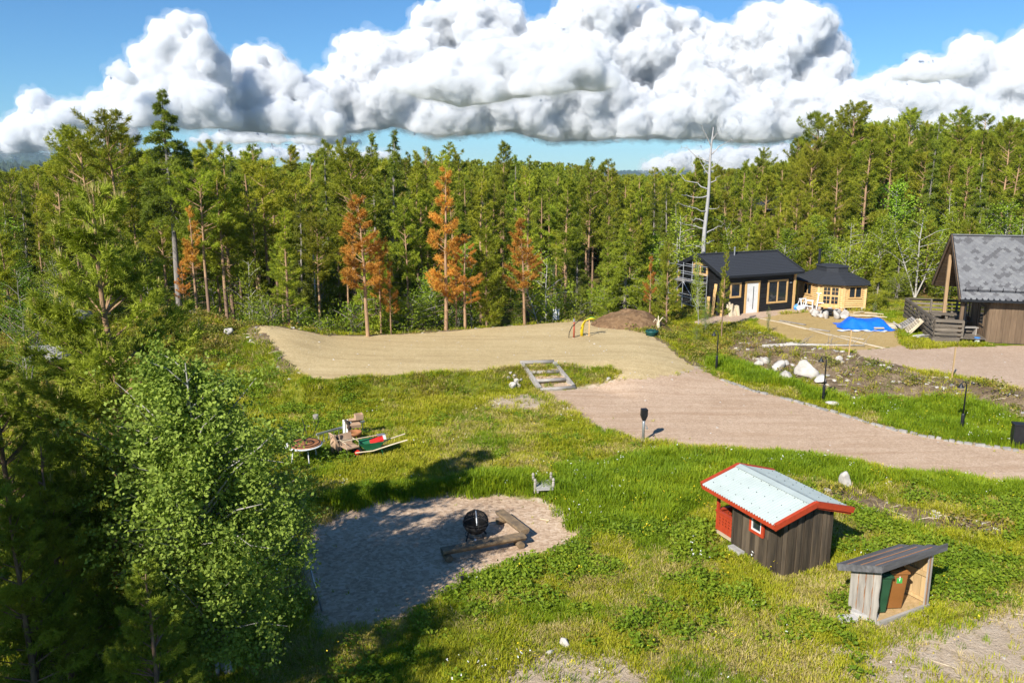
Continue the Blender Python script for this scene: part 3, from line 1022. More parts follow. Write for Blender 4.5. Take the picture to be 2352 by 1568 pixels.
# the silver snag behind the cabin
def snag():
    rng = np.random.default_rng(5)
    Y = 62.0
    top = D(1638, 292, Y)
    bx = D(1627, 292, Y).x
    bz = tz(bx, Y)
    H = top.z - bz
    r = thing('dead_snag', 'tall bare silver dead tree trunk with crooked branches rising behind the black cabin', 'tree', (bx, Y, bz))
    mb = MB()
    n = 12
    pts = [Vector(((top.x - bx) * (i / n) + .05 * math.sin(i * 1.1), .04 * math.cos(i), H * i / n)) for i in range(n + 1)]
    rad = [.165 * (1 - i / n) ** .62 + .03 for i in range(n + 1)]
    mb.tube(pts, rad, 10)
    mb.build('trunk', MT['snag'], r, smooth=True)
    def limb(h, side, L, rise, sag):
        m = MB()
        o = Vector((pts[0].x + (top.x - bx) * h / H, 0, h))
        q = [o]
        a = rng.uniform(-.5, .5) + (math.pi if side < 0 else 0)
        for k in range(1, 6):
            t = k / 5
            q.append(o + Vector((math.cos(a) * L * t, math.sin(a) * L * t * .8, rise * L * t + sag * math.sin(t * 3.1))) + Vector(rng.normal(0, .05 * L, 3) * (t > .3)))
        m.tube(q, [.055 * L ** .4, .045, .034, .026, .017, .008], 5)
        for k in range(2, 6):
            for _ in range(2):
                e = q[k] + Vector((math.cos(a) * rng.uniform(-.1, .5), rng.uniform(-.4, .4), rng.uniform(-.3, .4))) * L * .35
                m.tube([q[k], (q[k] + e) / 2 + Vector((0, 0, .05)), e], [.018, .011, .005], 4)
        m.build('branch', MT['snag'], r, smooth=True)
    for py, side, L, rise, sag in ((600, -1, 1.2, 0, .1), (585, -1, .8, .05, 0), (570, -1, 1.6, -.25, .25), (545, 1, 1.1, .15, 0), (545, -1, 1.5, .1, .2), (528, -1, 3.6, -.05, .35), (520, 1, .9, .25, 0), (500, 1, 1.7, .35, .1), (490, -1, 1.9, .3, -.1), (478, -1, 1.2, .2, .2), (455, -1, 2.3, .25, -.2), (447, 1, .9, .05, -.2), (425, -1, 1.9, .1, -.25), (412, -1, 2.9, .75, -.4), (400, 1, .8, .7, -.1), (372, 1, .7, .8, -.1), (360, -1, 2.3, .55, -.1), (345, 1, 1.4, .85, 0), (330, -1, .9, 1.6, 0), (318, 1, .5, 1.3, 0), (385, -1, .9, 1.5, -.1)):
        h = H * (610 + 10 - py) / (620 - 292) * .985 + .2
        limb(min(max(h, 1.5), H * .97), side, L, rise, sag)


snag()

# ---- the wood around the clearing
SKY_L = [(-400, 380), (0, 382), (100, 372), (150, 335), (210, 300), (330, 335), (430, 372), (470, 345), (560, 342), (640, 366), (740, 350), (800, 345), (980, 352), (1100, 350), (1300, 358), (1400, 390), (1560, 390), (1700, 372), (1800, 348), (1850, 315), (1950, 270), (2080, 268), (2200, 264), (2300, 275), (2352, 300), (2700, 330)]


def sky_z(x, y):
    px, _ = project(x, y, 5)
    py = np.interp(px, [p[0] for p in SKY_L], [p[1] for p in SKY_L])
    return D(px, py, y).z, px


def zone_words(px, Y, py_base):
    if px < 330:
        a = 'on the left behind the near pine'
    elif px < 480:
        a = 'around the tallest spruce on the left'
    elif px < 770:
        a = 'left of the orange dead pines'
    elif px < 960:
        a = 'around the broad leftmost orange pine'
    elif px < 1120:
        a = 'around the tallest orange pine'
    elif px < 1330:
        a = 'right of the bushy orange pine'
    elif px < 1560:
        a = 'behind the soil heap'
    elif px < 1720:
        a = 'around the silver snag'
    elif px < 1860:
        a = 'behind the black cabin roof'
    elif px < 2080:
        a = 'on the slope behind the grill hut'
    else:
        a = 'on the hill behind the shingled house'
    d = 'front-row' if Y < 53 else ('mid-row' if Y < 70 else 'back-row')
    return a, d


random.seed(21)
rng_f = np.random.default_rng(77)
cells = []
cand = 0
KINDN = {'pine_tree': len([1 for o in COL.objects if o.name.startswith('pine_tree')]), 'spruce_tree': 6, 'birch_tree': 1}
YH = YARD_H
while cand < 9000 and KINDN['pine_tree'] < 298:
    cand += 1
    y = 40 + 72 * rng_f.random() ** 1.05
    x = rng_f.uniform(-.70, .70) * (y + 4)
    arr = np.array([x]), np.array([y])
    if y < 90 and sdp(*arr, YH)[0] < -.5 - .0 * x or (x > 12 and y < 60):
        continue
    if sdp(*arr, SAND)[0] < .9 or sdp(*arr, DRIVE)[0] < 4:
        continue
    if x > -15 and sdp(*arr, FOREST)[0] > -.2 and not (x > 20 and y > 60):
        continue
    if x < -15 and (y < 47 - .1 * (x + 15)) and rng_f.random() < .95:
        continue
    zt, px = sky_z(x, y)
    # the gap with the grey path, and the strip of view to the hut side
    if 1125 < px < 1260 and y < 72 and rng_f.random() < .85:
        continue
    if 1120 < px < 1400 and y < 56 and rng_f.random() < .5:
        continue
    sp = 1.45 if y < 60 else (1.8 if y < 80 else 2.1)
    if any((x - a) ** 2 + (y - b) ** 2 < sp * sp for a, b in TREES):
        continue
    zg = tz(x, y)
    Hm = zt - zg
    u = rng_f.random()
    hill_side = px > 1840
    if y > 70 and not hill_side:
        H = Hm * (rng_f.uniform(.68, .95) if rng_f.random() < .6 else rng_f.uniform(.97, 1.08))
    elif y > 70:
        H = Hm * rng_f.uniform(.7, 1.0)
    else:
        H = Hm * rng_f.uniform(.55, 1.0)
    H = min(H, 19, Hm * (1.02 if px < 150 else 1.08))
    if px < 150:
        H *= .94
    a, d = zone_words(px, y, 0)
    if u < .64 or (hill_side and y > 74 and u < .85):
        H = min(H, 18)
        if H < 3:
            continue
        if hill_side and y > 74 and rng_f.random() < .45 and H > 9:
            pr, w = BIG[rng_f.integers(3)], .85
            wd = 'broad-crowned'
        elif H > 7.2:
            if rng_f.random() < .5:
                pr, w, wd = PINE[rng_f.integers(7)], 1.0, 'bare-trunked'
            else:
                pr, w, wd = SLIM[rng_f.integers(3)], 1.2, 'slender'
        else:
            pr, w, wd = YOUNG[rng_f.integers(3)], .95, 'young bushy'
        nm, cat, kd = 'pine_tree', 'tree', 'pine'
    elif u < .78:
        H = min(H, 17)
        if H < 3:
            continue
        pr, w, wd = SPRUCE[rng_f.integers(3)], rng_f.uniform(.8, 1.1), 'pointed dark'
        nm, cat, kd = 'spruce_tree', 'tree', 'spruce'
    else:
        H = min(H * .8, rng_f.uniform(4, 8.5))
        if y < 47 or H < 2.5:
            H = max(2.5, min(H, 4))
        pr, w, wd = BIRCH[rng_f.integers(3)], 1.0, 'light green'
        nm, cat, kd = 'birch_tree', 'tree', 'birch'
    KINDN[nm] = KINDN.get(nm, 0) + 1
    g = f'{d} {wd} {kd} {a}'
    plant(pr, nm, g, cat, x, y, H, group=g, wide=w * rng_f.uniform(.88, 1.15))

# undergrowth birch bushes along the foot of the wood
random.seed(5)
nbush = 0
for _ in range(2500):
    y = rng_f.uniform(41, 68)
    x = rng_f.uniform(-.66, .66) * y
    arr = np.array([x]), np.array([y])
    if sdp(*arr, SAND)[0] < .8 or sdp(*arr, YARD_H)[0] < .8 or sdp(*arr, DRIVE)[0] < 5:
        continue
    if x > -14 and sdp(*arr, FOREST)[0] > -.3:
        continue
    px, _ = project(x, y, 0)
    if 1130 < px < 1260 and y < 66:
        continue
    if x < -14 and (y < 50 or rng_f.random() < .6):
        continue
    if any((x - a) ** 2 + (y - b) ** 2 < 1.0 for a, b in TREES):
        continue
    a, d = zone_words(px, y, 0)
    g = f'{d} leafy birch bush {a}'
    k = rng_f.integers(3)
    plant(BUSH[k], 'birch_bush', g, 'bush', x, y, rng_f.uniform(1.2, 3.4), group=g, wide=rng_f.uniform(.8, 1.2))
    nbush += 1
    if nbush > 190:
        break

# young trees close behind the hut, the house and on the foot of the hill
for _ in range(1500):
    y = rng_f.uniform(57, 84)
    x = rng_f.uniform(13, 56)
    if x > .72 * y + 2 or (x < 27.5 and y < 61.5) or (27.4 < x < 38 and y < 58):
        continue
    px, _py = project(x, y, 2)
    if any((x - a) ** 2 + (y - b) ** 2 < 2.0 for a, b in TREES):
        continue
    a, d = zone_words(px, y, 0)
    u = rng_f.random()
    if u < .42 and KINDN['young_pine'] if 'young_pine' in KINDN else u < .42:
        KINDN['young_pine'] = KINDN.get('young_pine', 0) + 1
        g = f'{d} low young pine {a}'
        plant(YOUNG[rng_f.integers(3)], 'young_pine', g, 'tree', x, y, rng_f.uniform(2.5, 6), group=g, wide=rng_f.uniform(.9, 1.25))
    elif u < .6:
        g = f'{d} bright young spruce {a}'
        plant(LUSH, 'young_spruce', g, 'tree', x, y, rng_f.uniform(2.5, 6), group=g, wide=rng_f.uniform(.7, 1.0))
    elif u < .85:
        g = f'{d} light green birch {a}'
        plant(BIRCH[rng_f.integers(3)], 'birch_tree', g, 'tree', x, y, rng_f.uniform(3.5, 7), group=g, wide=rng_f.uniform(.9, 1.3))
    else:
        g = f'{d} leafy birch bush {a}'
        plant(BUSH[rng_f.integers(3)], 'birch_bush', g, 'bush', x, y, rng_f.uniform(1.5, 3), group=g, wide=1.1)
    if len(TREES) > 860:
        break

# where a group can be told apart along the front edge, say which one it is
ORD = ['leftmost', 'second from left', 'third from left', 'fourth from left', 'fifth from left', 'sixth from left', 'seventh from left', 'eighth from left', 'ninth from left', 'tenth from left']
by = {}
for o in COL.objects:
    if o.parent is None and o.get('group') and str(o['group']).startswith(('front-row', 'mid-row', 'back-row')):
        by.setdefault(o['group'], []).append(o)
for g_, os_ in by.items():
    if len(os_) > len(ORD):
        continue
    os_.sort(key=lambda o: o.location.x / o.location.y)
    for k, o in enumerate(os_):
        if len(os_) > 1:
            o['label'] = f'{g_}, {ORD[k]}'
# ---------------------------------------------------------------- near trees on the left, seen from above
random.seed(3)
NEARP = conifer(301, 9.6, .08, 2.3, 84, 'cone', 56, 14, .135, .0085, .13, split=.35, leafm='needle_near', dead=18, whorl=.58, gap=.08, lean=.003, spread=.5, s0=.28)
NEARY = [conifer(310 + i, 6.5, .06, 1.5, 74, 'cone', 48, 12, .125, .0085, .085, bark=('bark', 'bark'), leafm='needle_near', dead=14, whorl=.46, gap=.1, spread=.55, s0=.28) for i in range(2)]
rng_n = np.random.default_rng(9)


def shoots(proto, n, zmin):
    t = proto['tips']
    t = t[t[:, 2] > zmin]
    t = t[rng_n.permutation(len(t))[:n]]
    t = np.concatenate([t, np.tile(proto['top'], (6, 1)) + rng_n.normal(0, .06, (6, 3))])
    return tufts_mesh('shoots', t, np.tile((0, 0, 1.0), (len(t), 1)), 6, .17, .011, [MT['shoot']], rng_n, .12)


p = D(222, 440, 16.6)
hp = plant(NEARP, 'near_pine', 'big young pine nearest the camera on the left with pale upright shoots', 'tree', p.x, 16.6, p.z - tz(p.x, 16.6), rot=.6)
link('shoots', shoots(NEARP, 170, 3.5), hp)
NYL = ['dark young pine at the lower left corner with a thin pale trunk', 'dark young pine at the left frame edge, highest of the shaded ones',
       'shaded young pine right behind the big near pine', 'shaded young pine between the big near pine and the leafy willow',
       'young pine low in the left bottom corner in deep shade', 'young pine at the left edge in front of the rock outcrop',
       'young pine hidden behind the willow, by the frame bottom', 'young pine up the slope between the big near pine and the mound']
for (px, py, Y, w), lb in zip(((95, 1010, 14.0, .85), (-25, 800, 19.5, 1.0), (330, 900, 19.5, .9), (300, 1000, 16.2, .75), (20, 1130, 13.2, 1.0), (60, 930, 23, .9), (330, 1290, 12.6, 1.0)), NYL):
    q = D(px, py, Y)
    plant(NEARY[len(lb) % 2], 'young_pine', lb, 'tree', q.x, Y, max(2.0, q.z - tz(q.x, Y)), wide=w)

WILLOW = broadleaf(330, 7.4, 6, 1.7, .10, 210, 74000, .1, .055, 'bark_white', 'willow', 15, .45, .115, 1.0)
q = D(498, 785, 14.6)
plant(WILLOW, 'willow_tree', 'large leafy willow with many pale stems in the left foreground', 'tree', -6.0, 14.7, 6.75, rot=.3, wide=.9)
BIR_N = broadleaf(335, 5.0, 3, 1.1, .12, 60, 7000, .075, .035, 'bark_grey', 'shrub', 12, .4, .12)
for (px, py, Y, w, lb) in ((690, 1110, 20.0, .8, 'green bush growing over the left end of the gravel pit'), (585, 985, 25.0, .6, 'green bush beside the round table, left of it'),
                           (120, 585, 40, 1.0, 'round pale green birch on the far left, above the rock outcrop'), (265, 900, 21.5, .7, 'pale green birch sapling behind the big near pine'),
                           (730, 1420, 16.0, .9, 'low dark bush by the metal pole at the pit corner'), (560, 930, 27, .8, 'leafy sapling on the slope above the willow'), (30, 640, 36, .9, 'green birch at the left frame edge, above the dark pines'),
                           (1625, 690, 48.8, .75, 'leafy rowan bush left of the slender pine, below the black cabin'), (1600, 745, 46.6, .9, 'low round bush on the bank, left of the first lamp post'),
                           (1770, 795, 40.5, .35, 'thin leafy sapling on the brown bank, behind the pale boulders'), (1768, 705, 47.0, .3, 'tiny lone sapling on the tan sand before the black cabin'),
                           (2010, 690, 53.5, .6, 'green bush at the right corner of the grill hut')):
    q = D(px, py, Y)
    plant(BIR_N, 'leafy_bush', lb, 'bush', q.x, Y, max(.7, q.z - tz(q.x, Y)), wide=w)

# trees just outside the frame on the left, whose shade the photograph shows
OFFL = 'pine standing just outside the left frame edge, known by its shade'
for i, (x, y, H) in enumerate(((-9.6, 5.4, 9.6), (-12.6, 8.2, 11), (-8.2, 2.2, 9.5), (-14.5, 4.5, 11.5), (-11.5, 1.0, 10), (-15.8, 12.0, 11), (-18, 8, 11.5), (-17.0, 16.5, 9.5), (-20.5, 19.0, 10), (-13.4, 6.2, 9))):
    plant(BIG[i % 3], 'pine_tree', OFFL, 'tree', x, y, H, group='pines outside the frame on the left', wide=1.15)

# low plants on the bank and mound
HEATH = [broadleaf(340 + i, .7, 6, .55, .05, 24, 900, .07, .012, 'bark_grey', ['shrub', 'birch', 'sage'][i], 6, .5, .08, .5) for i in range(3)]
# ---------------------------------------------------------------- grass, weeds and flowers: countless, each kind one object
def grass_mat(name, stops, patch=.35, trans=.3, seed=0.0):
    m, nt, b = new_mat(name)
    P = coords(nt, 'World')
    ad = nd(nt, 'ShaderNodeVectorMath', operation='ADD')
    nt.links.new(P, ad.inputs[0])
    ad.inputs[1].default_value = (seed, seed * 2, 0)
    n1 = noise(nt, ad.outputs[0], patch, 4, .6)
    oi = nd(nt, 'ShaderNodeObjectInfo').outputs['Random']
    tn = attr(nt, 'tone')
    f = math_(nt, 'ADD', math_(nt, 'MULTIPLY', n1, .62), math_(nt, 'ADD', math_(nt, 'MULTIPLY', oi, .16), math_(nt, 'MULTIPLY', tn, .22)))
    c = ramp(nt, f, stops)
    nt.links.new(c, b.inputs['Base Color'])
    b.inputs['Roughness'].default_value = .6
    b.inputs['Specular IOR Level'].default_value = .2
    tr = nd(nt, 'ShaderNodeBsdfTranslucent')
    nt.links.new(mixc(nt, 1.0, c, (1.1, 1.2, .5), 'MULTIPLY'), tr.inputs[0])
    ms = nd(nt, 'ShaderNodeMixShader')
    ms.inputs[0].default_value = trans
    nt.links.new(b.outputs[0], ms.inputs[1])
    nt.links.new(tr.outputs[0], ms.inputs[2])
    nt.links.new(ms.outputs[0], nt.nodes['Material Output'].inputs[0])
    return m


MG_SHORT = grass_mat('meadow_grass', [(.3, (.175, .225, .010)), (.45, (.30, .325, .012)), (.58, (.42, .395, .02)), (.74, (.54, .455, .09))])
MG_TALL = grass_mat('tall_grass', [(.3, (.125, .21, .008)), (.55, (.215, .30, .010)), (.75, (.34, .375, .016))], .5)
MG_DRY = grass_mat('dry_grass', [(.3, (.36, .29, .08)), (.55, (.52, .42, .16)), (.75, (.62, .5, .26))], .8)
MG_WEED = grass_mat('weed_leaves', [(.3, (.12, .2, .014)), (.55, (.21, .29, .018)), (.75, (.33, .37, .03))], .6, .35)
M_YEL = pmat('yellow_petals', (.8, .62, .02), (.7, .5, .02), 5, rough=.6, bmp=0)
M_WHT = pmat('white_petals', (.8, .8, .76), (.7, .7, .66), 5, rough=.6, bmp=0)


def tuft(name, seed, n, h, w, rad, mat, lean=.5):
    rng = np.random.default_rng(seed)
    a = rng.uniform(0, 6.28, n)
    r = rad * np.sqrt(rng.random(n))
    base = np.stack([r * np.cos(a), r * np.sin(a), np.full(n, -.02)], -1)
    d = np.stack([np.cos(a), np.sin(a), np.zeros(n)], -1) * rng.uniform(.1, 1, (n, 1)) + rng.normal(0, .3, (n, 3)) * (1, 1, 0)
    hh = h * rng.uniform(.5, 1.2, (n, 1))
    mid = base + d * hh * lean * .3 + (0, 0, 1) * hh * .6
    tip = base + d * hh * lean + (0, 0, 1) * hh * rng.uniform(.8, 1, (n, 1))
    sd_ = unit(np.cross(d + (0, 0, .01), (0, 0, 1.0))) * w * rng.uniform(.7, 1.3, (n, 1))
    Vv = np.stack([base - sd_, base + sd_, mid + sd_ * .8, mid - sd_ * .8, tip], 1).reshape(-1, 3)
    k = np.arange(n)[:, None] * 5
    Fc = np.concatenate([k + [0, 1, 2], k + [0, 2, 3], k + [3, 2, 4]], 0)
    me = np_mesh(name, Vv, Fc, [mat])
    at = me.attributes.new('tone', 'FLOAT', 'POINT')
    at.data.foreach_set('value', np.repeat(rng.random(n), 5).astype(np.float32))
    return me


def weed(name, seed, n, h, leaf, rad, mat):
    rng = np.random.default_rng(seed)
    P = np.stack([rng.normal(0, rad, n), rng.normal(0, rad, n), h * rng.random(n) ** .6], -1)
    return leaves_mesh(name, P, leaf, leaf * .28, [mat], rng, 1.1)


def scatter(name, pts, scl, meshes):
    """points that carry one of the meshes each, turned and scaled at random"""
    col = bpy.data.collections.new(name + '_kinds')
    for me in meshes:
        col.objects.link(bpy.data.objects.new(me.name, me))
    me = bpy.data.meshes.new(name)
    me.vertices.add(len(pts))
    me.vertices.foreach_set('co', np.asarray(pts, np.float32).ravel())
    a = me.attributes.new('scl', 'FLOAT', 'POINT')
    a.data.foreach_set('value', np.asarray(scl, np.float32))
    o = link(name, me)
    o['kind'] = 'stuff'
    ng = bpy.data.node_groups.new(name, 'GeometryNodeTree')
    ng.interface.new_socket('Geometry', in_out='INPUT', socket_type='NodeSocketGeometry')
    ng.interface.new_socket('Geometry', in_out='OUTPUT', socket_type='NodeSocketGeometry')
    gi, go = ng.nodes.new('NodeGroupInput'), ng.nodes.new('NodeGroupOutput')
    ci = ng.nodes.new('GeometryNodeCollectionInfo')
    ci.inputs['Collection'].default_value = col
    ci.inputs['Separate Children'].default_value = True
    ci.inputs['Reset Children'].default_value = True
    ip = ng.nodes.new('GeometryNodeInstanceOnPoints')
    ip.inputs['Pick Instance'].default_value = True
    rv = ng.nodes.new('FunctionNodeRandomValue')
    rv.data_type = 'FLOAT_VECTOR'
    rv.inputs[0].default_value = (-.12, -.12, 0)
    rv.inputs[1].default_value = (.12, .12, 6.283)
    ri = ng.nodes.new('FunctionNodeRandomValue')
    ri.data_type = 'INT'
    ri.inputs[4].default_value = 0
    ri.inputs[5].default_value = len(meshes) - 1
    na = ng.nodes.new('GeometryNodeInputNamedAttribute')
    na.data_type = 'FLOAT'
    na.inputs['Name'].default_value = 'scl'
    l = ng.links.new
    l(gi.outputs[0], ip.inputs['Points'])
    l(ci.outputs[0], ip.inputs['Instance'])
    l(rv.outputs[0], ip.inputs['Rotation'])
    l(ri.outputs[2], ip.inputs['Instance Index'])
    l(na.outputs[0], ip.inputs['Scale'])
    l(ip.outputs[0], go.inputs[0])
    md = o.modifiers.new('grow', 'NODES')
    md.node_group = ng
    return o


RG = np.random.default_rng(17)


def meadow_points(n, y0=12.5, y1=46, power=1.0):
    """random spots inside the camera's wedge, thinner with distance"""
    y = y0 + (y1 - y0) * RG.random(n) ** power
    x = RG.uniform(-.70, .72, n) * (y + 2)
    return x, y


def open_ground(x, y, margin=0.0):
    j = .7 * (fnoise(x, y, .8, 41) - .5)
    d = np.minimum.reduce([sdp(x, y, q) for q in (SAND, DRIVE, PIT, YARD_TAN, YARD_PINK, YARD_GRAVEL)])
    ok = d + j > margin
    for (ox, oy, ya, x0, x1, y0, y1) in ((14.094, 52.821, .41, -.1, 6.1, -.1, 5), (26.691, 43.936, -.264, -2.9, 7, -.5, 7.7), (6.956, 18.974, 1.986, -.02, 2.55, -1.66, .02), (8.365, 16.496, .476, -.06, 1.74, -.06, .84)):
        c, s = math.cos(ya), math.sin(ya)
        lx, ly = c * (x - ox) + s * (y - oy), -s * (x - ox) + c * (y - oy)
        ok &= ~((lx > x0) & (lx < x1) & (ly > y0) & (ly < y1))
    return ok


x, y = meadow_points(185000, y1=58, power=1.3)
k = open_ground(x, y, .02)
x, y = x[k], y[k]
so, sp_, fo, lu = cover(x, y)
keep = RG.random(len(x)) < (1 - .93 * so) * (1 - .95 * sp_) * (1 - .35 * fo) * (.55 + .75 * fnoise(x, y, 1.1, 51))
x, y, lu, fo = x[keep], y[keep], lu[keep], fo[keep]
z = terrain(x, y)
tall = RG.random(len(x)) < .92 * sstep(.46, .66, .36 * lu + .82 * fnoise(x, y, 1.5, 55))
WORN = gp([(930, 965), (1120, 935), (1310, 935), (1490, 1015), (1380, 1065), (1180, 1075), (1000, 1040)], 0)
worn = 1 - sstep(-1.0, 1.0, sdp(x, y, WORN))
dry = ~tall & (RG.random(len(x)) < sstep(.46, .68, fnoise(x, y, 1.9, 57) + .1 * worn) * .5 + .03)
short = ~tall & ~dry
sc_ = (.55 + .9 * fnoise(x, y, .9, 53)) * (1 + .012 * (y - 14))
scatter('grass', np.stack([x, y, z], -1)[short], sc_[short], [tuft('grass_tuft', 400 + i, 17, .15, .008, .16, MG_SHORT, .8) for i in range(4)])
scatter('tall_grass', np.stack([x, y, z], -1)[tall], sc_[tall] * (.62 + .6 * lu[tall]), [tuft('tall_grass_tuft', 410 + i, 20, .26, .009, .17, MG_TALL, .5) for i in range(4)])
scatter('dry_grass', np.stack([x, y, z], -1)[dry], sc_[dry], [tuft('dry_grass_tuft', 420 + i, 18, .13, .008, .2, MG_DRY, 1.3) for i in range(3)])

# broad-leaved weeds, thick to the right of the pit and round the sheds
x, y = meadow_points(26000, 13, 40, 1.1)
k = open_ground(x, y, .1)
x, y = x[k], y[k]
so, sp_, fo, lu = cover(x, y)
wd = 1 - sstep(-.5, 2.0, sdp(x, y, gp([(1250, 1270), (1340, 1240), (1600, 1200), (1760, 1180), (1950, 1150), (2352, 1160), (2352, 1400), (2150, 1430), (1900, 1430), (1650, 1440), (1450, 1400), (1130, 1320)], 0)))
wd = np.maximum(wd, .9 * (1 - sstep(0, 1.6, sdp(x, y, gp([(560, 870), (700, 900), (760, 1000), (740, 1120), (640, 1100), (520, 950)], .2)))))
wd = np.maximum(wd, .8 * sstep(-6, -8, x))
keep = RG.random(len(x)) < (1 - so) ** 3 * (1 - sp_) ** 2 * (.12 + wd) * sstep(.42, .66, fnoise(x, y, 1.3, 61))
x, y = x[keep], y[keep]
z = terrain(x, y)
scatter('leafy_weeds', np.stack([x, y, z], -1), RG.uniform(.6, 1.5, len(x)), [weed('weed', 430 + i, 44, .2, .085, .1, MG_WEED) for i in range(4)])
# heather and berry scrub on the mound and bank
x, y = meadow_points(15000, 15, 58, .75)
so, sp_, fo, lu = cover(x, y)
k = open_ground(x, y, .3) & (RG.random(len(x)) < np.maximum.reduce([.6 * fo * (x < -8), .12 * so, .45 * ((x > 7.5) & (x < 14.5) & (y > 42)), .4 * fo * (y > 46)]) * 1.2)
x, y = x[k], y[k]
M_HEATH = grass_mat('heather', [(.3, (.10, .13, .014)), (.5, (.2, .2, .03)), (.62, (.3, .2, .05)), (.75, (.33, .16, .05))], .4, .2, 5)
scatter('heather', np.stack([x, y, terrain(x, y)], -1), RG.uniform(.7, 1.7, len(x)), [weed('heather_sprig', 440 + i, 60, .22, .09, .16, M_HEATH) for i in range(3)])
# flowers
def flower(name, seed, mat, n=5):
    rng = np.random.default_rng(seed)
    P = np.stack([rng.normal(0, .1, n), rng.normal(0, .1, n), rng.uniform(.2, .38, n)], -1)
    P = np.repeat(P, 3, 0)
    return leaves_mesh(name, P, .026, .011, [mat], rng, 1.5)


x, y = meadow_points(2200, 13, 34, 1.0)
so, sp_, fo, lu = cover(x, y)
k = open_ground(x, y, .3) & (RG.random(len(x)) < (.12 + .5 * lu) * (1 - so) * (1 - fo))
x, y = x[k], y[k]
z = terrain(x, y)
h = RG.random(len(x)) < .6
scatter('yellow_flowers', np.stack([x, y, z], -1)[h], RG.uniform(.8, 1.4, h.sum()), [flower('buttercup', 450, M_YEL), flower('buttercup', 451, M_YEL, 3)])
scatter('white_flowers', np.stack([x, y, z], -1)[~h], RG.uniform(.8, 1.4, (~h).sum()), [flower('daisy', 452, M_WHT), flower('daisy', 453, M_WHT, 3)])

# small pale stones and wood chips strewn over the brown bank and the bare patches
def chip(name, seed, mat):
    rng = random.Random(seed)
    mb = MB()
    bm = bmesh.new()
    bmesh.ops.create_icosphere(bm, subdivisions=1, radius=.09)
    for v in bm.verts:
        v.co = Vector((v.co.x * 1.5, v.co.y, v.co.z * .6)) * rng.uniform(.7, 1.25)
    me = bpy.data.meshes.new(name)
    bm.to_mesh(me)
    bm.free()
    me.materials.append(mat)
    return me


def stick(name, seed):
    rng = random.Random(seed)
    mb = MB()
    a = Vector((-.3, 0, .02))
    mb.tube([a, Vector((0, rng.uniform(-.06, .06), .04)), Vector((.3, 0, .02))], [.012, .014, .008], 4)
    me = bpy.data.meshes.new(name)
    me.from_pydata(mb.v, [], mb.f)
    me.materials.append(MT['pale_wood'])
    return me


x, y = meadow_points(30000, 13, 50, .9)
so, sp_, fo, lu = cover(x, y)
rd = RG.random(len(x))
k = open_ground(x, y, .0) & (rd < .28 * so + .03 * sp_ + .001)
x, y = x[k], y[k]
z = terrain(x, y)
h = RG.random(len(x)) < .62
xg, yg = meadow_points(5200, 14, 52, .8)
kg = (np.minimum(sdp(xg, yg, DRIVE), np.minimum(sdp(xg, yg, SAND), sdp(xg, yg, YARD_PINK))) < -.1) & (RG.random(len(xg)) < .12 + .8 * sstep(-.9, 0, sdp(xg, yg, DRIVE)) * .4)
scatter('loose_stones', np.stack([xg, yg, terrain(xg, yg)], -1)[kg], .16 + .4 * RG.random(kg.sum()) ** 3, [chip('loose_stone', 20 + i, MT['stone']) for i in range(2)])
xg, yg = meadow_points(16000, 14, 44, .9)
dg = np.minimum(sdp(xg, yg, DRIVE), sdp(xg, yg, PIT))
kg = (dg < 0) & (RG.random(len(xg)) < .5 * np.exp(dg / .28) + .002)
scatter('edge_sprouts', np.stack([xg, yg, terrain(xg, yg)], -1)[kg], RG.uniform(.35, .8, kg.sum()), [tuft('sprout', 460 + i, 9, .14, .009, .07, MG_SHORT, .8) for i in range(2)])
scatter('rubble', np.stack([x, y, z], -1)[h], RG.uniform(.25, 1.0, h.sum()) ** 1.8 * 1.5, [chip('rubble_stone', i, MT['stone']) for i in range(3)] + [chip('rubble_stone', 9, MT['stone_grey'])])
scatter('wood_debris', np.stack([x, y, z], -1)[~h], RG.uniform(.4, 1.3, (~h).sum()), [stick('debris_stick', i) for i in range(3)])
# ---------------------------------------------------------------- the far wood beyond the trees one can tell apart
FARP = [conifer(500 + i, 10, .35, 1.5, 30, 'pine', 12, 5, .34, .06, .1, dead=0, twigs=False)['crown'] for i in range(3)] + \
       [conifer(510 + i, 10, .2, 1.1, 40, 'cone', 11, 5, .34, .055, .1, dead=0, twigs=False)['crown'] for i in range(2)] + \
       [conifer(520, 10, .1, 1.4, 60, 'spruce', 10, 5, .34, .055, .1, leafm='needle_dark', dead=0, twigs=False)['crown']]
n_ = 9000
yy_ = 100 + 520 * np.random.default_rng(3).random(n_) ** 1.5
xx_ = np.random.default_rng(4).uniform(-.74, .74, n_) * (yy_ + 5)
zz_ = terrain(xx_, yy_)
fr_ = np.hypot(xx_, yy_ - 30)
zz_ = zz_ * (1 - sstep(170, 400, fr_)) - 9 * sstep(170, 500, fr_)
ss_ = []
rr_ = np.random.default_rng(5)
for x, y, z in zip(xx_, yy_, zz_):
    zt, px = sky_z(x, y)
    if px > 1760:
        h = min((zt - z) * rr_.uniform(.4, .85), 17)
    else:
        h = min((zt - z) * rr_.uniform(.35, .86), 20)
    ss_.append(max(h, 4) / 10)
scatter('distant_forest', np.stack([xx_, yy_, zz_], -1), ss_, FARP)
# ---------------------------------------------------------------- buildings
UX, UY, UZ = Vector((1, 0, 0)), Vector((0, 1, 0)), Vector((0, 0, 1))


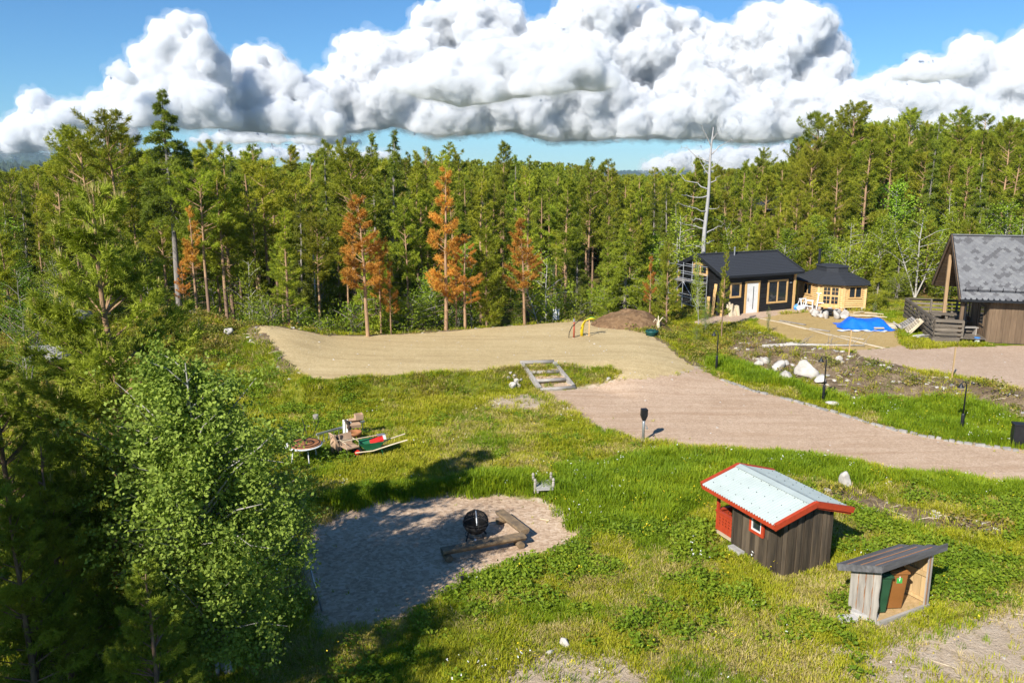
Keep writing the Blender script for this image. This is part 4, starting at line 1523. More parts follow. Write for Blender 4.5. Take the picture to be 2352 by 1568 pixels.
def window(parent, o, eu, ev, en, w, h, panes, fm, frame_w=.1, muntin=None, name='window', inner=None):
    """framed window: o = lower left corner on the wall plane, en = outward"""
    o, eu, ev, en = Vector(o), Vector(eu), Vector(ev), Vector(en)
    mb = MB()
    def bar(a, b, c, d, t0=-.01, t1=.045):
        mb.prism([(a, b), (c, b), (c, d), (a, d)], o + en * t0, eu, ev, en * (t1 - t0))
    bar(0, 0, w, frame_w)
    bar(0, h - frame_w, w, h)
    bar(0, frame_w, frame_w, h - frame_w, -.01, .043)
    bar(w - frame_w, frame_w, w, h - frame_w, -.01, .043)
    pw = (w - 2 * frame_w - (panes - 1) * frame_w * .8) / panes
    fr = None
    xs = []
    for i in range(panes):
        x0 = frame_w + i * (pw + frame_w * .8)
        xs.append(x0)
        if i:
            bar(x0 - frame_w * .8, frame_w, x0, h - frame_w, -.01, .041)
    fr = fix_normals(mb.build(name, fm, parent))
    for x0 in xs:
        p = MB()
        p.prism([(x0, frame_w), (x0 + pw, frame_w), (x0 + pw, h - frame_w), (x0, h - frame_w)], o + en * .004, eu, ev, en * .008)
        fix_normals(p.build('pane', MT['glass'], fr))
        if muntin:
            m = MB()
            t = .025
            for k in range(1, muntin[0]):
                xx = x0 + pw * k / muntin[0]
                m.prism([(xx - t / 2, frame_w), (xx + t / 2, frame_w), (xx + t / 2, h - frame_w), (xx - t / 2, h - frame_w)], o + en * .014, eu, ev, en * .014)
            for k in range(1, muntin[1]):
                zz = frame_w + (h - 2 * frame_w) * k / muntin[1]
                m.prism([(x0, zz - t / 2), (x0 + pw, zz - t / 2), (x0 + pw, zz + t / 2), (x0, zz + t / 2)], o + en * .012, eu, ev, en * .014)
            fix_normals(m.build('muntin', fm, fr))
    return fr


def slab(parent, name, mat, p00, p10, p11, p01, t, rows=0):
    """roof plane from eave edge p00-p10 up to ridge edge p01-p11, thickness t; with rows the courses step"""
    p00, p10, p11, p01 = map(Vector, (p00, p10, p11, p01))
    n = (p10 - p00).cross(p01 - p00).normalized()
    if n.z < 0:
        n = -n
    mb = MB()
    L = [p00, p10, p11, p01]
    mb.add(L + [p - n * t for p in L], [(0, 1, 2, 3), (7, 6, 5, 4), (0, 4, 5, 1), (1, 5, 6, 2), (2, 6, 7, 3), (3, 7, 4, 0)])
    for k in range(rows):
        a, b = k / rows, (k + 1) / rows
        q = [p00.lerp(p01, a), p10.lerp(p11, a), p10.lerp(p11, b), p00.lerp(p01, b)]
        mb.add([q[0] + n * .018, q[1] + n * .018, q[2] + n * .004, q[3] + n * .004, q[0] + n * .001, q[1] + n * .001],
               [(0, 1, 2, 3), (4, 5, 1, 0)])
    return fix_normals(mb.build(name, mat, parent))


# ---- black cabin with fresh timber trim
def black_cabin():
    L, W, ez, rz, ol, orr, oe = 6.05, 4.92, 2.758, 3.935, .415, .452, .438
    r = thing('black_cabin', 'black timber cabin with yellow window frames, white door and dark felt roof', 'cabin', (14.094, 52.821, .70), .41)
    sl = (rz - ez) / (W / 2 + oe)
    ztop = lambda y: ez - .16 + sl * (oe + min(y, W - y))
    MB().box((L / 2, W / 2, -.18), (L - .06, W - .06, .44)).build('foundation', MT['concrete'], r)
    rows = 13
    bh = (ztop(0) - .02) / rows
    for k in range(rows):                       # front and back boards
        z = .02 + k * bh
        for y, s in ((-.0, -1), (W, 1)):
            mb = MB()
            mb.box((L / 2, y + s * .012, z + bh / 2), (L - .02, .05 + .012 * (k % 2), bh - .012))
            mb.build('board', MT['black_board'], r)
    k = 0
    while True:                                 # gable boards, cut to the slope
        z0, z1 = .02 + k * bh, .02 + (k + 1) * bh - .012
        lo = max(0.0, (z1 - ztop(0)) / sl)
        if lo > W / 2 - .15:
            break
        for x, s in ((0, -1), (L, 1)):
            mb = MB()
            mb.prism([(lo, z0), (W - lo, z0), (W - lo, z1), (lo, z1)], (x + s * .012, 0, 0), (0, 1, 0), (0, 0, 1), (s * (.025 + .008 * (k % 2)), 0, 0))
            fix_normals(mb.build('board', MT['black_board'], r))
        k += 1
    MB().box((L / 2, W / 2, ztop(0) / 2), (L - .03, W - .03, ztop(0) - .05)).build('wall_core', MT['black_board'], r)
    mb = MB()
    mb.prism([(.05, ztop(0) - .03), (W - .05, ztop(0) - .03), (W / 2, ztop(W / 2) - .05)], (.02, 0, 0), (0, 1, 0), (0, 0, 1), (L - .04, 0, 0))
    fix_normals(mb.build('gable_core', MT['black_board'], r))
    for x, y in ((0, 0), (L, 0), (0, W), (L, W)):
        MB().box((x + (-.03 if x == 0 else .03), y + (-.03 if y == 0 else .03), ztop(0) / 2 - .03), (.17, .17, ztop(0) - .02)).build('corner_board', MT['fresh_wood'], r)
    xa, xb = -ol, L + orr
    slab(r, 'roof', MT['felt'], (xa, -oe, ez), (xb, -oe, ez), (xb, W / 2, rz), (xa, W / 2, rz), .13, 15)
    slab(r, 'roof', MT['felt'], (xb, W + oe, ez), (xa, W + oe, ez), (xa, W / 2, rz), (xb, W / 2, rz), .13, 0)
    MB().beam((xa, W / 2, rz + .03), (xb, W / 2, rz + .03), .3, .05).build('ridge_cap', MT['felt'], r)
    for x in (xa - .02, xb + .02):
        for y0 in (-oe, W + oe):
            MB().beam((x, y0, ez - .05), (x, W / 2, rz - .05), .045, .23).build('bargeboard', MT['trim_black'], r)
            MB().beam((x - .01 * (1 if x > 0 else -1), y0, ez + .085), (x - .01 * (1 if x > 0 else -1), W / 2, rz + .085), .11, .03).build('verge_cap', MT['felt'], r)
    for y in (-oe - .02, W + oe + .02):
        MB().beam((xa, y, ez - .07), (xb, y, ez - .07), .04, .15).build('eave_board', MT['trim_black'], r)
    # door
    d = MB()
    x0, x1, h = 1.93, 2.90, 2.12
    d.box(((x0 + x1) / 2, -.055, h / 2 + .03), (x1 - x0, .05, h - .06))
    dr = d.build('door', MT['white'], r)
    MB().box((x0 + .58, -.083, 1.12), (.055, .012, 1.55)).build('glass_slit', MT['glass'], dr)
    MB().box((x0 + .12, -.1, 1.02), (.03, .05, .2)).build('handle', MT['steel'], dr)
    f = MB()
    for x in (x0 - .065, x1 + .065):
        f.box((x, -.058, h / 2), (.13, .09, h + .02))
    f.box(((x0 + x1) / 2, -.06, h + .08), (x1 - x0 + .34, .095, .13))
    f.box(((x0 + x1) / 2, -.06, .0), (x1 - x0, .1, .06))
    f.build('door_frame', MT['fresh_wood'], r)
    window(r, (3.72, -.04, .62), UX, UZ, -UY, 1.78, 1.62, 2, MT['fresh_wood'], .12)
    window(r, (.55, -.04, 1.2), UX, UZ, -UY, .92, 1.02, 1, MT['fresh_wood'], .12)
    window(r, (-.045, W / 2 + .82, 2.5), -UY, UZ, -UX, 1.64, .86, 2, MT['fresh_wood'], .16)
    p = MB()
    p.tube([(2.5, W / 2 - .35, rz - .25), (2.5, W / 2 - .35, rz + .36)], .05, 10)
    p.lathe([(.075, 0), (.075, .06), (.03, .1), (0, .1)], 10, (2.5, W / 2 - .35, rz + .36))
    p.build('vent_pipe', MT['steel'], r)
    MB().box((5.72, -.09, 1.98), (.14, .06, .07)).build('wall_lamp', MT['steel'], r)
    MB().box((2.42, -.55, -.02), (1.2, .8, .08)).build('doorstep', MT['concrete'], r)
    return r


black_cabin()


# ---- scaffold at the gable
def scaffold():
    r = thing('scaffold', 'aluminium scaffold with rails, braces and a plank floor against the black gable', 'scaffold', (14.094, 52.821, tz(13, 54.5)), .41)
    zz = .70 - r.location.z
    x0, x1, y0, y1 = -1.1, -.35, 1.3, 4.7
    for x in (x0, x1):
        for y in (y0, (y0 + y1) / 2, y1):
            MB().tube([(x, y, -.3), (x, y, 3.3 if y != y0 or x == x0 else 2.6)], .027, 6).build('upright', MT['aluminium'], r)
    for z in (.45, .95, 2.05, 2.55, 3.1):
        for x in ((x0, x1) if z > .5 else (x0,)):
            MB().tube([(x, y0, z), (x, y1, z)], .022, 6).build('rail', MT['aluminium'], r)
    for a, b in (((x0, y0, .5), (x0, (y0 + y1) / 2, 2.0)), ((x0, y1, .5), (x0, (y0 + y1) / 2, 2.0)), ((x0, y1, 2.55), (x0, (y0 + y1) / 2, 3.1)), ((x0, y0, .95), (x0, (y0 + y1) / 2, .45))):
        MB().tube([a, b], .02, 6).build('brace', MT['aluminium'], r)
    for k in range(3):
        MB().box((x0 + .14 + k * .24, (y0 + y1) / 2, 1.98), (.22, y1 - y0 + .1, .05)).build('platform_plank', MT['grey_wood_y'], r)
    for k in range(9):
        MB().tube([(x0, y0 - .02, .2 + k * .27), (x1, y0 - .02, .2 + k * .27)], .016, 5).build('rung', MT['aluminium'], r)


scaffold()

# planks leaning on the cabin and split wood beside it
def local(o, yaw, x, y, z=0):
    c, s = math.cos(yaw), math.sin(yaw)
    return Vector((o[0] + c * x - s * y, o[1] + s * x + c * y, z))


CO = (14.094, 52.821)
for i, (x, y, top, dx, mt, lb) in enumerate(((-.62, .55, 2.05, .45, 'fresh_wood', 'longest pale plank leaning on the black gable, left of the corner'),
                                             (-.78, .35, 1.7, .4, 'fresh_wood', 'second pale plank leaning on the black gable, just left of the longest'),
                                             (-.46, .25, 1.45, .35, 'black_board', 'black plank leaning between the pale planks at the cabin corner'),
                                             (-.34, -.05, 1.25, .3, 'fresh_wood', 'short pale plank leaning at the cabin corner beside the black one'),
                                             (-.9, .7, 1.2, .3, 'fresh_wood', 'shortest pale plank leaning leftmost against the black gable'))):
    a = local(CO, .41, x, y - .35)
    b = local(CO, .41, x + dx, y)
    za = tz(a.x, a.y)
    t = thing('leaning_plank', lb, 'plank', (a.x, a.y, za), 0, 'planks leaning on the black cabin')
    MB().beam((0, 0, -.03), (b.x - a.x, b.y - a.y, top), .19, .045, up=(0, -1, .2)).build('plank_board', MT[mt], t)
a = local(CO, .41, .55, -.5)
t = thing('split_wood_pile', 'small upright pile of split pale wood by the black cabin corner', 'wood pile', (a.x, a.y, tz(a.x, a.y)), .41)
random.seed(12)
for i in range(15):
    x, h = random.uniform(-.42, .42), random.uniform(.3, 1.0)
    MB().beam((x, random.uniform(-.15, .15), -.02), (x + random.uniform(-.12, .12), random.uniform(0, .25), h * (1.1 - abs(x))), random.uniform(.08, .14), random.uniform(.06, .1)).build('split_log', MT['pale_wood'], t)


# ---- grill hut of logs
def grill_hut():
    P = [(20.84, 57.6), (21.46, 55.3), (22.93, 54.55), (24.5, 54.75)]
    C = Vector((22.95, 57.0))
    pts = [Vector(p) - C for p in P]
    pts = pts + [-p for p in pts]
    r = thing('grill_hut', 'round light timber grill hut with a dark felt roof and a black chimney', 'hut', (C.x, C.y, .95))
    H = 1.62
    n = 8
    nl = 12
    for i in range(n):
        a, b = pts[i], pts[(i + 1) % n]
        d = (b - a)
        ln = d.length
        d.normalize()
        out = Vector((d.y, -d.x))
        hid = i >= 4
        MB().prism([(0, 0), (ln, 0), (ln, H - .01), (0, H - .01)], Vector((*(a - out * .05), 0)), Vector((*d, 0)), UZ, Vector((*(-out * .05), 0))).build('wall', MT['log_wood'], r)
        for k in range(nl):
            z = (k + .5) * H / nl
            m = MB()
            ra = H / nl / 2
            q = [(ra * 1.0 * math.cos(t), ra * .98 * math.sin(t)) for t in np.linspace(-math.pi / 2, math.pi / 2, 6)]
            m.prism(q, Vector((*(a - out * .03 + d * .02), z)), Vector((*out, 0)), UZ, Vector((*(d * (ln - .04)), 0)))
            fix_normals(m.build('log', MT['log_wood'], r))
        MB().box((a.x, a.y, H / 2), (.15, .15, H), Matrix.Rotation(math.atan2(d.y, d.x), 3, 'Z')).build('corner_post', MT['log_wood'], r)
        en = Vector((*out, 0))
        eu = Vector((*d, 0))
        o = Vector((*(a + out * .045), 0))
        if i in (0, 2):
            wv = 1.02
            window(r, o + eu * (ln / 2 - wv / 2) + UZ * .68, eu, UZ, en, wv, .86, 2, MT['fresh_wood_x'], .09)
        if i == 1:
            wv = 1.2
            dd = MB()
            dd.prism([(ln / 2 - wv / 2, .0), (ln / 2 + wv / 2, .0), (ln / 2 + wv / 2, 1.5), (ln / 2 - wv / 2, 1.5)], o - en * .01, eu, UZ, en * .05)
            dr = fix_normals(dd.build('door', MT['fresh_wood'], r))
            for z in (.28, .9):
                for s in (0, 1):
                    w2 = MB()
                    xx = ln / 2 - .48 + s * .53
                    w2.prism([(xx, z), (xx + .42, z), (xx + .42, z + .5), (xx, z + .5)], o + en * .042, eu, UZ, en * .01)
                    fix_normals(w2.build('pane', MT['glass'], dr))
                    g = MB()
                    g.prism([(xx + .2, z), (xx + .225, z), (xx + .225, z + .5), (xx + .2, z + .5)], o + en * .053, eu, UZ, en * .01)
                    g.prism([(xx, z + .24), (xx + .42, z + .24), (xx + .42, z + .265), (xx, z + .265)], o + en * .0535, eu, UZ, en * .01)
                    fix_normals(g.build('muntin', MT['fresh_wood'], dr))
    ov = [p * (1 + .38 / p.length) for p in pts]
    cap = [p * .47 for p in pts]
    zc, zt = 2.34, 2.66
    for i in range(n):
        a, b, c, d = ov[i], ov[(i + 1) % n], cap[(i + 1) % n], cap[i]
        slab(r, 'roof_panel', MT['felt'], (*a, H + .02), (*b, H + .02), (*c, zc), (*d, zc), .05, 9)
        m = MB()
        m.add([(*d, zc - .02), (*c, zc - .02), (*c, zt), (*d, zt)], [(0, 1, 2, 3)])
        m.build('cap_wall', MT['felt'], r)
    ctop = [p * 1.06 for p in cap]
    m = MB()
    m.add([(*p, zt) for p in ctop] + [(*p, zt + .06) for p in ctop] + [(0, 0, zt + .2)],
          [tuple(range(n))[::-1]] + [(i, (i + 1) % n, n + (i + 1) % n, n + i) for i in range(n)] + [(n + i, n + (i + 1) % n, 2 * n) for i in range(n)])
    m.build('cap_roof', MT['felt'], r)
    c = MB()
    c.tube([(-.85, .3, zt), (-.85, .3, zt + 1.1)], .095, 12)
    c.lathe([(.12, 0), (.12, .04), (.06, .1), (0, .1)], 12, (-.85, .3, zt + 1.1))
    c.build('chimney', MT['trim_black'], r)
    for i in (1, 2, 3, 4, 0):
        MB().box((pts[i].x * .95, pts[i].y * .95, -.17), (.3, .3, .4)).build('footing_block', MT['concrete'], r)
    MB().box((*(pts[1] * .5 + pts[2] * .5 + Vector((.1, -.35))), -.08), (1.3, .5, .12), Matrix.Rotation(-.45, 3, 'Z')).build('step', MT['fresh_wood_x'], r)


grill_hut()


MT['post_wood'] = wood('porch_post_wood', (.36, .24, .13), (.25, .16, .085), 'Z')


# ---- brown house with shingled roof and deck at the right edge
def brown_house():
    W0, W1 = 2.745, 5.45
    ez, tn, oe, ol = 2.527, 1.009, .52, 1.666
    rz = ez + (W0 + oe) * tn
    r = thing('brown_house', 'brown timber house with steep grey shingled roof at the right edge', 'house', (26.691, 43.936, .76), -.264)
    LX = 6.5
    zt = lambda y: ez - .14 + tn * (oe + (y if y < W0 else 2 * W0 - y))
    MB().box((LX / 2, W1 / 2, -.12), (LX - .1, W1 - .1, .36)).build('foundation', MT['concrete'], r)
    MB().box((LX / 2, W1 / 2, zt(0) / 2 + .05), (LX - .08, W1 - .08, zt(0) - .12)).build('wall_core', MT['brown_plank'], r)
    m = MB()
    m.prism([(.05, zt(0) - .05), (W1 - .05, zt(0) - .05), (W0, zt(W0) - .05)], (.04, 0, 0), (0, 1, 0), (0, 0, 1), (LX - .08, 0, 0))
    fix_normals(m.build('gable_core', MT['brown_plank'], r))
    n = int(LX / .155)
    for i in range(n):                         # front planks
        x = (i + .5) * .155
        h = zt(0) - .06
        MB().box((x, -.012 - .014 * (i % 2), .06 + h / 2), (.15, .04, h)).build('plank', MT['brown_plank'], r)
    n = int(W1 / .155)
    for i in range(n):                         # gable planks
        y = (i + .5) * .155
        h = zt(y) - .12
        MB().box((-.012 - .014 * (i % 2), y, .06 + h / 2), (.04, .15, h)).build('plank', MT['brown_plank'], r)
    xa, xb = -ol, LX
    yf = W0 + 3.23
    slab(r, 'roof', MT['trim_black'], (xa, -oe, ez), (xb, -oe, ez), (xb, W0, rz), (xa, W0, rz), .12)
    slab(r, 'roof', MT['trim_black'], (xb, yf, rz - 3.23 * tn), (xa, yf, rz - 3.23 * tn), (xa, W0, rz), (xb, W0, rz), .12)
    # under-boards of the porch roof
    for k in range(14):
        t0, t1 = k / 14, (k + 1) / 14 - .004
        for sgn in (0, 1):
            ya, yb = (-oe, W0) if sgn == 0 else (yf, W0)
            za, zb_ = (ez, rz) if sgn == 0 else (rz - 3.23 * tn, rz)
            q0 = Vector((xa + .03, ya + (yb - ya) * t0, za + (zb_ - za) * t0 - .18))
            q1 = Vector((xa + .03, ya + (yb - ya) * t1, za + (zb_ - za) * t1 - .18))
            MB().add([q0, q1, q1 + UX * (ol - .05), q0 + UX * (ol - .05)], [(0, 1, 2, 3)]).build('ceiling_board', MT['brown_plank'], r)
    # shingles: tongues in overlapping courses
    eu = UX
    sv = Vector((0, 1, tn)).normalized()
    nv = Vector((0, -tn, 1)).normalized()
    sw, sh = .285, .148
    shm = []
    def tongue(mat):
        mb = MB()
        w = sw * .49
        pr = [(-w, sh * 1.35), (-w, .04), (-w * .5, -sh * .62), (w * .5, -sh * .62), (w, .04), (w, sh * 1.35)]
        mb.add([eu * a + sv * b + nv * (.016 if b < sh else .004) for a, b in pr] + [eu * a + sv * b + nv * -.002 for a, b in pr],
               [(0, 1, 2, 3, 4, 5)] + [(i, (i + 1) % 6, 6 + (i + 1) % 6, 6 + i)[::-1] for i in range(6)])
        me = bpy.data.meshes.new('shingle')
        me.from_pydata(mb.v, [], mb.f)
        me.materials.append(mat)
        return me
    tones = [(.175, .175, .178), (.16, .16, .165), (.195, .195, .195), (.105, .103, .106), (.15, .148, .152)]
    mats = [pmat('grey_shingle', c, tuple(x * .85 for x in c), 20, rough=.9, bmp=.2, rnd=.07) for c in tones]
    shm = [tongue(m_) for m_ in mats]
    rs = random.Random(31)
    SL = (W0 + oe) * math.sqrt(1 + tn * tn)
    rows = int(SL / sh) - 0
    spots = []
    for j in range(rows):
        for i in range(int((xb - xa) / sw) + 1):
            x = xa + .1 + (i + (.5 if j % 2 else 0)) * sw
            if x > xb - .1:
                continue
            spots.append((j, i, x))
    vis = [s for s in spots if s[2] < 2.3]
    rest = [s for s in spots if s[2] >= 2.3]
    vis.sort(key=lambda s: s[0])
    parts, rest = vis[:300], vis[300:] + rest
    def spot(j, x):
        return Vector((x, -oe, ez)) + sv * (j * sh + .07) + nv * .012
    def pick(j, x):
        if fnoise(np.array([x * 1.0]), np.array([j * .16]), .3, 71, 1)[0] + rs.uniform(-.25, .25) > .76:
            return 3
        return rs.choice([0, 0, 1, 2, 0, 4, 0, 2])
    for j, i, x in parts:
        o = link('shingle', shm[pick(j, x)], r, spot(j, x) + nv * rs.uniform(0, .004))
    big = MB()
    for j, i, x in rest:
        me = shm[0]
        k = pick(j, x)
        off = spot(j, x)
        big.add([v.co + off for v in me.vertices], [tuple(p.vertices) for p in me.polygons], k)
    o = big.build('shingle_field', mats, r)
    o['kind'] = 'stuff'
    MB().beam((xa, W0, rz + .03), (xb, W0, rz + .03), .32, .05).build('ridge_cap', mats[1], r)
    for y0, z0 in ((-oe, ez), (yf, rz - 3.23 * tn)):
        MB().beam((xa - .03, y0, z0 - .06), (xa - .03, W0, rz - .06), .05, .26).build('bargeboard', MT['brown_plank'], r)
        MB().beam((xa - .02, y0, z0 + .07), (xa - .02, W0, rz + .07), .12, .04).build('verge_cap', MT['trim_black'], r)
    MB().beam((xa, -oe - .05, ez - .06), (xb, -oe - .05, ez - .06), .11, .12).build('gutter', MT['trim_black'], r)
    # snow guard
    g = MB()
    base = Vector((0, -oe, ez)) + sv * .52 + nv * .12
    for dz in (0, .075):
        g.tube([base + UX * (xa + .12) + nv * dz, base + UX * xb + nv * dz], .016, 6)
    gr = g.build('snow_guard', MT['trim_black'], r)
    k = xa + .28
    while k < 3.2:
        MB().beam(base + UX * k - nv * .12, base + UX * k + nv * .14 + sv * .1, .03, .035).build('bracket', MT['trim_black'], gr)
        k += .62
    # side wall windows, looking on to the deck
    window(r, (-.05, 1.55, .85), -UY, UZ, -UX, .95, 1.15, 1, MT['brown_plank'], .09)
    window(r, (-.05, 4.3, .85), -UY, UZ, -UX, 1.3, 1.15, 2, MT['brown_plank'], .09)
    d = MB()
    d.box((-.05, 2.35, 1.3), (.05, .85, 2.0))
    d.build('door', MT['brown_plank'], r)
    # posts carrying the porch roof
    for x, y in ((-1.42, -.1), (-1.35, 3.9)):
        MB().box((x, y, zt(min(y, 3.9)) / 2 + .1), (.17, .17, zt(y) - .05)).build('porch_post', MT['post_wood'] if y > 1 else MT['brown_plank'], r)
    MB().tube([(-1.27, -.3, ez - .12), (-1.27, -.2, ez - .45), (-1.27, -.2, -.05)], .045, 8).build('downpipe', MT['trim_black'], r)
    # deck
    dx0, dx1, dy0, dy1, dz = -2.85, -.06, -.47, 7.6, .30
    m = MB()
    for x in np.arange(dx0 + .06, dx1, .125):
        MB().box((x, (dy0 + dy1) / 2, dz), (.118, dy1 - dy0, .035)).build('deck_board', MT['deck_wood_y'], r)
    for x in np.arange(-.0, 3.4, .125):
        MB().box((x + .06, 6.56, dz), (.118, 2.1, .035)).build('deck_board', MT['deck_wood_y'], r)
    for k in range(3):
        z = dz - .1 - k * .15
        MB().box(((dx0 + dx1) / 2 - .7, dy0 - .02, z), (dx1 - dx0 - 1.4, .04, .14)).build('fascia_board', MT['deck_wood'], r)
        MB().box((dx0 - .02, (dy0 + dy1) / 2, z), (.04, dy1 - dy0, .14)).build('fascia_board', MT['deck_wood_y'], r)
    # railing
    def rail(a, b, nposts):
        a, b = Vector((*a, dz)), Vector((*b, dz))
        for k in range(nposts):
            p = a.lerp(b, k / (nposts - 1))
            MB().box(p + UZ * .48, (.11, .11, 1.0)).build('rail_post', MT['deck_wood_y'], r)
        d = (b - a).normalized()
        off = Vector((d.y, -d.x, 0)) * .075
        for z in (.2, .45, .7, .93):
            MB().beam(a + off + UZ * z, b + off + UZ * z, .035, .13).build('rail_board', MT['deck_wood'] if abs(d.x) > .5 else MT['deck_wood_y'], r)
        MB().beam(a + UZ * 1.01, b + UZ * 1.01, .15, .04).build('handrail', MT['deck_wood'] if abs(d.x) > .5 else MT['deck_wood_y'], r)
    rail((dx0 + .06, dy0 + .06), (-1.35, dy0 + .06), 2)
    rail((dx0 + .06, dy1 - .06), (dx0 + .06, dy0 + .06), 8)
    rail((3.3, dy1 - .06), (dx0 + .06, dy1 - .06), 5)
    return r


HOUSE = brown_house()
HO, HYAW = (26.691, 43.936), -.264


def on_house(x, y, z=0):
    return local(HO, HYAW, x, y, .76 + z)


# deck furniture
def picnic_table(x, y, rot, lb):
    p = on_house(x, y, .318)
    t = thing('picnic_table', lb, 'table', p, HYAW + rot)
    for k in range(4):
        MB().box((0, -.27 + k * .18, .74), (1.5, .17, .04)).build('tabletop_board', MT['deck_wood'], t)
    for s in (-1, 1):
        for k in (0, 1):
            MB().box((0, s * (.58 + k * .15), .44), (1.5, .14, .04)).build('seat_board', MT['deck_wood'], t)
        for q in (-.55, .55):
            MB().beam((q, s * .6, 0), (q, s * .2, .72), .05, .09).build('leg', MT['deck_wood'], t)
    for q in (-.55, .55):
        MB().beam((q, -.7, .4), (q, .7, .4), .045, .08).build('cross_bar', MT['deck_wood'], t)


picnic_table(-.95, 3.3, 0.15, 'dark picnic table on the deck beside the brown house wall')
p = on_house(-1.75, 3.3, .318)
t = thing('deck_table', 'light wooden table by the porch post on the deck', 'table', p, HYAW)
for k in range(4):
    MB().box((0, -.3 + k * .2, .72), (.95, .19, .04)).build('tabletop_board', MT['deck_wood'], t)
for sx in (-.38, .38):
    for sy in (-.3, .3):
        MB().box((sx, sy, .35), (.07, .07, .7)).build('leg', MT['deck_wood_y'], t)
p = on_house(-.75, .75, 0)
t = thing('wooden_bench', 'short weathered bench at the corner of the brown house', 'bench', (p.x, p.y, .76), HYAW + .2)
for k in range(3):
    MB().box((0, -.14 + k * .14, .42 + .32), (.95, .13, .04)).build('seat_board', MT['grey_wood_x'], t)
for s in (-.36, .36):
    MB().box((s, 0, .21 + .31), (.06, .36, .42)).build('leg', MT['grey_wood'], t)
p = on_house(-.52, -.25, 0)
zg = tz(p.x, p.y)
t = thing('paint_bucket', 'white and blue bucket on the ground by the house corner', 'bucket', (p.x, p.y, zg))
MB().lathe([(.13, 0), (.15, .3), (.16, .31), (.16, .33), (0, .33)], 14).build('bucket_body', MT['blue_plastic'], t)
MB().lathe([(.146, .1), (.151, .2)], 14).build('bucket_label', MT['white'], t)
for i, (x, y, ro) in enumerate(((-.3, -.15, .5), (-.85, -.2, 1.2), (-.2, -.5, -.2))):
    p = on_house(x, y)
    t = thing('scrap_board', ['thin scrap board right of the white and blue bucket', 'scrap board left of the white and blue bucket', 'scrap board in front of the white and blue bucket'][i], 'plank', (p.x, p.y, tz(p.x, p.y)), HYAW + ro, 'scraps at the house corner')
    MB().box((0, 0, .04), (.8, .1, .04)).build('plank_board', MT['fresh_wood_x'], t)


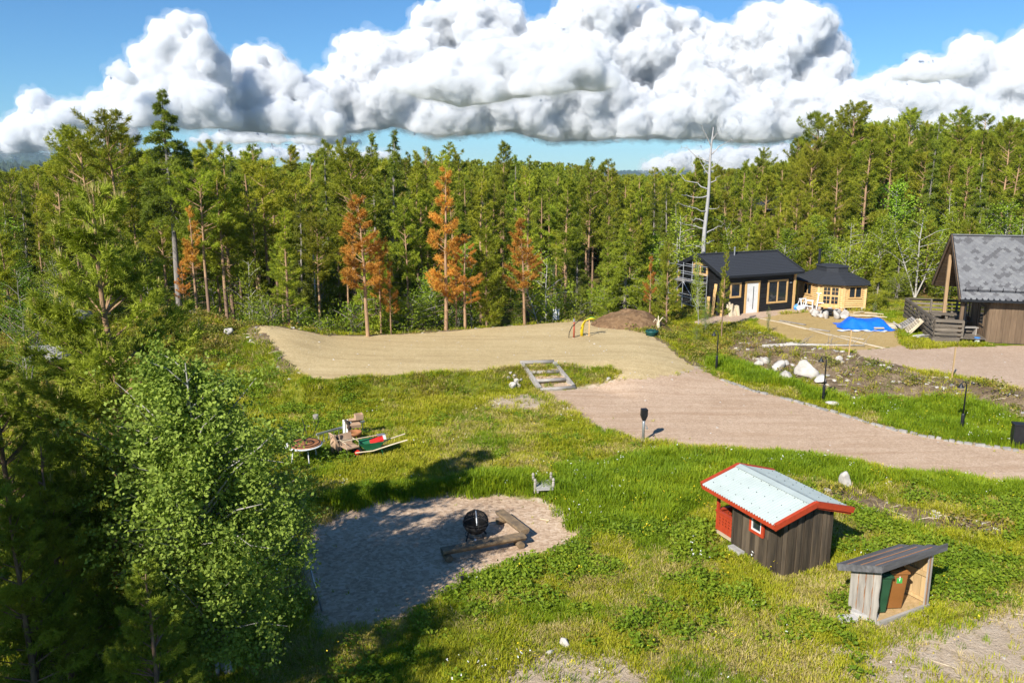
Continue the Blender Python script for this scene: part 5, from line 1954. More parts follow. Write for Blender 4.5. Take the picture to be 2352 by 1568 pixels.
# ---- red-trimmed playhouse
def playhouse():
    L, LW, W, ez, rz, o1, of, oe = 2.499, 1.93, 1.642, 1.479, 1.849, .217, .3, .445
    r = thing('playhouse', 'small dark plank playhouse with pale tin roof and red trim in the meadow', 'playhouse', (6.956, 18.974, .02), 1.986)
    sl = (rz - ez) / (W / 2 + oe)
    zt = lambda y: ez - .10 + sl * (oe + (-y if y > -W / 2 else W + y))
    zg = -.12
    rs = random.Random(8)
    MB().box((LW / 2, -W / 2, zt(0) / 2 + .02), (LW - .06, W - .06, zt(0) - .08)).build('wall_core', MT['dark_plank'], r)
    m = MB()
    m.prism([(-W + .04, zt(0) - .05), (-.04, zt(0) - .05), (-W / 2, zt(-W / 2) - .04)], (.03, 0, 0), UY, UZ, UX * (LW - .06))
    fix_normals(m.build('gable_core', MT['dark_plank'], r))
    x = 0.0
    i = 0
    while x < LW - .02:
        w = min(rs.uniform(.14, .2), LW - x)
        h = zt(0) + .01 - zg
        for y, s in ((0, 1), (-W, -1)):
            if s == 1 and x + w > .67 and x < 1.18:
                for z0, z1 in ((zg, .72), (1.34, zt(0))):
                    if z1 - z0 > .03:
                        MB().box((x + w / 2, y + s * (.006 + .022 * (i % 2)), (z0 + z1) / 2), (w - .006, .034, z1 - z0)).build('plank', MT['dark_plank'], r)
            else:
                MB().box((x + w / 2, y + s * (.006 + .022 * (i % 2)), zg + h / 2), (w - .012, .034, h)).build('plank', MT['dark_plank'], r)
        x += w
        i += 1
    for xx, s in ((0, -1), (LW, 1)):
        y = 0.0
        i = 0
        while y > -W + .02:
            w = min(rs.uniform(.11, .2), W + y)
            h0, h1 = zt(y), zt(y - w)
            m = MB()
            m.prism([(y - .006, zg), (y - .006, h0), (y - w + .006, h1), (y - w + .006, zg)], (xx + s * (.0 + .024 * (i % 2)), 0, 0), UY, UZ, (s * .026, 0, 0))
            fix_normals(m.build('plank', MT['dark_plank'], r))
            y -= w
            i += 1
    # tin roof, corrugated across the slope
    xa, xb = -o1 + .03, L + of - .03
    n = 300
    for s in (1, -1):
        ye, yr = (oe, -W / 2) if s == 1 else (-W - oe, -W / 2)
        vs, fs = [], []
        for k in range(n + 1):
            x = xa + (xb - xa) * k / n
            c = .019 * math.sin(2 * math.pi * (x - xa) / .1)
            vs += [(x, ye + .05 * s, ez - .015 + c + .045), (x, yr, rz + c + .045)]
        for k in range(n):
            q = (2 * k, 2 * k + 1, 2 * k + 3, 2 * k + 2)
            fs.append(q if s == -1 else q[::-1])
        MB().add(vs, fs).build('roof_sheet', MT['tin'], r, smooth=True)
        MB().beam((xa, (ye + yr) / 2, (ez + rz) / 2 - .01), (xb, (ye + yr) / 2, (ez + rz) / 2 - .01), math.hypot(ye - yr, rz - ez) * .98, .03, up=(0, -sl * (-1 if s == 1 else 1) * -1, 1) if False else (0, sl * s, 1)).build('roof_deck', MT['dark_plank'], r)
        sc = MB()
        for row in (.16, .5, .84):
            for k in range(9):
                x = xa + .2 + k * (xb - xa - .4) / 8
                y = ye + (yr - ye) * row
                sc.lathe([(.012, 0), (.012, .012), (0, .014)], 6, (x, y, ez + (rz - ez) * row + .06))
        o = sc.build('roof_screws', MT['trim_black'], r)
        o['kind'] = 'stuff'
    m = MB()
    a = .17
    for x0, x1 in ((xa, (xa + xb) / 2 + .02), ((xa + xb) / 2, xb)):
        zc = rz + .078 + (.004 if x0 != xa else 0)
        m.add([(x0, -W / 2 - a, zc - a * sl), (x0, -W / 2, zc), (x0, -W / 2 + a, zc - a * sl), (x1, -W / 2 - a, zc - a * sl), (x1, -W / 2, zc), (x1, -W / 2 + a, zc - a * sl)], [(0, 1, 4, 3), (1, 2, 5, 4)])
    m.build('ridge_cap', MT['tin'], r)
    for x, t in ((-o1, .1), (L + of, .1)):
        sg = -1 if x < 0 else 1
        for ye in (oe + .03, -W - oe - .03):
            MB().beam((x, ye, ez + .005), (x, -W / 2, rz + .015), t, .15).build('bargeboard', MT['red'], r)
            MB().beam((x - sg * .03, ye * .98, ez - .09), (x - sg * .03, -W / 2, rz - .075), .06, .07).build('inner_bargeboard', MT['red'], r)
    for y in (oe + .02, -W - oe - .02):
        MB().beam((xa + .03, y, ez - .04), (xb - .03, y, ez - .04), .03, .12).build('eave_board', MT['red'], r)
    # window
    wd = window(r, (1.2, .03, .70), -UX, UZ, UY, .55, .66, 1, MT['red'], .09)
    m = MB()
    m.prism([(.09, .09), (.46, .09), (.46, .125), (.09, .125)], (1.2, .044, .7), -UX, UZ, UY * .03)
    m.prism([(.09, .125), (.12, .125), (.12, .57), (.09, .57)], (1.2, .044, .7), -UX, UZ, UY * .028)
    m.prism([(.43, .125), (.46, .125), (.46, .57), (.43, .57)], (1.2, .044, .7), -UX, UZ, UY * .028)
    fix_normals(m.build('white_bead', MT['white'], wd))
    # porch
    MB().box((LW + .36, -W / 2, .06), (.72, W, .07)).build('porch_floor', MT['grey_wood_y'], r)
    MB().box((LW + .34, .015, .075), (.70, .09, .05)).build('porch_sill', MT['pale_wood'], r)
    for y in (-.05, -W + .05):
        MB().box((LW + .72, y, .75), (.075, .075, 1.42)).build('porch_post', MT['red'], r)
    def panel(o, eu, en, ln):
        nb = max(2, int(ln / .125))
        bw = ln / nb
        for i in range(nb):
            x0, x1 = i * bw + .003, (i + 1) * bw - .003
            ed = .04
            L_ = [(x0, 0), (x1, 0)]
            rt, lf = [], []
            for zc in (.22, .31, .40):
                rt += [(x1, zc - ed), (x1 - ed * .75, zc), (x1, zc + ed)]
                lf += [(x0, zc + ed), (x0 + ed * .75, zc), (x0, zc - ed)]
            lf2 = []
            for zc in (.40, .31, .22):
                lf2 += [(x0, zc + ed), (x0 + ed * .75, zc), (x0, zc - ed)]
            poly = L_ + rt + [(x1, .54), (x0, .54)] + lf2
            m = MB()
            m.prism(poly, Vector(o), eu, UZ, en * .022)
            fix_normals(m.build('railing_board', MT['red'], r))
    panel((LW + .04, -.02, .12), UX, UY, .66)
    MB().box((LW + .37, -.01, .685), (.74, .09, .05)).build('railing_cap', MT['red'], r)
    panel((LW + .72, -.06, .12), -UY, UX, .5)
    MB().box((LW + .73, -.31, .688), (.09, .52, .05)).build('railing_cap', MT['red'], r)


playhouse()


# ---- open bin shelter
def bin_shelter():
    W, Dp, hf, hb = 1.708, .804, 1.40, 1.06
    r = thing('bin_shelter', 'open weathered plank shelter with sloping roof housing two bins', 'shelter', (8.365, 16.496, .1), .476)
    rs = random.Random(4)
    zr = lambda y: hf + (hb - hf) * y / Dp
    def waney(o, eu, en, w, h0, h1, mat, bark=True, z0=-.05):
        """plank with one wavy bark edge"""
        nz = 9
        right = [(w - .016 + .012 * math.sin(k * 2.1 + rs.random() * 3), z0 + (h1 - z0) * k / nz) for k in range(nz + 1)]
        poly = [(0, z0)] + right + [(0, h0)]
        m = MB()
        m.prism(poly, Vector(o), eu, UZ, en * .028)
        pl = fix_normals(m.build('plank', MT[mat], r))
        if bark:
            b = MB()
            pts = [(p[0] - .004, p[1]) for p in right] + [(p[0] + rs.uniform(.018, .034), p[1]) for p in right[::-1]]
            b.prism(pts, Vector(o) + en * .003, eu, UZ, en * .021)
            fix_normals(b.build('bark_edge', MT['bark_edge'], pl))
    # left wall seen from outside: four planks, near edge to far edge
    y = Dp
    ws = [.22, .19, .19, .18]
    y = Dp
    for i, w in enumerate(ws):
        waney((-.03, y, 0), -UY, UX * (1 if i % 2 else 1), w + (.0 if i < 3 else 0), zr(y) - .02, zr(max(y - w, 0)) - .02, 'grey_wood', i < 3)
        y -= w + .005
    # back wall and right wall
    x = 0.0
    while x < W - .02:
        w = min(.2, W - x)
        MB().box((x + w / 2, Dp + .014, hb / 2), (w - .008, .028, hb - .02)).build('plank', MT['inner_wood'], r)
        x += w
    y = .02
    while y < Dp - .02:
        w = min(.2, Dp - y)
        MB().prism([(y, 0), (y + w - .012, 0), (y + w - .012, zr(y + w) - .03), (y, zr(y) - .03)], (W, 0, 0), UY, UZ, UX * .026).build('plank', MT['inner_wood'], r)
        y += w
    # front right post plank with bark strip, brace, floor, sills
    m = MB()
    m.box((W - .07, -.012, hf / 2), (.15, .03, hf - .02))
    pp = m.build('front_post', MT['grey_wood'], r)
    MB().box((W - .10, -.03, hf / 2), (.035, .012, hf - .06)).build('bark_edge', MT['bark_edge'], pp)
    MB().beam((W - .03, .02, .78), (W - .03, Dp, .74), .04, .11).build('brace', MT['inner_wood'], r)
    MB().beam((W - .03, .02, .12), (W - .03, Dp, .12), .04, .08).build('brace', MT['inner_wood'], r)
    for k in range(6):
        MB().box((W / 2, .07 + k * .132, .03), (W - .06, .128, .035)).build('floor_board', MT['inner_wood'], r)
    MB().box((W / 2, -.02, .0), (W + .06, .06, .12)).build('sill', MT['grey_wood_x'], r)
    # roof boards along the front, lapped
    yl, yh, xl, xh = -.06, Dp + .26, -.14, W + .34
    nb = 6
    for k in range(nb):
        y0 = yl + (yh - yl) * k / nb
        y1 = y0 + (yh - yl) / nb + .03
        z0, z1 = zr(y0) + .05, zr(y1) + .05
        ex = rs.uniform(-.06, .06) if k else 0
        m = MB()
        a = [(xl + ex, y0, z0), (xh + ex * .5, y0, z0), (xh + ex * .5, y1, z1 + .022), (xl + ex, y1, z1 + .022)]
        lift = .03 * (k % 2)
        m.add([(p[0], p[1], p[2] + lift) for p in a] + [(p[0], p[1], p[2] + lift - .03) for p in a], [(0, 1, 2, 3), (7, 6, 5, 4), (0, 4, 5, 1), (1, 5, 6, 2), (2, 6, 7, 3), (3, 7, 4, 0)])
        rb = fix_normals(m.build('roof_board', MT['charcoal_wood'], r))
        if k:
            MB().beam((xl + ex + .05, y0 - .006, z0 + lift - .012), (xh + ex * .5 - .2, y0 - .006, z0 + lift - .012), .02, .026).build('bark_edge', MT['bark_edge'], rb)
    MB().beam((xl - .02, yl - .035, zr(yl) + .02), (xh + .02, yl - .035, zr(yl) + .05), .035, .17).build('front_fascia', MT['charcoal_wood'], r)
    MB().beam((xl - .045, yl - .03, zr(yl) + .01), (xl - .045, yh, zr(yh) + .01), .035, .15).build('side_fascia', MT['charcoal_wood'], r)


MT['charcoal_wood'] = wood('blackened_board', (.16, .155, .155), (.06, .058, .058), 'X', .85, .12, .4)
bin_shelter()


def wheeled_bin(x, y, rot, mat, name, lb, sticker):
    p = local((8.365, 16.496), .476, x, y)
    t = thing(name, lb, 'bin', (p.x, p.y, .15), .476 + rot)
    m = MB()
    w0, d0, w1, d1, h = .36, .40, .46, .52, .93
    m.add([(-w0 / 2, -d0 / 2, .03), (w0 / 2, -d0 / 2, .03), (w0 / 2, d0 / 2, .03), (-w0 / 2, d0 / 2, .03),
           (-w1 / 2, -d1 / 2, h), (w1 / 2, -d1 / 2, h), (w1 / 2, d1 / 2, h), (-w1 / 2, d1 / 2, h)],
          [(3, 2, 1, 0), (4, 5, 6, 7), (0, 1, 5, 4), (1, 2, 6, 5), (2, 3, 7, 6), (3, 0, 4, 7)])
    b = m.build('bin_body', MT[mat], t)
    bv = b.modifiers.new('b', 'BEVEL')
    bv.width = .03
    bv.segments = 3
    m = MB()
    m.box((0, 0, h + .035), (w1 + .05, d1 + .07, .06))
    m.box((0, 0, h + .075), (w1 + .01, d1 + .03, .05), taper=.82)
    l = m.build('lid', MT[mat], t)
    bv = l.modifiers.new('b', 'BEVEL')
    bv.width = .015
    MB().tube([(-.19, d1 / 2 + .05, h - .02), (.19, d1 / 2 + .05, h - .02)], .016, 8).build('handle', MT[mat], t)
    for s in (-1, 1):
        MB().tube([(s * .17, d0 / 2 + .04, .1), (s * .22, d0 / 2 + .04, .1)], .1, 14).build('wheel', MT['rubber'], t)
    if sticker:
        yy = -d1 / 2 - .006
        k = (d1 - d0) / 2 / h
        rot_ = Matrix.Rotation(-math.atan(k), 3, 'X')
        st = MB().box((.02, yy + .012, .80), (.13, .006, .17), rot_).build('sticker', MT[sticker], t)
        s2 = MB()
        s2.box((.02, yy + .0075, .825), (.05, .004, .012), rot_)
        s2.box((.02, yy + .009, .795), (.016, .004, .06), rot_)
        s2.box((.02, yy + .0105, .765), (.05, .004, .012), rot_)
        s2.box((.02, yy + .0125, .727), (.13, .004, .035), rot_)
        s2.box((.02, yy + .0055, .868), (.026, .004, .024), rot_)
        s2.build('sticker_print', MT['white'], st)


wheeled_bin(.86, .36, -.42, 'brown_bin', 'waste_bin', 'brown wheeled bin with a green and white sticker in the plank shelter', 'lime')
wheeled_bin(.36, .40, -.42, 'green_bin', 'waste_bin', 'dark green wheeled bin half hidden behind the shelter side wall', None)
p = local((8.365, 16.496), .476, 1.28, .42)
t = thing('yellow_shovel', 'yellow plastic shovel standing on the shelter floor behind the brown bin', 'shovel', (p.x, p.y, .155), .476)
m = MB()
m.add([(-.15, 0, 0), (.15, 0, 0), (.17, .25, .03), (-.17, .25, .03), (-.15, .0, .03), (.15, .0, .03), (.17, .25, .09), (-.17, .25, .09)], [(3, 2, 1, 0), (4, 5, 6, 7), (0, 1, 5, 4), (1, 2, 6, 5), (2, 3, 7, 6), (3, 0, 4, 7)])
m.build('blade', MT['yellow'], t)
MB().tube([(0, .2, .06), (-.12, .3, .78)], .014, 8).build('shaft', MT['yellow'], t)
for (px, py, sx, rz_, lb) in ((1946, 1428, .42, .1, 'small concrete block lying left of the bin shelter corner'), (1985, 1420, .62, -.55, 'concrete beam under the left wall of the bin shelter'), (1690, 1270, .5, -1.15, 'pale concrete footing under the playhouse wall')):
    q = on_ground(px, py)
    t = thing('concrete_block', lb, 'block', q, rz_)
    MB().box((0, 0, .05), (sx, .2, .2), taper=.94).build('block_body', MT['concrete'], t)

# far cabins glimpsed in the wood
for (px, py, Y, wv, lb, rot) in ((1752, 452, 92, 5, 'dark roofed cabin glimpsed far in the wood right of the snag', .5), (2088, 575, 76, 3.0, 'dark cabin roof between the trees left of the shingled house', -.4)):
    q = D(px, py, Y)
    zg = tz(q.x, Y)
    h = max(2.6, q.z - zg)
    t = thing('far_cabin', lb, 'cabin', (q.x, Y, zg), rot)
    MB().box((0, 0, (h - 1.2) / 2), (wv, 3.6, h - 1.2)).build('wall', MT['brown_plank'], t)
    for s in (-1, 1):
        slab(t, 'roof', MT['felt'], (-wv / 2 - .4, s * 2.2, h - 1.35), (wv / 2 + .4, s * 2.2, h - 1.35), (wv / 2 + .4, 0, h), (-wv / 2 - .4, 0, h), .12)
    window(t, (-.5, -1.82, .9), UX, UZ, -UY, 1.0, 1.0, 1, MT['white'], .08)
# ---------------------------------------------------------------- things in the yard and meadow
def rock(name, lb, cat, p, size, seed, mat='stone', flat=.7, sub=3, group=None, sink=.15, rotz=0):
    rng = random.Random(seed)
    bm = bmesh.new()
    bmesh.ops.create_icosphere(bm, subdivisions=sub, radius=1)
    planes = [(Vector((rng.gauss(0, 1), rng.gauss(0, 1), rng.gauss(.1, .8))).normalized(), rng.uniform(.42, .8)) for _ in range(11)]
    ph = [rng.uniform(0, 6) for _ in range(6)]
    for v in bm.verts:
        c = v.co.copy()
        for nrm, d in planes:
            k = c.dot(nrm)
            if k > d:
                c -= nrm * (k - d) * .97
        c *= 1 + .05 * math.sin(5 * c.x + ph[0]) * math.sin(6 * c.y + ph[1]) + .03 * math.sin(13 * c.z + ph[2] + 9 * c.x)
        v.co = Vector((c.x * size[0], c.y * size[1], c.z * size[2]))
    me = bpy.data.meshes.new(name)
    bm.to_mesh(me)
    bm.free()
    me.materials.append(MT[mat])
    me.polygons.foreach_set('use_smooth', [sub > 2] * len(me.polygons))
    o = link(name, me, None, (p[0], p[1], p[2] + size[2] * (.75 - sink)), rotz)
    return tag(o, lb, cat, group)


random.seed(40)
for i, (px, py, sx, sy, sz, lb) in enumerate((
        (1787, 855, .42, .35, .36, 'squarish pale boulder on the bank, left of the two biggest'),
        (1803, 872, .40, .34, .30, 'low white boulder in front of the squarish one on the bank'),
        (1848, 866, .62, .42, .46, 'largest pale boulder on the bank, left of the middle lamp post'),
        (1882, 880, .36, .3, .26, 'pale boulder right behind the middle lamp post'),
        (1742, 838, .24, .2, .18, 'small pale stone leftmost of the boulders on the bank'),
        (1757, 834, .26, .2, .2, 'small pale stone between the leftmost stone and the squarish boulder'),
        (1800, 838, .3, .22, .16, 'flat pale stone lying behind the squarish boulder'),
        (1908, 930, .3, .2, .12, 'flat stone in the grass right of the middle lamp post'),
        (1940, 1117, .22, .17, .28, 'upright pale rock alone in the grass above the playhouse'),
        (1296, 1482, .12, .09, .09, 'white stone at the bare patch by the bottom edge'),
        (1264, 1500, .09, .07, .06, 'smaller white stone left of the one at the bare patch'),
        (1397, 873, .12, .1, .09, 'lone white stone in the grass strip above the drive'),
        (1925, 827, .2, .15, .14, 'pale stone on the brown bank below the blue tarpaulin'))):
    q = on_ground(px, py)
    rock('boulder', lb, 'rock', q, (sx * 1.25, sy * 1.25, sz * 1.2), 50 + i, 'stone', rotz=i * 1.3)
for i, (px, py, Y, sx, sy, sz, lb) in enumerate(((95, 775, 38.5, 1.5, .9, .55, 'wide lichen-grey rock outcrop on the mound at the far left'),
                                                 (165, 750, 41.5, 1.3, .8, .45, 'rock outcrop on the mound, behind the wide far left one'),
                                                 (523, 772, 42.5, .5, .32, .3, 'pale pointed rock on the mound crest near the sand'),
                                                 (430, 737, 45, .9, .6, .2, 'flat sandy rock on top of the mound'))):
    q = D(px, py, Y)
    rock('outcrop', lb, 'rock', (q.x, Y, tz(q.x, Y)), (sx, sy, sz), 80 + i, 'stone_grey' if i != 2 else 'stone', rotz=i)
for i, (px, py, s) in enumerate(((1172, 860, .13), (1180, 868, .15), (1186, 880, .17), (1178, 890, .2), (1192, 888, .15), (1196, 876, .12), (1168, 868, .1))):
    rock('field_stone', ['small tan stone topmost in the row by the stairs', 'second tan stone in the row by the stairs', 'mid-sized tan stone in the row by the stairs', 'biggest rounded tan stone at the foot of the row by the stairs', 'reddish stone beside the biggest one by the stairs', 'stone nearest the stair beam in the row', 'little stone left of the row by the stairs'][i], 'stone', on_ground(px, py), (s, s * .8, s * .9), 120 + i, 'stone', group='stones beside the timber stairs')

# ---- timber stairs filled with gravel
def stairs():
    tl, tr = Vector((.50, 38.55, .86)), Vector((2.10, 38.75, .86))
    bl, br = Vector((1.33, 36.75, .08)), Vector((2.95, 37.2, .08))
    r = thing('timber_stairs', 'three-step stairs of grey beams filled with gravel between drive and sand plateau', 'stairs', bl)
    o = bl
    L = lambda p: p - o
    for a, b in ((tl, bl), (tr, br)):
        MB().beam(L(a), L(b), .17, .2).build('side_beam', MT['grey_wood_y'], r)
    for k, (t, nm) in enumerate(((-.06, 'top_log'), (.36, 'step_log'), (.70, 'step_log'), (1.05, 'bottom_log'))):
        a, b = tl.lerp(bl, t), tr.lerp(br, t)
        m = MB()
        m.tube([L(a) + Vector((-.05, 0, .0)), L(b) + Vector((.05, 0, .0))], .10 if k in (0, 3) else .085, 8)
        m.build(nm, MT['grey_wood_x'], r, smooth=True)
    for t0, t1 in ((-.04, .34), (.38, .68), (.72, 1.03)):
        a, b, c, d = tl.lerp(bl, t0), tr.lerp(br, t0), tr.lerp(br, t1), tl.lerp(bl, t1)
        z = tl.lerp(bl, t1).z + .06
        q = [Vector((p.x, p.y, z + .03 * (i < 2))) - o for i, p in enumerate((a, b, c, d))]
        m = MB()
        n = 10
        vs, fs = [], []
        for i in range(n + 1):
            for j in range(5):
                e, f = q[0].lerp(q[1], i / n), q[3].lerp(q[2], i / n)
                p = e.lerp(f, j / 4)
                vs.append(p + UZ * random.uniform(-.012, .012))
        for i in range(n):
            for j in range(4):
                fs.append((i * 5 + j, (i + 1) * 5 + j, (i + 1) * 5 + j + 1, i * 5 + j + 1))
        m.add(vs, fs)
        q2 = [p - UZ * .5 for p in q]
        m.add([q[3] - UZ * .02, q[2] - UZ * .02, q2[2], q2[3]], [(0, 1, 2, 3)])
        m.build('gravel_tread', M_PIT, r)


stairs()

# ---- stone edging along the drive
def edging():
    pts = [on_ground(a, b) for a, b in ((1655, 872), (1690, 884), (1720, 896), (1800, 916), (1880, 937), (1905, 945), (1950, 958), (2030, 982), (2110, 1001), (2200, 1017), (2330, 1035))]
    r = thing('stone_edging', 'low row of grey stones edging the gravel drive below the lamp posts', 'edging', pts[0])
    rs = random.Random(6)
    d = 0
    k = 0
    segs = [(pts[i + 1] - pts[i]) for i in range(len(pts) - 1)]
    tot = sum(s.length for s in segs)
    while d < tot:
        ln = rs.uniform(.22, .42)
        t = d + ln / 2
        i = 0
        while i < len(segs) - 1 and t > segs[i].length:
            t -= segs[i].length
            i += 1
        p = pts[i] + segs[i].normalized() * t
        if not 3.0 < d < 3.6:
            a = math.atan2(segs[i].y, segs[i].x) + rs.uniform(-.15, .15)
            m = MB()
            m.box((0, 0, 0), (ln - .03, rs.uniform(.12, .17), rs.uniform(.13, .22)), taper=rs.uniform(.75, .95))
            o = m.build('edging_stone', MT['stone_grey'], r)
            o.location = (p.x - pts[0].x + rs.uniform(-.05, .05), p.y - pts[0].y + rs.uniform(-.05, .05), tz(p.x, p.y) - pts[0].z - .01)
            o.rotation_euler = (rs.uniform(-.12, .12), rs.uniform(-.1, .1), a)
        d += ln


edging()

# ---- lamp posts
def lamp(first=None):
    r = thing('lamp_post', '', 'lamp', (0, 0, 0), 0, 'black garden lamps along the drive')
    MB().lathe([(.065, -.1), (.065, .72), (.05, .78), (.032, .8)], 12).build('pole_sleeve', MT['trim_black'], r, smooth=True)
    p = MB()
    p.tube([(0, 0, .7), (0, 0, 1.86), (-.02, 0, 2.0), (-.08, 0, 2.09), (-.16, 0, 2.10), (-.215, 0, 2.05), (-.225, 0, 1.98)], [.03, .03, .024, .022, .022, .022, .022], 8)
    p.build('pole', MT['trim_black'], r, smooth=True)
    s = MB().lathe([(.03, .12), (.05, .1), (.06, .05), (.13, -.02), (.135, -.04), (.1, -.03), (.0, .0)], 16, (-.225, 0, 1.9)).build('lamp_shade', MT['trim_black'], r, smooth=True)
    MB().lathe([(.0, -.06), (.03, -.045), (.04, -.02), (.03, .01)], 10, (-.225, 0, 1.9)).build('bulb', MT['white'], s, smooth=True)
    return r


L0 = lamp()
for i, (px, py, lb) in enumerate(((1645, 850, 'black gooseneck lamp post leftmost of three, below the cabin'), (1890, 922, 'black gooseneck lamp post in the middle, by the pale boulders'), (2207, 993, 'black gooseneck lamp post rightmost of three, near the frame edge'))):
    o = L0 if i == 0 else copy_tree(L0)
    if i:
        for c, src in zip(o.children, L0.children):
            pass
    q = on_ground(px, py)
    o.location = q
    o.rotation_euler.z = (.15, -.1, .05)[i]
    o['label'] = lb

# stakes
for px, py, h, lb in ((1949, 818, 1.4, 'thin wooden stake on the bank below the blue tarpaulin'), (2186, 868, 1.5, 'thin wooden stake on the pink gravel by the deck')):
    q = on_ground(px, py)
    o = MB().beam((0, 0, -.1), (.02, .01, h), .05, .05).build('wooden_stake', MT['inner_wood'], None, q)
    tag(o, lb, 'stake', 'survey stakes')

# engine heater post on the drive
q = on_ground(1477, 1012)
t = thing('heater_post', 'galvanised post with a black box head standing at the drive edge', 'post', q, .15)
MB().lathe([(.055, -.1), (.055, .82), (.04, .84)], 12).build('post', MT['steel'], t, smooth=True)
MB().lathe([(.1, 0), (.1, .03), (.056, .04)], 12).build('base_plate', MT['concrete'], t)
m = MB()
m.add([(-.05, -.06, .82), (.05, -.06, .82), (.05, .06, .82), (-.05, .06, .82), (-.125, -.09, 1.02), (.125, -.09, 1.02), (.125, .09, 1.02), (-.125, .09, 1.02),
       (-.13, -.095, 1.28), (.13, -.095, 1.28), (.11, .095, 1.30), (-.11, .095, 1.30)],
      [(3, 2, 1, 0)] + [(a + i, a + (i + 1) % 4, a + 4 + (i + 1) % 4, a + 4 + i) for a in (0, 4) for i in range(4)] + [(8, 9, 10, 11)])
m.build('head', MT['black'], t)
m = MB()
m.tube([(.05, 0, .62), (.13, 0, .6), (.14, 0, .52)], .014, 6)
m.lathe([(.035, -.03), (.04, .03), (0, .035)], 8, (.14, 0, .5))
m.build('socket', MT['steel'], t)

# electrical cabinet at the right edge
q = on_ground(2325, 1027)
t = thing('cable_cabinet', 'dark grey cable cabinet at the right frame edge beside the drive', 'cabinet', (q.x, q.y, q.z), -.25)
MB().box((.45, .18, .42), (.9, .34, .9)).build('cabinet_body', MT['trim_black'], t)
MB().box((.45, .18, .89), (.96, .4, .05)).build('lid', MT['black'], t)
MB().box((.44, -.0, .45), (.82, .02, .74)).build('door', MT['black'], t)
MB().box((.78, -.015, .5), (.04, .03, .1)).build('lock', MT['steel'], t)

# ---- pipes in the sand
q = on_ground(1318, 775)
t = thing('drain_pipe', 'upright red-brown pipe with a grey cap standing in the sand', 'pipe', q)
MB().tube([(0, 0, -.1), (.01, 0, .95)], .055, 12).build('pipe', MT['red_pipe'], t, smooth=True)
MB().lathe([(.07, .93), (.07, 1.02), (.05, 1.03), (.05, 1.12), (0, 1.12)], 12).build('pipe_cap', MT['steel'], t)
o = MB().tube([(-.3, -.1, -.05), (-.28, -.08, .3), (-.12, -.07, .66), (.04, -.075, .82), (.35, 0, 1.05), (.8, .3, 1.3), (1.2, .7, 1.38)], .022, 8).build('water_hose', MT['black'], None, q, smooth=True)
tag(o, 'black water hose curving past the red-brown pipe in the sand', 'hose')
q = on_ground(1341, 772)
for k, (mt, dx, sh) in enumerate((('yellow', 0, 0), ('yellow', .05, .02), ('yellow', -.05, -.02), ('lime', .08, .06))):
    pts = [(dx - .12, .04 * k, -.05), (dx - .13, .04 * k, .3), (dx - .07, .04 * k, .65 + sh), (dx + .08, .04 * k, .92 + sh), (dx + .32, .03 * k, 1.04 + sh), (dx + .56, .02 * k, 1.02 + sh)]
    o = MB().tube(pts, .03, 8).build('cable_duct', MT[mt], None, q, smooth=True)
    tag(o, ['front yellow cable duct arching out of the sand', 'middle yellow cable duct in the arching bundle', 'left yellow cable duct in the arching bundle', 'green cable duct on top of the arching yellow bundle'][k], 'duct', 'cable ducts arching out of the sand')
o = MB().tube([(.5, 0, 1.0), (.68, 0, .95), (.72, 0, .8), (.62, 0, .66), (.48, 0, .64), (.4, 0, .72)], .02, 8).build('cable_loop', MT['rust'], None, q, smooth=True)
tag(o, 'thin brown cable looping from the end of the duct bundle', 'cable')
o = MB().beam((.3, .05, -.1), (.3, .05, .98), .05, .05).build('wooden_stake', MT['fresh_wood'], None, q)
tag(o, 'short wooden stake holding up the yellow duct bundle', 'stake', 'survey stakes')

# green tank lid
q = on_ground(1497, 770)
t = thing('tank_lid', 'round dark teal septic tank lid at the foot of the soil heap', 'tank lid', q)
MB().lathe([(.36, -.1), (.36, .2), (.39, .22), (.39, .28), (.3, .32), (.28, .3), (.1, .33), (0, .33)], 20).build('lid_body', MT['teal'], t, smooth=True)
for k in range(8):
    a = k * math.pi / 4
    MB().box((.33 * math.cos(a), .33 * math.sin(a), .33), (.06, .06, .03)).build('bolt', MT['black'], t)

# soil heap with a root stump
def soil_heap():
    c = Vector((7.6, 49.4, 0))
    n, mm = 56, 26
    vs, fs = [], []
    for j in range(mm + 1):
        for i in range(n):
            a = 2 * math.pi * i / n
            rr_ = j / mm
            x, y = c.x + 2.7 * rr_ * math.cos(a), c.y + 1.9 * rr_ * math.sin(a)
            h = 1.0 * (1 - rr_ ** 2.2) * (.75 + .5 * fnoise(np.array([x]), np.array([y]), 1.6, 81)[0]) + .16 * (fnoise(np.array([x]), np.array([y]), .35, 83)[0] - .5)
            vs.append((x, y, tz(x, y) + h - .06))
    for j in range(mm):
        for i in range(n):
            fs.append((j * n + i, j * n + (i + 1) % n, (j + 1) * n + (i + 1) % n, (j + 1) * n + i))
    M = gravel_mat('heap_soil', (.11, .065, .035), (.19, .115, .06), (.28, .18, .1), 9)
    o = np_mesh('soil_heap', vs, [f[::-1] for f in fs], [M], smooth=True)
    o = link('soil_heap', o)
    tag(o, 'low heap of dark brown soil at the far right end of the sand', 'soil heap')
    p = Vector((9.0, 48.2, tz(9.0, 48.2) + .45))
    t = thing('root_stump', 'pale forked root stump sticking out of the soil heap', 'stump', p)
    rs = random.Random(3)
    MB().tube([(0, 0, -.3), (0, 0, .1), (.05, 0, .22)], [.12, .1, .05], 7).build('stump_body', MT['pale_wood'], t)
    for k in range(5):
        a = rs.uniform(0, 6.28)
        MB().tube([(0, 0, .05), (math.cos(a) * .25, math.sin(a) * .2, .15 + rs.uniform(0, .3)), (math.cos(a) * .45, math.sin(a) * .35, .1 + rs.uniform(0, .6))], [.05, .03, .012], 5).build('root', MT['pale_wood'], t)


soil_heap()

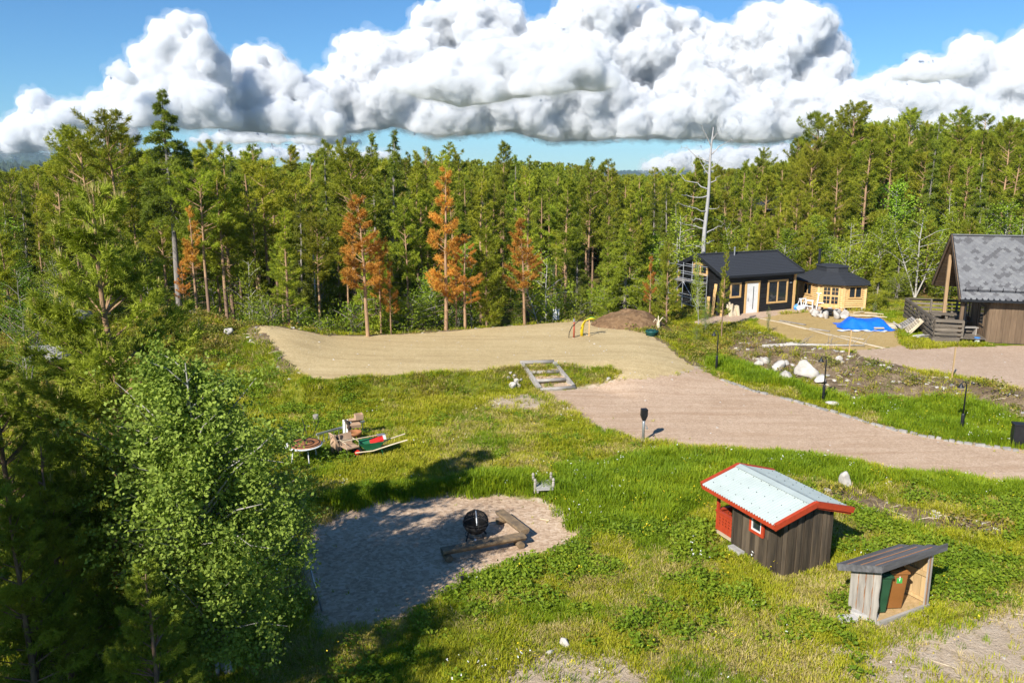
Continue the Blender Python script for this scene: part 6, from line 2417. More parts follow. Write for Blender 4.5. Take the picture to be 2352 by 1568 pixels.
# ---- blue tarpaulin over a stack, stone ring, boards, sawhorses in the yard
def tarp():
    q0 = on_ground(1985, 752)
    r = thing('blue_tarpaulin', 'bright blue tarpaulin spread over a low heap in the sandy yard', 'tarpaulin', q0, -.12)
    nx_, ny_ = 46, 30
    vs = []
    rs = np.random.default_rng(8)
    for j in range(ny_ + 1):
        for i in range(nx_ + 1):
            u, v = i / nx_, j / ny_
            x, y = (u - .5) * 3.2, (v - .5) * 2.3
            e = min(u, 1 - u) * 2
            f = min(v, 1 - v) * 2
            h = .55 * (sstep(0, .55, e) ** .8) * (sstep(0, .75, f) ** .8) * (1 - .25 * u * 0 + .12 * math.sin(3 * u * 3.1))
            h = float(h) + .07 * float(fnoise(np.array([x]), np.array([y]), .5, 85)[0] - .4) + .06 * abs(float(fnoise(np.array([x + .4 * y]), np.array([y * .5]), .28, 88)[0]) - .5) * 2 + .05 * math.sin(9 * x + 4 * y) * (1 - f) * .6
            x += .16 * math.sin(7 * v + 2) * (1 - e) + .1 * math.sin(5 * v)
            y += .16 * math.sin(8 * u) * (1 - f)
            vs.append((x, y, max(h, .012 + .03 * abs(math.sin(11 * u + 7 * v)))))
    n = nx_ + 1
    fs = [(j * n + i, j * n + i + 1, (j + 1) * n + i + 1, (j + 1) * n + i) for j in range(ny_) for i in range(nx_)]
    me = np_mesh('sheet', vs, fs, [MT['blue']], smooth=True)
    link('sheet', me, r)
    m = MB()
    vs = []
    for i in range(13):
        x = -2.0 + i * .25
        w = .25 + .14 * math.sin(i * 1.9)
        vs += [(x + .1 * math.sin(i), -1.22 - .08 * math.cos(i * 1.3) + .05 * i * .3, .05 + .03 * (i % 2)), (x, -1.22 - w + .05 * i * .3, .02 + .04 * (i % 3 == 0))]
    fs = [(2 * i, 2 * i + 1, 2 * i + 3, 2 * i + 2) for i in range(12)]
    m.add(vs, fs).build('turned_edge', MT['tarp_white'], r)
    for k in range(5):
        for j in range(2):
            MB().box((1.55 + .05 * j, -.4 + k * .16, .1 + j * .12), (.7, .13, .1)).build('covered_plank', MT['pale_wood'], r)
    t = thing('loose_board', 'grey board leaning on the right end of the blue tarpaulin', 'plank', local((q0.x, q0.y), -.12, 1.75, -.8, q0.z))
    MB().beam((.25, -.3, 0), (-.2, .35, .5), .1, .03).build('plank_board', MT['grey_wood_y'], t)
    t = thing('loose_board', 'small pale board lying before the blue tarpaulin', 'plank', local((q0.x, q0.y), -.12, .5, -1.15, q0.z))
    MB().box((0, 0, .2), (.6, .14, .03), Matrix.Rotation(.35, 3, 'X')).build('plank_board', MT['pale_wood'], t)


tarp()
random.seed(9)
SR = on_ground(1907, 727)
for k in range(11):
    a = k / 11 * 2 * math.pi + .2
    rock('hearth_stone', 'rounded pale stone of the hearth ring before the grill hut', 'stone', (SR.x + 1.0 * math.cos(a) + random.uniform(-.1, .1), SR.y + .75 * math.sin(a), SR.z), (.34, .28, .25 + .07 * (k % 3)), 200 + k, 'stone', group='stones of the hearth ring', rotz=a)
t = thing('hearth_pan', 'dark round iron pan resting on the hearth ring stones', 'pan', (SR.x - .1, SR.y + .05, SR.z + .36))
MB().lathe([(0, .02), (.4, .03), (.52, .09), (.54, .09), (.42, 0), (0, -.01)], 20).build('pan_body', MT['charcoal'], t, smooth=True)
for s in (-1, 1):
    MB().tube([(s * .52, -.08, .08), (s * .62, 0, .1), (s * .52, .08, .08)], .014, 6).build('handle', MT['charcoal'], t)
for k in range(9):
    q = on_ground(1958 + 7 * k, 724 + random.uniform(-5, 8))
    o = MB().box((0, 0, .06 + .03 * (k % 3)), (random.uniform(.6, 1.3), .12, .04), Matrix.Rotation(random.uniform(-.6, .6), 3, 'Z')).build('scrap_board', MT['pale_wood'], None, q)
    tag(o, 'pale scrap board lying behind the blue tarpaulin', 'plank', 'scrap boards behind the tarpaulin')
BL = [((1748, 733), (1812, 745), 'first pale board of the line across the sandy yard, nearest the cabin'), ((1800, 743), (1852, 757), 'second pale board of the line across the sandy yard'),
      ((1835, 751), (1908, 772), 'third pale board of the line across the sandy yard'), ((1860, 755), (1905, 762), 'grey board beside the third of the line across the yard'), ((1900, 768), (1965, 786), 'fourth pale board of the line across the sandy yard'),
      ((1955, 783), (2030, 801), 'last pale board of the line, nearest the deck'), ((1930, 772), (1985, 781), 'thin board lying between the line and the blue tarpaulin'), ((1790, 737), (1850, 747), 'grey board beside the first of the line across the yard')]
for a, b, lb in BL:
    A, B = on_ground(*a), on_ground(*b)
    t = thing('yard_board', lb, 'plank', A, 0, 'boards laid across the sandy yard')
    MB().beam((0, 0, .04), B - A + UZ * .04, .17, .04).build('plank_board', MT['grey_wood_y'] if 'grey' in lb else MT['pale_wood'], t)


def sawhorse(px, py, h, w, rot, lb):
    q = on_ground(px, py)
    t = thing('sawhorse', lb, 'sawhorse', q, rot, 'white sawhorses before the grill hut')
    MB().box((0, 0, h), (w, .09, .07)).build('top_bar', MT['white'], t)
    for s in (-1, 1):
        for y in (-1, 1):
            MB().beam((s * w * .48, y * .28, -.02), (s * w * .34, y * .03, h), .06, .05).build('leg', MT['white'], t)
        MB().beam((s * w * .44, -.2, h * .35), (s * w * .44, .2, h * .35), .045, .04).build('spreader', MT['white'], t)
    MB().beam((-w * .42, -.17, h * .4), (w * .42, -.17, h * .4), .04, .06).build('side_rail', MT['white'], t)


sawhorse(1892, 709, 1.1, 1.15, -.15, 'large pale sawhorse standing before the hut door')
sawhorse(1842, 709, .72, .6, .4, 'small pale sawhorse next to the black cabin, left of the other small one')
sawhorse(1858, 710, .62, .55, -.5, 'small pale sawhorse between the large one and its twin')
q = on_ground(1838, 712)
t = thing('plastic_bundle', 'crumpled white plastic bundle at the foot of the small sawhorses', 'bundle', q)
rock_ = rock('wrap', None, None, (0, 0, 0), (.34, .26, .24), 301, 'tarp_white')
rock_.parent = t
del_keys = [k for k in ('label', 'category', 'group') if k in rock_]
q = on_ground(1829, 711)
t = thing('blue_sack', 'small dark blue sack leaning on the black cabin corner', 'sack', q)
s_ = rock('sack_body', None, None, (0, 0, 0), (.2, .16, .26), 302, 'blue_plastic')
s_.parent = t

# fallen birch trunk on the bank, twigs
A, B = on_ground(1750, 800), on_ground(1985, 797)
t = thing('fallen_trunk', 'long thin fallen birch trunk lying across the brown bank', 'log', A)
m = MB()
m.tube([UZ * .12, (B - A) * .3 + UZ * .2, (B - A) * .65 + UZ * .14, (B - A) + UZ * .1], [.11, .09, .06, .03], 8)
m.build('trunk', MT['bark_white'], t, smooth=True)
random.seed(77)
for k in range(16):
    s = random.uniform(.3, 1.0)
    o = (B - A) * s + UZ * .15
    e = o + Vector((random.uniform(-.1, 1.0), random.uniform(-.7, .7), random.uniform(.15, .75)))
    MB().tube([o, (o + e) / 2 + UZ * .08, e], [.018, .012, .004], 4).build('twig', MT['bark_grey'], t)

# pallets and boards against the deck
def pallet(p, rot, tilt, lb, mt='grey_wood_x'):
    t = thing('wooden_pallet', lb, 'pallet', p, rot, 'pallets leaning on the deck')
    t.rotation_euler = (tilt, 0, rot)
    for k in range(7):
        MB().box((0, -.36 + k * .14, .09), (1.2, .1, .022)).build('slat', MT[mt], t)
    for x in (-.54, 0, .54):
        MB().box((x, 0, .04), (.1, .86, .075)).build('runner', MT[mt], t)


pa = on_house(-3.45, 3.0)
pallet((pa.x, pa.y, tz(pa.x, pa.y) + .4), HYAW + 1.57, -.6, 'grey slatted pallet propped on the deck side, farther back')
pa = on_house(-3.35, 1.9)
pallet((pa.x, pa.y, tz(pa.x, pa.y) + .45), HYAW + 1.5, -.85, 'pale pallet propped steeply on the deck side, nearer one', 'pale_wood')
for k in range(4):
    a = on_house(-3.75 + .05 * k, 1.2 + .22 * k)
    b = on_house(-3.0, 1.35 + .28 * k)
    za = tz(a.x, a.y)
    t = thing('leaning_board', ['pale board leaning on the deck, nearest the frame front', 'pale board leaning on the deck, second from the front', 'pale board leaning on the deck, third from the front', 'pale board leaning on the deck beside the pallet'][k], 'plank', (a.x, a.y, za), 0, 'boards leaning on the deck')
    MB().beam((0, 0, 0), (b.x - a.x, b.y - a.y, .85), .12, .03).build('plank_board', MT['pale_wood'], t)
pa = on_house(-3.3, .25)
t = thing('board_stack', 'low stack of white and grey board offcuts in the grass by the deck corner', 'board stack', (pa.x, pa.y, tz(pa.x, pa.y)), HYAW + .6)
random.seed(4)
for k in range(9):
    MB().box((random.uniform(-.1, .1), -.2 + .13 * (k % 4), .06 + .05 * (k // 4) + .01 * k), (random.uniform(.7, 1.0), .12, .03), Matrix.Rotation(random.uniform(-.2, .2), 3, 'Z')).build('offcut', MT['white'] if k % 2 else MT['grey_wood_x'], t)

# ---- garden things on the grass: tables, ladder, pot, barrow, chairs
def round_table(p, name, lb, up, top_m, leg_m, rad=.6, h=.72, tilt=0):
    t = thing(name, lb, 'table', p)
    if not up:
        MB().lathe([(0, h), (rad, h), (rad + .02, h - .02), (rad, h - .05), (0, h - .05)][::-1], 32).build('tabletop', MT[top_m], t)
        for k in range(4):
            a = k * math.pi / 2 + .6
            MB().tube([(rad * .75 * math.cos(a), rad * .75 * math.sin(a), -.05), (rad * .6 * math.cos(a), rad * .6 * math.sin(a), h - .04)], .02, 8).build('leg', MT[leg_m], t)
    else:
        MB().lathe([(0, .0), (rad, .0), (rad, .035), (0, .035)], 32).build('tabletop', MT[top_m], t)
        m = MB()
        n = 36
        for r0 in (.9, .55):
            m.tube([(rad * r0 * math.cos(2 * math.pi * k / n), rad * r0 * math.sin(2 * math.pi * k / n), .05) for k in range(n + 1)], .014, 6)
        m.build('ring_frame', MT['trim_black'], t)
        for k in range(4):
            a = k * math.pi / 2 + .3
            ex, ey = math.cos(a), math.sin(a)
            MB().tube([(rad * .6 * ex, rad * .6 * ey, .05), (-rad * .1 * ex, -rad * .1 * ey, .14), (rad * .5 * ex + .1 * ey, rad * .5 * ey, .3), (rad * (.95) * ex, rad * .75 * ey, .82)], .014, 6).build('leg', MT['trim_black'], t)
    return t


TP = on_ground(700, 1062)
round_table(TP, 'round_table', 'white rimmed round garden table carrying an upturned table', False, 'white', 'white', .64, .70)
round_table(TP + Vector((.04, 0, .705)), 'upturned_table', 'upturned round brown table with black iron legs on the white table', True, 'terracotta', 'trim_black', .57)
la, lb_ = on_ground(728, 1022), on_ground(838, 990)
t = thing('ladder', 'aluminium ladder lying on its edge in the grass behind the pot', 'ladder', la)
d = lb_ - la
for z in (.04, .42):
    MB().beam(Vector((0, 0, z)), d + UZ * z, .05, .075, up=(0, 0, 1)).build('rail', MT['aluminium'], t)
for k in range(10):
    MB().tube([d * (.04 + k * .102) + UZ * .04, d * (.04 + k * .102) + UZ * .42], .017, 6).build('rung', MT['aluminium'], t)
q = on_ground(816, 1012)
t = thing('flower_pot', 'empty terracotta flower pot in front of the ladder', 'pot', q)
MB().lathe([(0, .02), (.17, 0), (.22, .26), (.26, .27), (.27, .38), (.24, .38), (.21, .28), (.16, .06), (0, .06)], 20).build('pot_body', MT['terracotta'], t, smooth=True)
q2 = on_ground(800, 1004)
t = thing('folded_chair', 'folded white garden chair with brown cushions leaning on the ladder', 'chair', q2, .3)
for k in range(3):
    MB().beam((-.16 + k * .12, -.12, 0), (-.14 + k * .12, .06, .72), .09, .03).build('slat', MT['white'], t)
MB().box((.22, .02, .5), (.55, .3, .14), Matrix.Rotation(.3, 3, 'X')).build('cushion', MT['card'], t)
MB().box((.3, .1, .66), (.5, .26, .1), Matrix.Rotation(-.5, 3, 'X')).build('cushion', MT['card'], t)
m = MB()
m.tube([(-.1, -.1, .74), (.0, .0, .62), (.04, -.12, .45), (.02, -.14, .3)], [.05, .08, .07, .03], 7)
m.build('straps', MT['dark_cloth'], t, smooth=True)
t2 = thing('cardboard_box', 'open brown cardboard box on top of the cushions by the pot', 'box', q2 + Vector((.42, .1, .74)), .5)
for a, b in (((0, .12, .08), (.3, .02, .22)), ((0, -.12, .08), (.3, .02, .2)), ((.14, 0, .08), (.02, .24, .26)), ((-.14, 0, .08), (.02, .24, .18))):
    MB().box(a, b).build('box_wall', MT['card'], t2)


def barrow():
    q = on_ground(856, 1046)
    r = thing('wheelbarrow', 'green wheelbarrow with a red tub in it and long pale wooden handles', 'wheelbarrow', q, .25)
    m = MB()
    tp = [(-.48, -.3, .56), (.42, -.34, .62), (.42, .34, .62), (-.48, .3, .56)]
    bt = [(-.22, -.18, .27), (.22, -.2, .29), (.22, .2, .29), (-.22, .18, .27)]
    m.add(tp + bt + [(x * .94, y * .94, z) for x, y, z in tp] + [(x * .94, y * .94, z + .02) for x, y, z in bt],
          [(0, 1, 5, 4)[::-1], (1, 2, 6, 5)[::-1], (2, 3, 7, 6)[::-1], (3, 0, 4, 7)[::-1], (4, 5, 6, 7)[::-1],
           (8, 9, 13, 12), (9, 10, 14, 13), (10, 11, 15, 14), (11, 8, 12, 15), (12, 13, 14, 15), (0, 1, 9, 8), (1, 2, 10, 9), (2, 3, 11, 10), (3, 0, 8, 11)])
    m.build('tray', MT['barrow_green'], r)
    for s in (-1, 1):
        MB().tube([(-.62, s * .1, .2), (.0, s * .24, .27), (.75, s * .34, .5), (1.25, s * .36, .62)], [.022, .022, .024, .026], 8).build('handle', MT['pale_wood'], r)
        MB().tube([(.3, s * .26, .36), (.38, s * .28, .0), (.28, s * .24, -.02)], .017, 6).build('leg', MT['barrow_green'], r)
    w = MB()
    n = 20
    w.tube([(-.55 + .15 * math.cos(2 * math.pi * k / n), -.02, .19 + .15 * math.sin(2 * math.pi * k / n)) for k in range(n + 1)], .055, 10)
    wh = w.build('wheel', MT['rubber'], r, smooth=True)
    MB().tube([(-.55, -.065, .19), (-.55, .035, .19)], .1, 14).build('rim', MT['red_plastic'], wh)
    MB().tube([(-.55, -.14, .19), (-.55, .12, .19)], .018, 8).build('axle', MT['steel'], wh)
    t = thing('red_tub', 'red plastic tub lying in the green wheelbarrow', 'tub', local((q.x, q.y), .25, .18, 0, q.z + .36), .25)
    m = MB()
    m.add([(-.2, -.2, 0), (.16, -.2, .02), (.16, .2, .02), (-.2, .2, 0), (-.26, -.25, .16), (.24, -.25, .32), (.24, .25, .32), (-.26, .25, .16)], [(3, 2, 1, 0), (0, 1, 5, 4), (1, 2, 6, 5), (2, 3, 7, 6), (3, 0, 4, 7), (4, 5, 6, 7)])
    m.build('tub_body', MT['red_plastic'], t)
    m = MB()
    m.beam((.27, -.26, .33), (.27, .27, .33), .1, .03)
    m.build('tub_rim', MT['white'], t)
    t = thing('spade', 'long pale spade handle lying across the wheelbarrow', 'spade', local((q.x, q.y), .25, -.55, .05, q.z + .6), .25)
    MB().tube([(-.5, -.05, .04), (.75, .18, .1)], .018, 8).build('shaft', MT['pale_wood'], t)
    MB().box((.9, .2, .1), (.3, .2, .02), Matrix.Rotation(.2, 3, 'Z')).build('blade', MT['steel'], t)


barrow()


def garden_chair(px, py, rot, lb, dz=0):
    q = on_ground(px, py)
    t = thing('garden_chair', lb, 'chair', q, rot, 'brown garden chairs by the wheelbarrow')
    MB().box((0, 0, .42), (.5, .46, .04)).build('seat', MT['card'], t)
    MB().box((0, .3, .62), (.5, .05, .46), Matrix.Rotation(-.35, 3, 'X')).build('backrest', MT['card'], t)
    for sx in (-.23, .23):
        for sy in (-.2, .22):
            MB().tube([(sx * 1.05, sy * 1.1, 0), (sx, sy, .42)], .014, 6).build('leg', MT['trim_black'], t)
        MB().tube([(sx, .2, .42), (sx, .38, .86)], .014, 6).build('back_post', MT['trim_black'], t)
        MB().tube([(sx * 1.05, -.2, .42), (sx * 1.08, -.2, .62), (sx * 1.08, .3, .64)], .014, 6).build('armrest', MT['pale_wood'], t)


garden_chair(805, 1050, .7, 'brown-seated garden chair with black legs left of the wheelbarrow')
garden_chair(786, 1042, 2.2, 'brown garden chair draped with dark cloths, left of the other chair')
q = on_ground(781, 1044)
t = thing('dark_coat', 'dark brown cloths hanging over the back of the garden chair', 'clothes', q + Vector((-.02, .0, .0)))
for k in range(4):
    MB().tube([(-.2 + .1 * k, -.1, .8), (-.21 + .1 * k, -.17, .5), (-.2 + .1 * k, -.15, .16)], [.06, .075, .05], 7).build('cloth_fold', MT['dark_cloth'] if k > 1 else MT['card'], t, smooth=True)
q = on_ground(726, 972)
t = thing('tree_stump', 'grey weathered tree stump in the grass above the round table', 'stump', q)
MB().lathe([(.17, -.1), (.13, .1), (.12, .36), (.1, .38), (0, .37)], 10).build('stump_body', MT['grey_wood'], t)
for k in range(4):
    MB().tube([(.1 * math.cos(k * 1.6), .1 * math.sin(k * 1.6), .06), (.3 * math.cos(k * 1.6), .3 * math.sin(k * 1.6), -.04)], [.05, .02], 5).build('root', MT['grey_wood'], t)
q = on_ground(428, 762)

# ---- fire globe and log benches in the gravel pit
def fire_globe():
    q = on_ground(1093, 1234)
    r = thing('fire_globe', 'round black mesh fire globe on short legs in the gravel pit', 'fire pit', q)
    c = Vector((0, 0, .48))
    R0 = .36
    n = 28
    lowr = [(R0 * math.sin(a), c.z - R0 * math.cos(a)) for a in np.linspace(0, math.pi * .44, 8)]
    MB().lathe(lowr + [(p[0] * .95, p[1] + .01) for p in lowr[::-1]], 28).build('bowl', MT['charcoal'], r, smooth=True)
    m = MB()
    for k in range(48):
        a = 2 * math.pi * k / 48
        pts = [c + Vector((R0 * math.sin(t) * math.cos(a), R0 * math.sin(t) * math.sin(a), -R0 * math.cos(t))) for t in np.linspace(math.pi * .42, math.pi * .97, 9)]
        m.tube(pts, .0055, 3, caps=False)
    for t in np.linspace(math.pi * .46, math.pi * .95, 20):
        pts = [c + Vector((R0 * math.sin(t) * math.cos(2 * math.pi * k / n), R0 * math.sin(t) * math.sin(2 * math.pi * k / n), -R0 * math.cos(t))) for k in range(n + 1)]
        m.tube(pts, .0055, 3, caps=False)
    o = m.build('mesh_screen', MT['charcoal'], r)
    o['kind'] = 'stuff'
    for t, w in ((math.pi * .44, .016), (math.pi * .52, .014), (math.pi * .74, .01)):
        pts = [c + Vector((R0 * 1.01 * math.sin(t) * math.cos(2 * math.pi * k / n), R0 * 1.01 * math.sin(t) * math.sin(2 * math.pi * k / n), -R0 * 1.01 * math.cos(t))) for k in range(n + 1)]
        MB().tube(pts, w, 6, caps=False).build('hoop', MT['charcoal'], r)
    for a in (0.3, .3 + math.pi / 2):
        pts = [c + Vector((R0 * 1.02 * math.sin(t) * math.cos(a), R0 * 1.02 * math.sin(t) * math.sin(a), -R0 * 1.02 * math.cos(t))) for t in np.linspace(math.pi * .45, math.pi * 1.55, 20)]
        MB().tube(pts, .013, 6, caps=False).build('hoop', MT['charcoal'], r)
    pts = [c + Vector((.05 * math.sin(t), -R0 * 1.03 * math.sin(t), -R0 * 1.03 * math.cos(t))) for t in np.linspace(math.pi * .56, math.pi * .97, 8)]
    MB().tube(pts, .018, 6).build('door_handle', MT['steel'], r)
    for k in range(4):
        a = k * math.pi / 2 + .75
        MB().tube([c + Vector((R0 * .72 * math.cos(a), R0 * .72 * math.sin(a), -.2)), (R0 * 1.02 * math.cos(a), R0 * 1.02 * math.sin(a), 0)], [.025, .022], 7).build('leg', MT['trim_black'], r)
    n = 30
    MB().tube([(R0 * .86 * math.cos(2 * math.pi * k / n), R0 * .86 * math.sin(2 * math.pi * k / n), .12) for k in range(n + 1)], .014, 6).build('base_ring', MT['trim_black'], r)
    g = on_ground(1093, 1238)
    MB().tube([(0, -.32, .12), (0, -.42, -.01)], .035, 8).build('drain_spout', MT['steel'], r)


fire_globe()


def log_bench(a, b, lb, sup):
    A, B = on_ground(*a), on_ground(*b)
    t = thing('log_bench', lb, 'bench', A, 0, 'half-log benches round the fire globe')
    d = B - A
    dn = d.normalized()
    s = Vector((dn.y, -dn.x, 0))
    prof = [(-.14, .0), (-.15, -.06), (-.1, -.14), (0, -.17), (.1, -.14), (.15, -.06), (.14, .0)]
    m = MB()
    m.prism(prof, UZ * .34 - dn * .08, s, UZ, d + dn * .16)
    fix_normals(m.build('seat_log', MT['bench_log'], t))
    for k in sup:
        c = d * k + UZ * .1
        MB().tube([c - s * .2, c + s * .2], .105, 12).build('support_log', MT['bench_log'], t, smooth=False)


MT['bench_log'] = pmat('old_log', (.29, .20, .11), (.11, .085, .06), 5, (1, 1, 1), .85, bmp=.4)
log_bench((1022, 1286), (1198, 1252), 'half-log bench before the fire globe, running left to right', (.03, .96))
log_bench((1203, 1238), (1150, 1196), 'half-log bench right of the fire globe, running away from the camera', (.9,))
o = MB().tube([(0, 0, .02), (.28, -.12, .02)], .022, 7).build('split_stick', MT['pale_wood'], None, on_ground(1240, 1192))
tag(o, 'small pale stick lying on the gravel right of the benches', 'stick')
q = on_ground(742, 1402)
t = thing('metal_pole', 'thin leaning metal pole at the left edge of the gravel pit', 'pole', q)
MB().tube([(0, 0, -.1), (-.33, .1, 1.32)], .022, 8).build('pole', MT['steel'], t, smooth=True)
MB().lathe([(.03, 0), (.03, .04), (0, .05)], 8, (-.33, .1, 1.31)).build('pole_cap', MT['steel'], t)
q = on_ground(1062, 1348)
t = thing('garden_light', 'small black garden light in the grass at the pit edge', 'light', q)
MB().tube([(0, 0, -.05), (0, 0, .24)], .018, 6).build('pole', MT['black'], t)
MB().lathe([(.03, .22), (.045, .28), (.045, .31), (0, .33)], 10).build('lamp_head', MT['black'], t)

# little plank footbridge
q = on_ground(1248, 1122)
t = thing('plank_footbridge', 'little pale plank footbridge with four carved posts at the pit corner', 'footbridge', q, .1)
for k in range(5):
    MB().box((0, -.36 + k * .17, .14), (.55, .155, .035), Matrix.Rotation(random.uniform(-.04, .04), 3, 'Z')).build('plank', MT['footbridge'] if 'footbridge' in MT else MT['white'], t)
for sx in (-.3, .3):
    MB().box((sx * .8, 0, .08), (.06, .85, .08)).build('beam', MT['grey_wood_y'], t)
    for sy in (-.2, .32):
        MB().lathe([(.045, -.05), (.045, .3), (.03, .33), (.05, .38), (.03, .44), (0, .45)], 8, (sx, sy, 0)).build('bridge_post', MT['grey_wood'], t)

# sign, street lamps and post in the wood
q = D(1277, 722, 53.5)
zg = tz(q.x, 53.5)
t = thing('notice_board', 'plain white notice board on a trunk behind the sand plateau', 'sign', (q.x, 53.5, zg))
MB().box((0, -.03, q.z - zg), (.42, .03, .72)).build('board', MT['white'], t)
MB().tube([(0, .05, -.1), (0, .05, q.z - zg + .5)], .06, 8).build('sign_post', MT['bark_grey'], t)


def street_lamp(px, ptop, Y, arm, lb):
    q = D(px, ptop, Y)
    zg = tz(q.x, Y)
    h = q.z - zg
    t = thing('street_lamp', lb, 'street lamp', (q.x, Y, zg))
    MB().tube([(0, 0, 0), (0, 0, h * .5), (0, 0, h)], [.07, .055, .04], 8).build('pole', MT['aluminium'], t, smooth=True)
    MB().tube([(0, 0, h - .02), arm], .032, 6).build('arm', MT['aluminium'], t, smooth=True) if False else MB().tube([(0, 0, h - .02), (arm[0], arm[1], h + arm[2])], .032, 6).build('arm', MT['aluminium'], t, smooth=True)
    MB().box((arm[0] * 1.08, arm[1] * 1.08, h + arm[2] + .02), (.5, .2, .1)).build('lamp_head', MT['white'], t)


street_lamp(718, 552, 58, (-.3, -.2, .1), 'pale street lamp pole among the trunks, left of the orange pines')
street_lamp(1103, 612, 58, (.85, -.2, 1.05), 'street lamp with a slanting arm right of the bushy orange pine')
# grey forest road glimpsed through the gap
rp = [(1120, 686), (1180, 682), (1250, 690), (1250, 702), (1180, 697), (1120, 700)]
# ---------------------------------------------------------------- cumulus clouds: real vapour bodies a few kilometres off
def cloud_mat(name, dens):
    m = bpy.data.materials.new(name)
    m.use_nodes = True
    n = m.node_tree
    n.nodes.clear()
    o = n.nodes.new('ShaderNodeOutputMaterial')
    pv = n.nodes.new('ShaderNodeVolumePrincipled')
    pv.inputs['Color'].default_value = (.962, .967, .976, 1)
    pv.inputs['Density'].default_value = dens
    pv.inputs['Anisotropy'].default_value = 0.0
    n.links.new(pv.outputs[0], o.inputs['Volume'])
    return m


M_CLOUD = cloud_mat('cloud_vapour', .062)
M_WISP = cloud_mat('cloud_fringe', .005)
_bm = bmesh.new()
bmesh.ops.create_icosphere(_bm, subdivisions=2, radius=1)
ICO_V = np.array([v.co[:] for v in _bm.verts])
ICO_F = np.array([[v.index for v in f.verts] for f in _bm.faces])
_bm.free()


def cloud(label, top, base, Y, step, seed, depth=150, lumps=(80, 42, 30, 18), voxel=8, fill=.75, thin=1.0):
    """billows packed under the cloud's upper outline and over its flat base"""
    rr = random.Random(seed)
    xs = [p[0] for p in top]
    T = lambda x: float(np.interp(x, xs, [p[1] for p in top]))
    Bs = lambda x: float(np.interp(x, [p[0] for p in base], [p[1] for p in base]))
    out = []
    x = xs[0]
    while x < xs[-1]:
        t, b = T(x), Bs(x)
        y = b - 5
        while y > t:
            r = (.38 + 1.25 * rr.random() ** 1.6) * step
            r = min(r, (b - t) * .42 + 3)
            f = (y - t) / max(b - t, 1)
            r *= .7 + .5 * min(1, f * 1.6)
            yy = min(max(y, t + r * .92), b - r * .55)
            out.append((x + rr.uniform(-.45, .45) * step, yy, Y + rr.uniform(-1, 1) * depth * (.25 + .45 * min(1, f * 1.5)), r))
            y -= step * fill
        # small billows along the rim
        for _ in range(2):
            r = rr.uniform(.2, .42) * step
            xx = x + rr.uniform(-.5, .5) * step
            out.append((xx, T(xx) + r * rr.uniform(.6, 1.8), Y + rr.uniform(-.6, .3) * depth * .4, r))
        x += step * .6
    vs, fs = [], []
    for i, (px, py, yy, r) in enumerate(out):
        c = np.array(D(px, py, yy))
        vs.append(ICO_V * (r * yy / F) * (1, thin, 1) + c)
        fs.append(ICO_F + i * len(ICO_V))
    me = np_mesh('cloud', np.concatenate(vs), np.concatenate(fs), [M_CLOUD])
    o = link('cloud', me)
    md = o.modifiers.new('merge', 'REMESH')
    md.mode = 'VOXEL'
    md.voxel_size = voxel
    k = Y / 2800
    for sz, st in ((lumps[0], lumps[1]), (lumps[2], lumps[3]), (lumps[2] * .45, lumps[3] * .62)):
        t = bpy.data.textures.new('billow', 'VORONOI')
        t.noise_scale = sz * k
        t.distance_metric = 'DISTANCE_SQUARED'
        d = o.modifiers.new('billow', 'DISPLACE')
        d.texture = t
        d.strength = -st * k
        d.mid_level = .3
        d.texture_coords = 'GLOBAL'
    t = bpy.data.textures.new('wisp', 'CLOUDS')
    t.noise_scale = 11 * k
    t.noise_depth = 3
    d = o.modifiers.new('wisp', 'DISPLACE')
    d.texture = t
    d.strength = 17 * k
    d.texture_coords = 'GLOBAL'
    m2 = o.modifiers.new('clean', 'REMESH')
    m2.mode = 'VOXEL'
    m2.voxel_size = voxel * .6
    # keep the finished shape only
    dg = bpy.context.evaluated_depsgraph_get()
    fin = bpy.data.meshes.new_from_object(o.evaluated_get(dg))
    o.modifiers.clear()
    co = np.empty(len(fin.vertices) * 3, np.float32)
    fin.vertices.foreach_get('co', co)
    co = co.reshape(-1, 3).astype(float)
    # flat base: what hangs below the condensation level is pressed up to it
    zc = co[:, 1] * math.cos(PITCH) - (co[:, 2] - CAM_H) * math.sin(PITCH)
    px = 1176 + F * co[:, 0] / zc
    by_ = np.interp(px, [p[0] for p in base], [p[1] for p in base])
    yn = (by_ - 784) / F
    zb = CAM_H + co[:, 1] * (-math.sin(PITCH) - yn * math.cos(PITCH)) / (math.cos(PITCH) - yn * math.sin(PITCH)) - 8
    zb = zb + 30 * k * (fnoise(co[:, 0], co[:, 1], 90 * k, 91, 3) - .5)
    low = co[:, 2] < zb
    co[low, 2] = zb[low] + (co[low, 2] - zb[low]) * .12
    fin.vertices.foreach_set('co', co.astype(np.float32).ravel())
    fin.update()
    o.data = fin
    # thin ragged fringe round the dense body
    fr = fin.copy()
    f2 = link('cloud_fringe', fr, o)
    t = bpy.data.textures.new('fringe', 'CLOUDS')
    t.noise_scale = 26 * k
    t.noise_depth = 4
    d = f2.modifiers.new('fringe', 'DISPLACE')
    d.texture = t
    d.strength = 52 * k
    d.mid_level = .28
    d.texture_coords = 'GLOBAL'
    fr.materials.clear()
    fr.materials.append(M_WISP)
    fin.materials.clear()
    fin.materials.append(M_CLOUD)
    return tag(o, label, 'cloud')


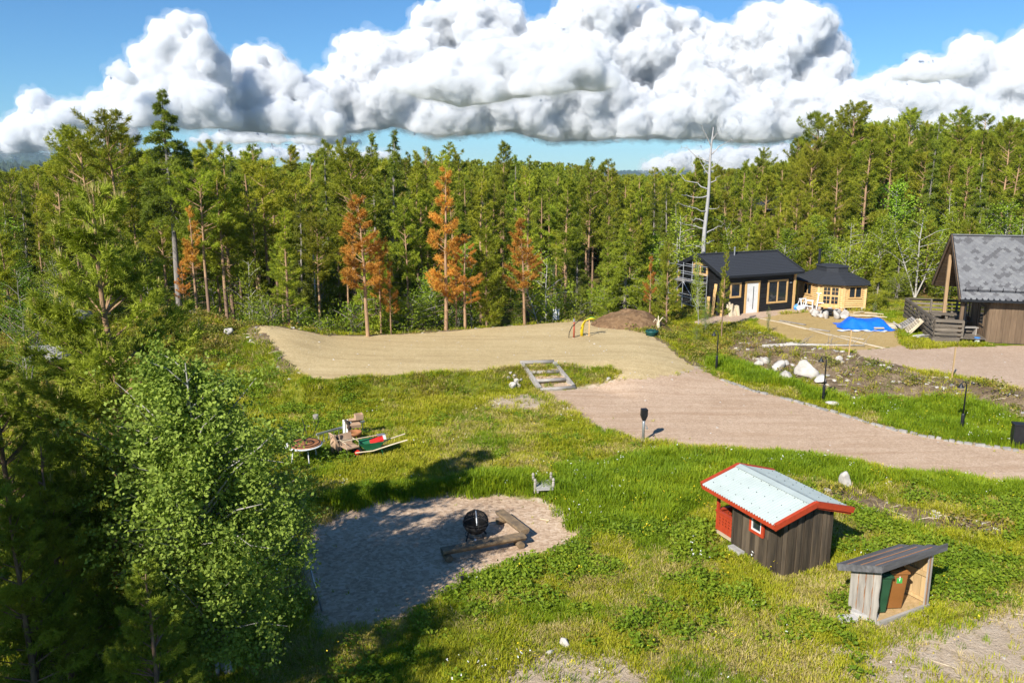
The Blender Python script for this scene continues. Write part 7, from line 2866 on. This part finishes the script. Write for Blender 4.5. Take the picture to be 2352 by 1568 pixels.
cloud('tall towering white cumulus on the left of the sky', [(120, 250), (230, 222), (262, 205), (300, 160), (335, 120), (352, 70), (385, 40), (425, 32), (462, 60), (492, 115), (506, 180), (518, 240), (528, 270)], [(120, 292), (330, 285), (528, 288)], 2600, 25, 1)
cloud('low white cumulus bank at the far left above the hill', [(-80, 300), (0, 292), (50, 262), (68, 214), (95, 215), (130, 238), (190, 236), (250, 262), (300, 290)], [(-80, 340), (120, 345), (300, 330)], 2900, 22, 7, 100)
cloud('small detached cloud puff left of the tall tower', [(252, 165), (262, 145), (278, 138), (296, 160), (306, 185)], [(252, 172), (280, 182), (306, 192)], 2400, 9, 9, 20, (30, 14, 12, 8), 5)
cloud('rounded white cumulus between the tall tower and the great bank', [(524, 235), (536, 160), (568, 114), (615, 108), (655, 140), (690, 175), (730, 195), (775, 270)], [(524, 292), (650, 300), (775, 306)], 2850, 26, 2)
cloud('great bright cumulus bank across the middle of the sky', [(690, 260), (735, 185), (782, 165), (798, 92), (840, 86), (880, 86), (960, 62), (985, 20), (1040, 2), (1130, 0), (1180, 22), (1200, 52), (1230, 60), (1290, 14), (1350, -25), (1500, -12), (1540, 30), (1600, 50), (1660, 72), (1700, 60), (1738, 16), (1790, 26), (1840, 8), (1905, 50), (1890, 95), (1865, 130), (1900, 170), (1940, 190), (1960, 250)], [(690, 300), (820, 298), (900, 282), (1000, 306), (1150, 290), (1280, 318), (1500, 308), (1760, 318), (1960, 300)], 3300, 37, 3, 260, (95, 60, 36, 26))
cloud('grey shaded cumulus in front of the great bank', [(905, 190), (950, 150), (1000, 120), (1080, 95), (1160, 100), (1240, 70), (1330, 85), (1385, 130), (1400, 180)], [(905, 205), (1050, 235), (1200, 215), (1400, 195)], 2500, 24, 4, 70, (60, 34, 22, 16))
cloud('white cumulus bank on the right above the hill wood', [(1915, 250), (1955, 192), (2010, 180), (2050, 168), (2100, 125), (2150, 138), (2190, 132), (2228, 84), (2262, 100), (2310, 105), (2350, 78), (2520, 60)], [(1915, 330), (2200, 345), (2520, 345)], 2900, 29, 5, 180)
cloud('small grey cloud before the right hand bank', [(2050, 175), (2090, 150), (2150, 135), (2205, 140), (2240, 155)], [(2050, 182), (2150, 186), (2240, 172)], 2400, 11, 11, 30, (30, 16, 12, 8), 5)
cloud('low band of small clouds near the horizon in the middle', [(440, 318), (520, 300), (590, 296), (660, 318), (740, 312), (830, 324)], [(440, 326), (600, 326), (830, 332)], 3600, 10, 12, 40, (40, 20, 16, 10), 7)
cloud('pale far cloud bank low over the wood, left of the snag', [(500, 352), (560, 336), (640, 342), (720, 330), (800, 346), (900, 352)], [(500, 362), (700, 364), (900, 362)], 4600, 10, 13, 40, (40, 20, 16, 10), 8)
cloud('pale low cloud bank on the horizon behind the snag', [(1480, 376), (1560, 352), (1640, 345), (1720, 338), (1800, 332), (1860, 345), (1960, 340)], [(1480, 390), (1700, 392), (1960, 380)], 4600, 14, 14, 50, (50, 26, 20, 12), 9)
# ---------------------------------------------------------------- the air: far hills fade to blue
def haze():
    m = bpy.data.materials.new('air')
    m.use_nodes = True
    n = m.node_tree
    n.nodes.clear()
    o = n.nodes.new('ShaderNodeOutputMaterial')
    pv = n.nodes.new('ShaderNodeVolumePrincipled')
    pv.inputs['Color'].default_value = (.5, .72, 1, 1)
    pv.inputs['Density'].default_value = HAZE_D
    n.links.new(pv.outputs[0], o.inputs['Volume'])
    b = MB().box((0, 3900, 90), (17000, 8600, 260))
    h = b.build('haze', m)
    h['kind'] = 'stuff'


HAZE_D = .00006
haze()
bpy.context.view_layer.update()
